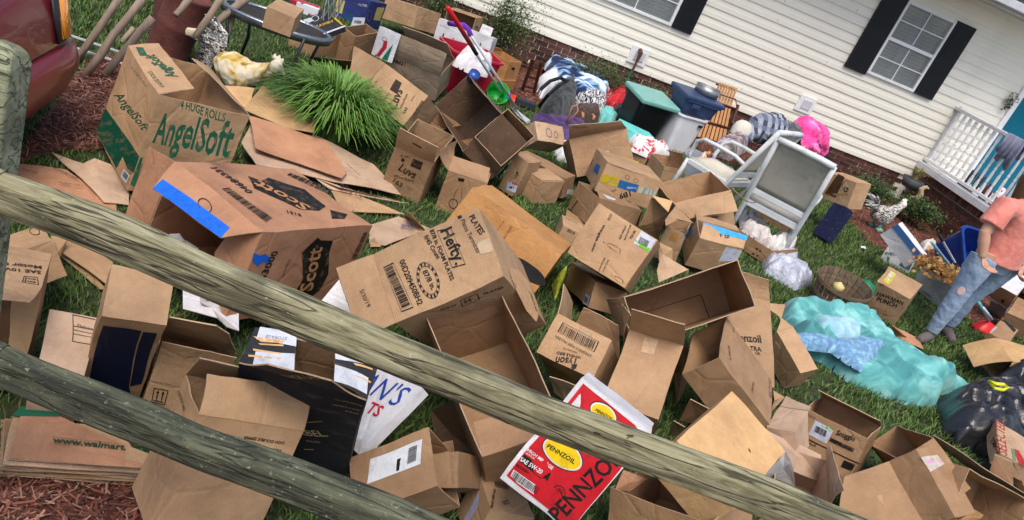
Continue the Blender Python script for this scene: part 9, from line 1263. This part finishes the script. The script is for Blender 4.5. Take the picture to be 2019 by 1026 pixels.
# ---------- two bending people by the wall ----------
def bender(label,P,top,topn,capm,legm,hat,extra=None):
    P={k:Vector(v) for k,v in P.items()}; g=Vector((P['pel'].x,P['pel'].y,0)); e=empty('person',g,label,'person'); P={k:v-g for k,v in P.items()}
    b=MB(); sd=Vector((P['head']-P['pel'])); sd.z=0; sd.normalize(); sdn=Vector((-sd.y,sd.x,0))
    feet=[sdn*.11+sd*.06,-sdn*.11+sd*.02]
    for q,f in enumerate(feet):
        h_=P['pel']+sdn*(.08 if q==0 else -.08); k=h_.lerp(f+Vector((0,0,.05)),.5)+sd*.05
        b.tube([h_,k,f+Vector((0,0,.06)),f+sd*.14+Vector((0,0,.04))],[.07,.05,.036,.03],10)
    b.tube([P['pel'],P['mid'],P['chest']],[.10,.10,.11],12); b.tube([P['chest'],P['head']],[.05,.05],10)
    for q in ('a','b'): b.tube([P['chest'],P['el'+q],P['ha'+q]],[.05,.038,.026],10); hand(b,P['ha'+q],P['ha'+q]+(P['ha'+q]-P['el'+q])*.5,.5)
    b.lathe(P['head'],[(0,-.11),(.05,-.10),(.078,-.03),(.078,.04),(.05,.09),(0,.105)],16)
    hd=P['head'] if 'head' in P else None
    b.tube([P['head']+sd*.07,P['head']+sd*.10+Vector((0,0,-.03))],[.015,.012],8)
    fuse(b.build('body',SKIN,e),.008,3)
    b=MB(); b.tube([P['pel'],P['mid'],P['chest'],P['chest'].lerp(P['head'],.45)],[.15,.195,.175,.07],16)
    for q in ('a','b'): b.tube([P['chest'],P['chest'].lerp(P['el'+q],.5),P['el'+q],P['el'+q].lerp(P['ha'+q],topn)],[.10,.075,.060,.050],12)
    fuse(b.build('shirt',top,e),.010,6,.05,.07)
    b=MB(); b.tube([P['pel'].lerp(P['mid'],.25),P['pel']],[.13,.13],14)
    for q,f in enumerate(feet):
        h_=P['pel']+sdn*(.08 if q==0 else -.08); k=h_.lerp(f+Vector((0,0,.05)),.5)+sd*.05
        b.tube([P['pel'],h_,k,f+Vector((0,0,.10))],[.10,.09,.068,.055],12)
    fuse(b.build('trousers',legm,e),.010,4)
    return e,P,sd,sdn
PL=plaid('plaid_grey',(.30,.32,.37),(.035,.045,.075),(.16,.19,.26),19)
e1,P1,sd,sdn=bender('person in grey plaid flannel shirt bending over behind the white chairs',dict(pel=(5.154,9.100,0.533),mid=(4.862,8.900,0.647),chest=(4.601,8.700,0.626),head=(4.303,8.500,0.565),ela=(4.768,8.500,0.575),haa=(4.760,8.400,0.466),elb=(4.277,8.350,0.482),hab=(4.105,8.300,0.394)),PL,.75,None,mat('denim_dark',(.03,.04,.07),.9),1)
MB().lathe(P1['head']+Vector((0,0,.0)),[(.115,-.06),(.118,0),(.10,.07),(.06,.11),(0,.125)],20).build('hat',cloth('hat_cream',(.60,.57,.48),(.66,.63,.54),4),e1,True)
PKM=cloth('tee_pink',(.80,.045,.24),(.85,.10,.36),4,c3=(.80,.30,.55),bump=.3)
e2,P2,sd,sdn=bender('person in bright pink shirt and grey cap bending over at the house wall',dict(pel=(5.823,9.350,0.496),mid=(5.619,9.250,0.665),chest=(5.323,9.050,0.746),head=(5.076,8.850,0.689),ela=(5.301,8.750,0.602),haa=(5.042,8.650,0.542),elb=(5.500,8.850,0.579),hab=(5.446,8.750,0.488)),PKM,.15,None,mat('denim_black',(.015,.017,.025),.9),1)
c=MB(); hd=P2['head']; c.lathe(hd,[(.112,-.02),(.112,.03),(.09,.085),(.05,.115),(0,.122)],20); c.plate([hd+sd*.10+sdn*.075,hd+sd*.19+sdn*.05+Vector((0,0,-.03)),hd+sd*.19-sdn*.05+Vector((0,0,-.03)),hd+sd*.10-sdn*.075],.008); c.build('cap',cloth('cap_grey',(.07,.07,.08),(.13,.13,.14),8),e2,True)
MB().tube([hd-sd*.06,hd-sd*.08+Vector((0,0,-.10)),hd+Vector((0,0,-.22)),hd+sd*.02+Vector((0,0,-.32))],[.075,.07,.05,.015],12).build('hair',HAIR,e2,True)
# ---------- white patio chairs ----------
CW=mat('chair_white',(.60,.62,.62),.5,.10,scale=5,bump=.15,stain_or_reflect=(.38,.38,.35)); SL=mat('sling_mesh',(.36,.34,.29),.85,.15,scale=5,bump=.5,bscale=160,stain_or_reflect=(.20,.19,.16)); SLL=mat('sling_pale',(.55,.51,.42),.85,.12,scale=4,bump=.3,bscale=160)
def chair(c,f,label,wd=.52,sl=SL,hb=.62,lean=.20,sag=0):
    e=empty('patio_chair',c,label,'chair','white patio chairs'); a=math.atan2(f[1],f[0])-math.pi/2; e.rotation_euler=(0,0,a)
    w_=wd/2; r=.019
    def bar(nm,pts,rr=r,sq=1.0): 
        o=MB().tube(pts,rr,10,True,(sq,(0,0,1))).build(nm,CW,e,True); return o
    zs=.40; bl=Vector((-w_,0,zs));
    for sx,nm in ((-1,'back_post'),(1,'back_post')): bar(nm,[(sx*w_,.10,.0),(sx*w_,.06,.2),(sx*w_,0,zs),(sx*w_,-lean*.5,zs+hb*.5),(sx*(w_-.005),-lean,zs+hb)],.024)
    MB().tube([(-w_,-lean,zs+hb),(-w_*.5,-lean-.012,zs+hb+.008),(w_*.5,-lean-.012,zs+hb+.008),(w_,-lean,zs+hb)],.028,10).build('top_rail',CW,e,True)
    MB().box((0,-.03,zs+.10),(wd,.022,.055)).build('lower_rail',CW,e,bevel=.008)
    MB().box((0,.02,zs-.03),(wd,.03,.06)).build('seat_rail',CW,e,bevel=.008)
    MB().box((0,.48,zs-.02),(wd,.03,.06)).build('seat_rail',CW,e,bevel=.008)
    for sx in (-1,1):
        MB().box((sx*w_,.25,zs-.02),(.03,.48,.055)).build('side_rail',CW,e,bevel=.008)
        bar('arm',[(sx*w_,-.06,zs+.22),(sx*(w_+.02),.05,zs+.25),(sx*(w_+.03),.25,zs+.25),(sx*(w_+.03),.40,zs+.24),(sx*(w_+.02),.47,zs+.19),(sx*w_,.49,zs+.05),(sx*w_,.48,zs)],.020)
        bar('front_leg',[(sx*w_,.48,zs),(sx*w_,.50,.2),(sx*w_,.54,0)],.022)
    n=10;vs=[];fs=[]
    for i in range(n+1):
        for j in range(n+1):
            u=i/n;v=j/n; z=zs+.135+(hb-.16)*v; y=-lean*(.135+(hb-.16)*v)/hb+.02*math.sin(math.pi*u)*math.sin(math.pi*v); vs.append(((u-.5)*(wd-.03),y,z))
    for i in range(n):
        for j in range(n): fs.append((i*(n+1)+j,(i+1)*(n+1)+j,(i+1)*(n+1)+j+1,i*(n+1)+j+1))
    o=mesh('back_sling',vs,fs,sl,e,True); s=o.modifiers.new('t','SOLIDIFY'); s.thickness=.006
    vs=[]
    for i in range(n+1):
        for j in range(n+1):
            u=i/n;v=j/n; vs.append(((u-.5)*(wd-.03),.03+.44*v,zs+.02-.04*math.sin(math.pi*u)*math.sin(math.pi*v)))
    o=mesh('seat_sling',vs,fs,sl,e,True); s=o.modifiers.new('t','SOLIDIFY'); s.thickness=.02
    return e
chair((3.83,6.27,0),(.54,.84),'nearer white patio chair seen from behind with grey mesh back',.52)
chair((3.72,6.86,0),(-.62,.78),'farther white patio chair behind the nearer one with paler mesh',.50,SLL)
M_('chair_litter',[(3.754,7.828,0.420),(4.282,8.622,0.420),(4.308,8.175,0.420),(3.844,7.489,0.420),(3.656,7.440,0.420)],.16,cloth('print_bag',(.10,.09,.08),(.40,.28,.30),8,c3=(.55,.5,.55)),'patterned bag of clothes lying on the seat of the farther white chair','bag',fold=.3,fs=6,seed=61,base=.42,edge=.08)
# ---------- wooden slat sled on end ----------
SDW=mat('sled_wood',(.42,.20,.07),.5,.25,scale=5,bump=.2,stretch=(1,1,.2),rand=.15); SDD=mat('sled_dark',(.06,.018,.012),.45,.2)
a,b_,c,d=[Vector(x) for x in ((4.612,10.420,0.666),(4.896,10.420,0.680),(4.859,9.750,-0.045),(4.422,9.750,-0.088))]
e=empty('sled',(d+c)/2,'wooden slatted sled standing on end against the siding','sled'); g=(d+c)/2; a,b_,c,d=[x-g for x in(a,b_,c,d)]; nS=(b_-a).cross(d-a).normalized()
if nS.y>0:nS=-nS
for q in range(7):
    u0,u1=q/7+.012,(q+1)/7-.03; pts=[]
    for k in range(7):
        t=k/6; off=nS*(.09*max(0,.28-t)**1.5*6); pts.append((a.lerp(b_,u0).lerp(d.lerp(c,u0),t)-off*-1,a.lerp(b_,u1).lerp(d.lerp(c,u1),t)+off))
    vs=[];fs=[]
    for p0,p1 in pts: vs+=[p0,p1,p0+nS*.012,p1+nS*.012]
    for k in range(6):
        i=k*4; fs+=[(i,i+1,i+5,i+4),(i+2,i+6,i+7,i+3),(i,i+4,i+6,i+2),(i+1,i+3,i+7,i+5)]
    fs+=[(0,2,3,1),(24,25,27,26)]
    mesh('slat',vs,fs,SDW,e)
for t,ex in ((.0,.02),(.28,.12),(.60,.06),(.86,.08)):
    p0,p1=a.lerp(d,t),b_.lerp(c,t); dx=(p1-p0); MB().tube([p0-dx*ex*2+nS*.02,p0.lerp(p1,.5)+nS*.035,p1+dx*ex*2+nS*.02],.014,8).build('cross_bar',SDD,e,True)
for (p,q) in ((-.55,.10),(.55,.45)):
    m0=a.lerp(b_,.5).lerp(d.lerp(c,.5),.08 if p<0 else .22); dx=(b_-a); s0=m0+dx*p*1.5; s1=s0+(d-a)*.30; MB().tube([s0+nS*.04,s1+nS*.04],.022,6).build('runner',SDD,e)
MB().tube([a.lerp(d,.28)-(b_-a)*.2+nS*.04,a.lerp(d,.17)+nS*.08,b_.lerp(c,.17)+nS*.08,b_.lerp(c,.30)+(b_-a)*.25+nS*.04],.008,6).build('steering_hoop',SDD,e,True)
# small dark wooden rack by the mulch
e=empty('wood_rack',(1.930,9.112,0.000),'dark brown wooden rack frame on the bark left of the cushion','rack'); Q=Vector((1.930,9.112,0.000))
A_=[Vector(x)-Q for x in ((1.836,8.960,0.000),(1.796,8.839,0.420),(1.997,9.025,0.000),(1.900,8.870,0.420))]
for p in ((0,1),(2,3)): MB().tube([A_[p[0]],A_[p[1]]],.020,6).build('post',SDD,e)
for t in (.2,.5,.8): MB().tube([A_[0].lerp(A_[1],t),A_[2].lerp(A_[3],t)],.014,6).build('slat',SDD,e)
# ---------- rooster figures and dog ----------
def rooster(loc,s,a,bodym,headm,tailm,footm,label,tail=1):
    e=empty('rooster_figure',loc,label,'figurine'); e.rotation_euler=(0,0,a); e.scale=(s,s,s)
    b=MB(); b.tube([(-.16,0,.20),(-.08,0,.20),(.02,0,.19),(.10,0,.22)],[.05,.105,.12,.09],16); b.tube([(.08,0,.24),(.15,0,.31),(.19,0,.36)],[.085,.055,.045],12); o=b.build('body',bodym,e); fuse(o,.010,3,.015,.03)
    b=MB(); b.lathe((.205,0,.385),[(0,-.05),(.04,-.03),(.046,.01),(.03,.04),(0,.05)],14); b.tube([(.24,0,.385),(.285,0,.37)],[.018,.004],8); fuse(b.build('head',headm,e),.006,2)
    cb=MB(); 
    cb.plate([(.15,0,.42),(.16,0,.455),(.175,0,.44),(.19,0,.465),(.205,0,.445),(.22,0,.46),(.24,0,.42)],.012); cb.build('comb',headm if tail==1 else tailm,e,True)
    t=MB(); rr=random.Random(4)
    for k in range(16):
        y=rr.uniform(-.06,.06); L=rr.uniform(.14,.26); z=rr.uniform(.0,.2); t.tube([(-.13,y*.5,.20),(-.20,y,.26+z*.5),(-.13-L,y*1.5,.22+z)],[.018,.020,.005],6)
    t.build('tail_feathers',tailm,e,True)
    f=MB()
    for sy in(-1,1): f.tube([(0,sy*.05,.11),(.0,sy*.055,.03)],.018,8); f.tube([(-.03,sy*.055,.025),(.03,sy*.06,.03),(.08,sy*.065,.015)],[.02,.032,.018],10)
    f.build('feet',footm,e,True); return e
STR=cloth('feather_bw',(.03,.03,.03),(.62,.60,.55),22,lo=.47,hi=.53,distort=2,stretch=(1,1,3))
RT=rooster(Vector((-0.806,5.730,0.000)),1.08,-.15,cloth('feather_gold',(.10,.10,.09),(.56,.37,.08),9,c3=(.64,.57,.42),lo=.36,hi=.44),mat('feather_cream',(.62,.56,.42),.7),STR,mat('foot_grey',(.3,.3,.3),.8),'cream and golden rooster figure with striped tail by the ornamental grass'); RT.rotation_euler=(0,.20,-.30)
rooster((6.580,8.541,0.000),1.05,.25,STR,mat('feather_white',(.70,.66,.58),.7),STR,mat('foot_teal',(.16,.38,.30),.6),'grey striped rooster figure with teal feet on the garden bed')
dg=empty('dog_figure',(7.832,9.750,0.316),'small pale tan dog figurine on the shrub by the porch bricks','figurine'); b=MB(); b.tube([(0,0,0),(.03,-.02,.10),(-.02,0,.20),(.03,0,.26)],[.05,.055,.05,.04],12); b.tube([(.03,0,.27),(.11,-.01,.25)],[.035,.022],10); b.tube([(-.02,.05,0),(-.05,.12,-.03)],[.03,.02],8); fuse(b.build('body',mat('clay_tan',(.42,.32,.20),.8),dg),.010,3); dg.scale=(.75,.75,.75)
sg=mound('shell_stone',[(7.342,8.606,0.000),(7.755,8.929,0.000),(7.605,8.629,0.000),(7.222,8.334,0.000)],.10,mat('stone_white',(.60,.57,.52),.8,.2,bump=.6),'white stone ornament on the bark left of the blue tub','stone',fold=.6,fs=14,seed=71,edge=.05)
mound('stone_pale',[(2.099,10.813,0.000),(2.220,11.066,0.000),(2.220,10.814,0.000),(2.101,10.573,0.000)],.09,mat('stone_cream',(.62,.58,.48),.8,.1),'pale stone on the bark by the brick wall','stone',fold=.2,fs=9,seed=73,edge=.05)
pl=MB().lathe((0,0,0),[(0,0),(.12,0),(.16,.14),(.15,.14),(.11,.02)],18).build('planter',mat('planter_dark',(.07,.075,.08),.6),None,True); pl.location=(7.98,10.2,.35); tag(pl,'dark grey planter with dry plant hanging at the siding corner by the porch','planter')
o=blades('dry_plant',(7.98,10.2,.48),.16,60,(.12,.24),.018,'dry tan green plant in the dark planter','plant',[mat('dry_green',(.22,.24,.08),.7),mat('dry_tan',(.36,.26,.12),.7)])
# cloth over hand rail, porch clutter
c=MB(); y0,y1=9.05,9.42; vs=[];fs=[];nn=14
for i in range(nn+1):
    y=y0+(y1-y0)*i/nn; wv=.018*math.sin(i*1.9)+.012*math.sin(i*3.1); Ld=.40+.05*math.sin(i*.8)-.10*(i/nn)
    for (dx,z) in ((.06,1.35),(.062,1.607),(0,1.614),(-.062,1.607),(-.066-wv,1.45),(-.07-wv*1.6,1.607-Ld)): vs.append((8.27+dx,y+.01*math.sin(z*20+i),z))
for i in range(nn):
    for j in range(5): fs.append((i*6+j,(i+1)*6+j,(i+1)*6+j+1,i*6+j+1))
o=mesh('rail_cloth',vs,fs,cloth('cloth_grey',(.19,.20,.29),(.26,.27,.37),5),None,True); s=o.modifiers.new('t','SOLIDIFY'); s.thickness=.006; tag(o,'grey blue cloth hanging over the porch hand rail','cloth')
for (y,cm,lab) in ((10.0,(.03,.03,.03),'dark boot standing on the porch behind the balusters'),(9.83,(.02,.02,.02),'second dark boot nearer the door on the porch')):
    b=MB(); b.tube([(8.62,y,.69),(8.62,y,.80),(8.63,y,.93)],[.045,.045,.05],12); b.tube([(8.60,y,.69),(8.50,y,.68)],[.045,.035],12); tag(b.build('boot',mat('boot%g'%y,cm,.6),None,True),lab,'boot')
b=MB(); b.tube([(8.62,9.58,.66),(8.62,9.58,.78),(8.61,9.58,.90)],[.06,.07,.02],12); tag(b.build('gnome_figure',mat('rustic',(.10,.03,.015),.7,.5,scale=30),None,True),'small dark red brown ornament on the porch behind the balusters','ornament')
b=MB(); b.tube([(8.62,9.36,.66),(8.62,9.36,.80),(8.61,9.36,.94)],[.06,.07,.04],12); tag(b.build('striped_toy',cloth('toy_rw',(.55,.03,.03),(.75,.75,.75),16,lo=.48,hi=.5,distort=0),None,True),'red and white toy on the porch next to the small ornament','toy')
bo=MB().tube([(0,0,0),(0,0,.09)],[.035,.02],12); 
# wreath sprig near the door
b=MB(); rr=random.Random(8); WV=[];WF=[]
for i in range(90):
    p=Vector((8.93,WY-.06,1.93))+Vector((rr.gauss(0,.03),rr.gauss(0,.02),rr.gauss(0,.08))); a=Vector((rr.uniform(-1,1),rr.uniform(-1,.2),rr.uniform(-1,1))).normalized()*.05; q=a.orthogonal().normalized()*.012; k=len(WV); WV+=[p,p+a*.5+q,p+a,p+a*.5-q]; WF.append((k,k+1,k+2,k+3))
wr_=empty('door_wreath',(8.93,WY-.05,1.93),'dark sprig wreath hanging on the wall beside the teal door','wreath'); q=mesh('foliage',[v-wr_.location for v in WV],WF,LM[1],wr_); q['kind']='stuff'; MB().tube([(0,0,.1),(.01,-.02,0),(0,0,-.1)],.006,6).build('stem',M_stem,wr_)
# ---------- parked car corner ----------
CR=mat('car_paint_red',(.135,.005,.009),.34,.05,scale=2,bump=.02,coat=.35,spec=.5); CP=mat('car_plastic',(.02,.02,.022),.5,.1)
car=empty('parked_car',(-3.6,3.4,0),'dark red parked car, only its rounded bumper corner in view','car')
L_,Wd=4.3,1.72; cx0,cy0=-1.33-L_/2,4.60-Wd/2
def outline(ins_e,ins_s,r,n=10):
    hx,hy=L_/2-ins_e,Wd/2-ins_s; pts=[]
    for (sx,sy,a0) in ((1,1,0),(-1,1,90),(-1,-1,180),(1,-1,270)):
        for k in range(n+1):
            a=R(a0+90*k/n); pts.append((sx*(hx-r)+r*math.cos(a),sy*(hy-r)+r*math.sin(a)))
    return pts
def stack(name,levels,m,zcurve=0):
    vs=[];n=None
    for z,e_,s_,r in levels:
        o=outline(e_,s_,r); n=len(o); vs+=[(cx0+3.6+x,cy0-3.4+y,z-zcurve*0) for x,y in o]
    fs=[(i*n+j,i*n+(j+1)%n,(i+1)*n+(j+1)%n,(i+1)*n+j) for i in range(len(levels)-1) for j in range(n)]; fs+=[tuple(range(n))[::-1],tuple(range((len(levels)-1)*n,len(levels)*n))]
    o=mesh(name,vs,fs,m,car,True); es=o.modifiers.new('e','EDGE_SPLIT'); es.split_angle=R(50); return o
stack('bumper',[(.20,.22,.12,.40),(.24,.08,.06,.42),(.34,.01,.02,.45),(.46,-.02,.0,.45),(.535,.0,.01,.45),(.56,.05,.03,.42)],CR)
stack('body',[(.30,.14,.08,.42),(.56,.075,.035,.42),(.575,.06,.02,.42),(.70,.09,.02,.42),(.80,.13,.04,.40),(.88,.22,.10,.38),(.94,.40,.16,.36)],CR)
stack('sill',[(.14,.45,.14,.35),(.24,.16,.08,.40)],CP)
stack('cabin',[(.93,1.15,.16,.30),(1.15,1.45,.26,.30),(1.38,1.75,.34,.28),(1.42,1.95,.42,.25)],mat('car_glass',(.02,.025,.03),.08,.05,bump=0))
for sx in(-1,1):
    for sy in(-1,1):
        t=MB().lathe((0,0,0),[(.0,-.09),(.20,-.10),(.31,-.09),(.32,0),(.31,.09),(.20,.10),(0,.09)],24,Matrix.Rotation(R(90),4,'X')).build('wheel',CP,car,True); t.location=(cx0+3.6+sx*1.28,cy0-3.4+sy*(Wd/2-.12),.32)
def lamp(z0,z1,y0,a1,name,m,out=.012):
    pts=[]; hx,hy,r=L_/2,Wd/2-.022,.42
    for k in range(4): pts.append((0.0,y0*(1-k/3)))
    K=7
    prm=[('f',-y0*(1-k/3)) for k in range(3)]+[('a',a1*k/K) for k in range(K+1)]
    vs=[]
    for kind,v in prm:
        for z,ee in ((z0,.066),(z1,.12)):
            X_=cx0+3.6+L_/2-ee
            if kind=='f': vs.append((X_+out,cy0-3.4+hy-r+v,z))
            else: vs.append((X_-r+(r+out)*math.cos(R(v)),cy0-3.4+hy-r+(r+out)*math.sin(R(v)),z))
    n=len(prm); fs=[(2*i,2*i+2,2*i+3,2*i+1) for i in range(n-1)]; o=mesh(name,vs,fs,m,car,True); s=o.modifiers.new('t','SOLIDIFY'); s.thickness=.012; s.offset=1; return o
lamp(.60,.79,-.0001,45,'turn_lamp',mat('lamp_amber',(.85,.30,.01),.15,.08,bump=0,spec=.8,coat=1),.018)
lamp(.585,.80,.05,50,'lamp_bezel',CP,.006)
# ---------- wooden poles, cans, table at top left ----------
PWD=mat('pole_wood',(.27,.20,.15),.85,.35,scale=9,bump=.6,bscale=30,stretch=(1,1,.15),stain_or_reflect=(.13,.10,.08))
PN=['leftmost grey brown wooden pole leaning behind the car','second wooden pole leaning behind the car, longer','third wooden pole, darker, behind the rusty can','short wooden pole between the second pole and the can','thick wooden pole right of the rusty can','wooden pole crossing behind the thick one','slender pale pole beside the black glass table','far wooden pole at the top edge over the table']
POLES=[((-1.724, 5.476, 0.0), (-1.56, 5.596, 0.494), 0.024), ((-1.595, 5.233, 0.0), (-1.352, 5.353, 0.634), 0.026), ((-1.514, 5.371, 0.0), (-1.324, 5.491, 0.45), 0.025), ((-1.647, 6.124, 0.0), (-1.622, 6.244, 0.099), 0.02), ((-1.094, 6.142, 0.3), (-0.865, 6.262, 0.653), 0.03), ((-1.084, 5.702, 0.35), (-0.979, 5.822, 0.69), 0.024), ((-0.993, 6.17, 0.05), (-0.96, 6.29, 0.554), 0.024), ((-1.205, 5.547, 0.5), (-1.137, 5.667, 0.658), 0.022)]
for lab,(p0,p1,r_) in zip(PN,POLES):
    P0,P1=Vector(p0),Vector(p1); d=(P1-P0); rr=random.Random(lab); pts=[P0.lerp(P1,t)+Vector((rr.uniform(-1,1),rr.uniform(-1,1),0))*.006 for t in (0,.25,.5,.75,1)]
    o=MB().tube([p-P0 for p in pts],[r_*rr.uniform(.9,1.08) for _ in pts],9).build('wooden_pole',PWD,None,True); o.location=P0; tag(o,lab,'pole','wooden poles at the edge of the yard')
RU=mat('rust_red',(.11,.035,.028),.7,.4,scale=7,bump=.4,stain_or_reflect=(.04,.015,.012))
cn=empty('rusty_can',(-1.336,6.066,0.000),'rusty dark red metal drum standing behind the toilet paper carton','drum'); MB().lathe((0,0,0),[(0,0),(.15,0),(.155,.02),(.15,.04),(.15,.28),(.156,.30),(.15,.32),(.15,.52),(.158,.54),(.145,.545),(.14,.52),(0,.50)],28).build('drum_body',RU,cn,True)
MB().tube([(-.155,0,.45),(-.19,0,.50),(-.155,0,.56)],.010,8).build('hasp',M_alu,cn,True); cn.rotation_euler=(0,.18,0)
cn2=empty('rusty_drum',(-1.467,6.668,0.000),'second rusty drum, taller, behind the first with a bolted clamp','drum'); MB().lathe((0,0,0),[(0,0),(.14,0),(.146,.02),(.14,.04),(.14,.50),(.146,.52),(.14,.54),(.14,.90),(0,.90)],28).build('drum_body',RU,cn2,True)
tag(MB().lathe((0,0,0),[(.02,0),(.075,0),(.08,.01),(.08,.05),(.075,.06),(.03,.06),(.03,.02),(.02,0)],24).build('tape_roll',mat('tape_cream',(.62,.55,.38),.5),None,True),'cream roll of tape resting on the rusty drum','tape').location=(-1.187,6.016,0.271)
BT=mat('table_black',(.012,.012,.013),.45,.2,scale=3,bump=.1,spec=.3,stain_or_reflect=(.07,.045,.025)); BM_=mat('table_metal',(.04,.045,.05),.35,.1,metal=.5)  # brown patches on the black top are a reflection painted into the colour
tb=empty('garden_table',(-0.659,6.332,0.000),'oval black metal framed glass table at the top edge','table'); 
MB().lathe((0,0,.50),[(0,0),(.40,0)],40,None,1.0,.55).build('glass_top',BT,tb); MB().lathe((0,0,.50),[(.39,-.05),(.415,-.05),(.43,.0),(.42,.012),(.39,.012),(.39,-.05)],40,None,1.0,.55).build('rim',mat('rim_silver',(.25,.28,.32),.25,.1,metal=.8),tb,True)
for q in range(4):
    a=q*math.pi/2+.6; MB().tube([(.42*math.cos(a),.26*math.sin(a),.49),(.36*math.cos(a),.22*math.sin(a),.25),(.42*math.cos(a),.26*math.sin(a),0)],.012,8).build('leg',BM_,tb,True)
MB().tube([(-.3,0,.52),(-.25,0,.66),(-.1,0,.72),(.05,0,.66),(.1,0,.52)],.010,8).build('handle_arc',BM_,tb,True)
# twisted wire stand
ws=empty('wire_roll',(-0.319,6.693,0.420),'roll of galvanised wire netting standing at the top edge','wire'); WR=mat('wire_zinc',(.40,.42,.42),.4,.2,metal=.7,bump=0)
for q in range(8):
    a=q*math.pi/4; MB().tube([(.06*math.cos(a+t*6),.06*math.sin(a+t*6),t*1.1) for t in [k/14 for k in range(15)]],.005,5).build('wire_strand',WR,ws,True)
for q in range(8):
    a=q*math.pi/4; MB().tube([(.06*math.cos(a-t*6),.06*math.sin(a-t*6),t*1.1) for t in [k/14 for k in range(15)]],.005,5).build('wire_strand',WR,ws,True)
tag(MB().box((0,0,0),(.24,.12,.08)).build('red_white_package',cloth('pkg_rw',(.35,.02,.04),(.66,.66,.68),7,lo=.52,hi=.54,distort=0),None,bevel=.005),'red and white package behind the black flat box at the top edge','package').location=(-0.537,6.810,0.550)
M_('straw_bundle',[(-1.157,6.162,0.000),(-1.196,6.580,0.000),(-1.086,6.706,0.000),(-0.972,6.379,0.000),(-1.035,6.075,0.000)],.26,STR,'striped grey bundle hanging beside the cream rooster figure','bundle',fold=.5,fs=10,seed=81,edge=.1)
tag(MB().box((0,0,.0),(.7,.012,.012)).box((0,.2,.0),(.7,.012,.012)).build('metal_bar',mat('frame_white',(.55,.56,.58),.5),None),'white metal bar lying on the grass behind the poles','frame').location=(-1.627,5.586,0.050)
# twigs and litter
tag(MB().tube([(3.070,5.718,0.620),(3.291,5.949,0.520),(3.475,6.117,0.450),(3.602,6.218,0.440)],.006,5).build('rope',mat('rope_tan',(.35,.24,.14),.9),None,True),'thin tan cord looped over the nearer white chair leg','cord')
paper=[((4.032,6.794,0.000),'scrap'),((1.483,3.604,0.000),'scrap'),((3.942,6.906,0.000),'scrap'),((5.757,7.460,0.000),'scrap')]
labs=['small white paper scrap by the near chair leg','white scrap on dark grass left of the meat carton','white scrap beside the paper filled carton','tiny white scrap on the lawn next to the garden bed']
for q,((p,_),lb) in enumerate(zip(paper,labs)):
    v=[Vector(p)+Vector((x,y,.03+z)) for x,y,z in ((-.03,-.02,0),(.03,-.03,.01),(.04,.02,.02),(0,.04,.0))]; tag(MB().plate(v,.002).build('paper_scrap',BM['white'],None),lb,'paper scrap')
for o in list(bpy.data.objects):
    if o.type=='MESH' and o.name.startswith('t.'): pass
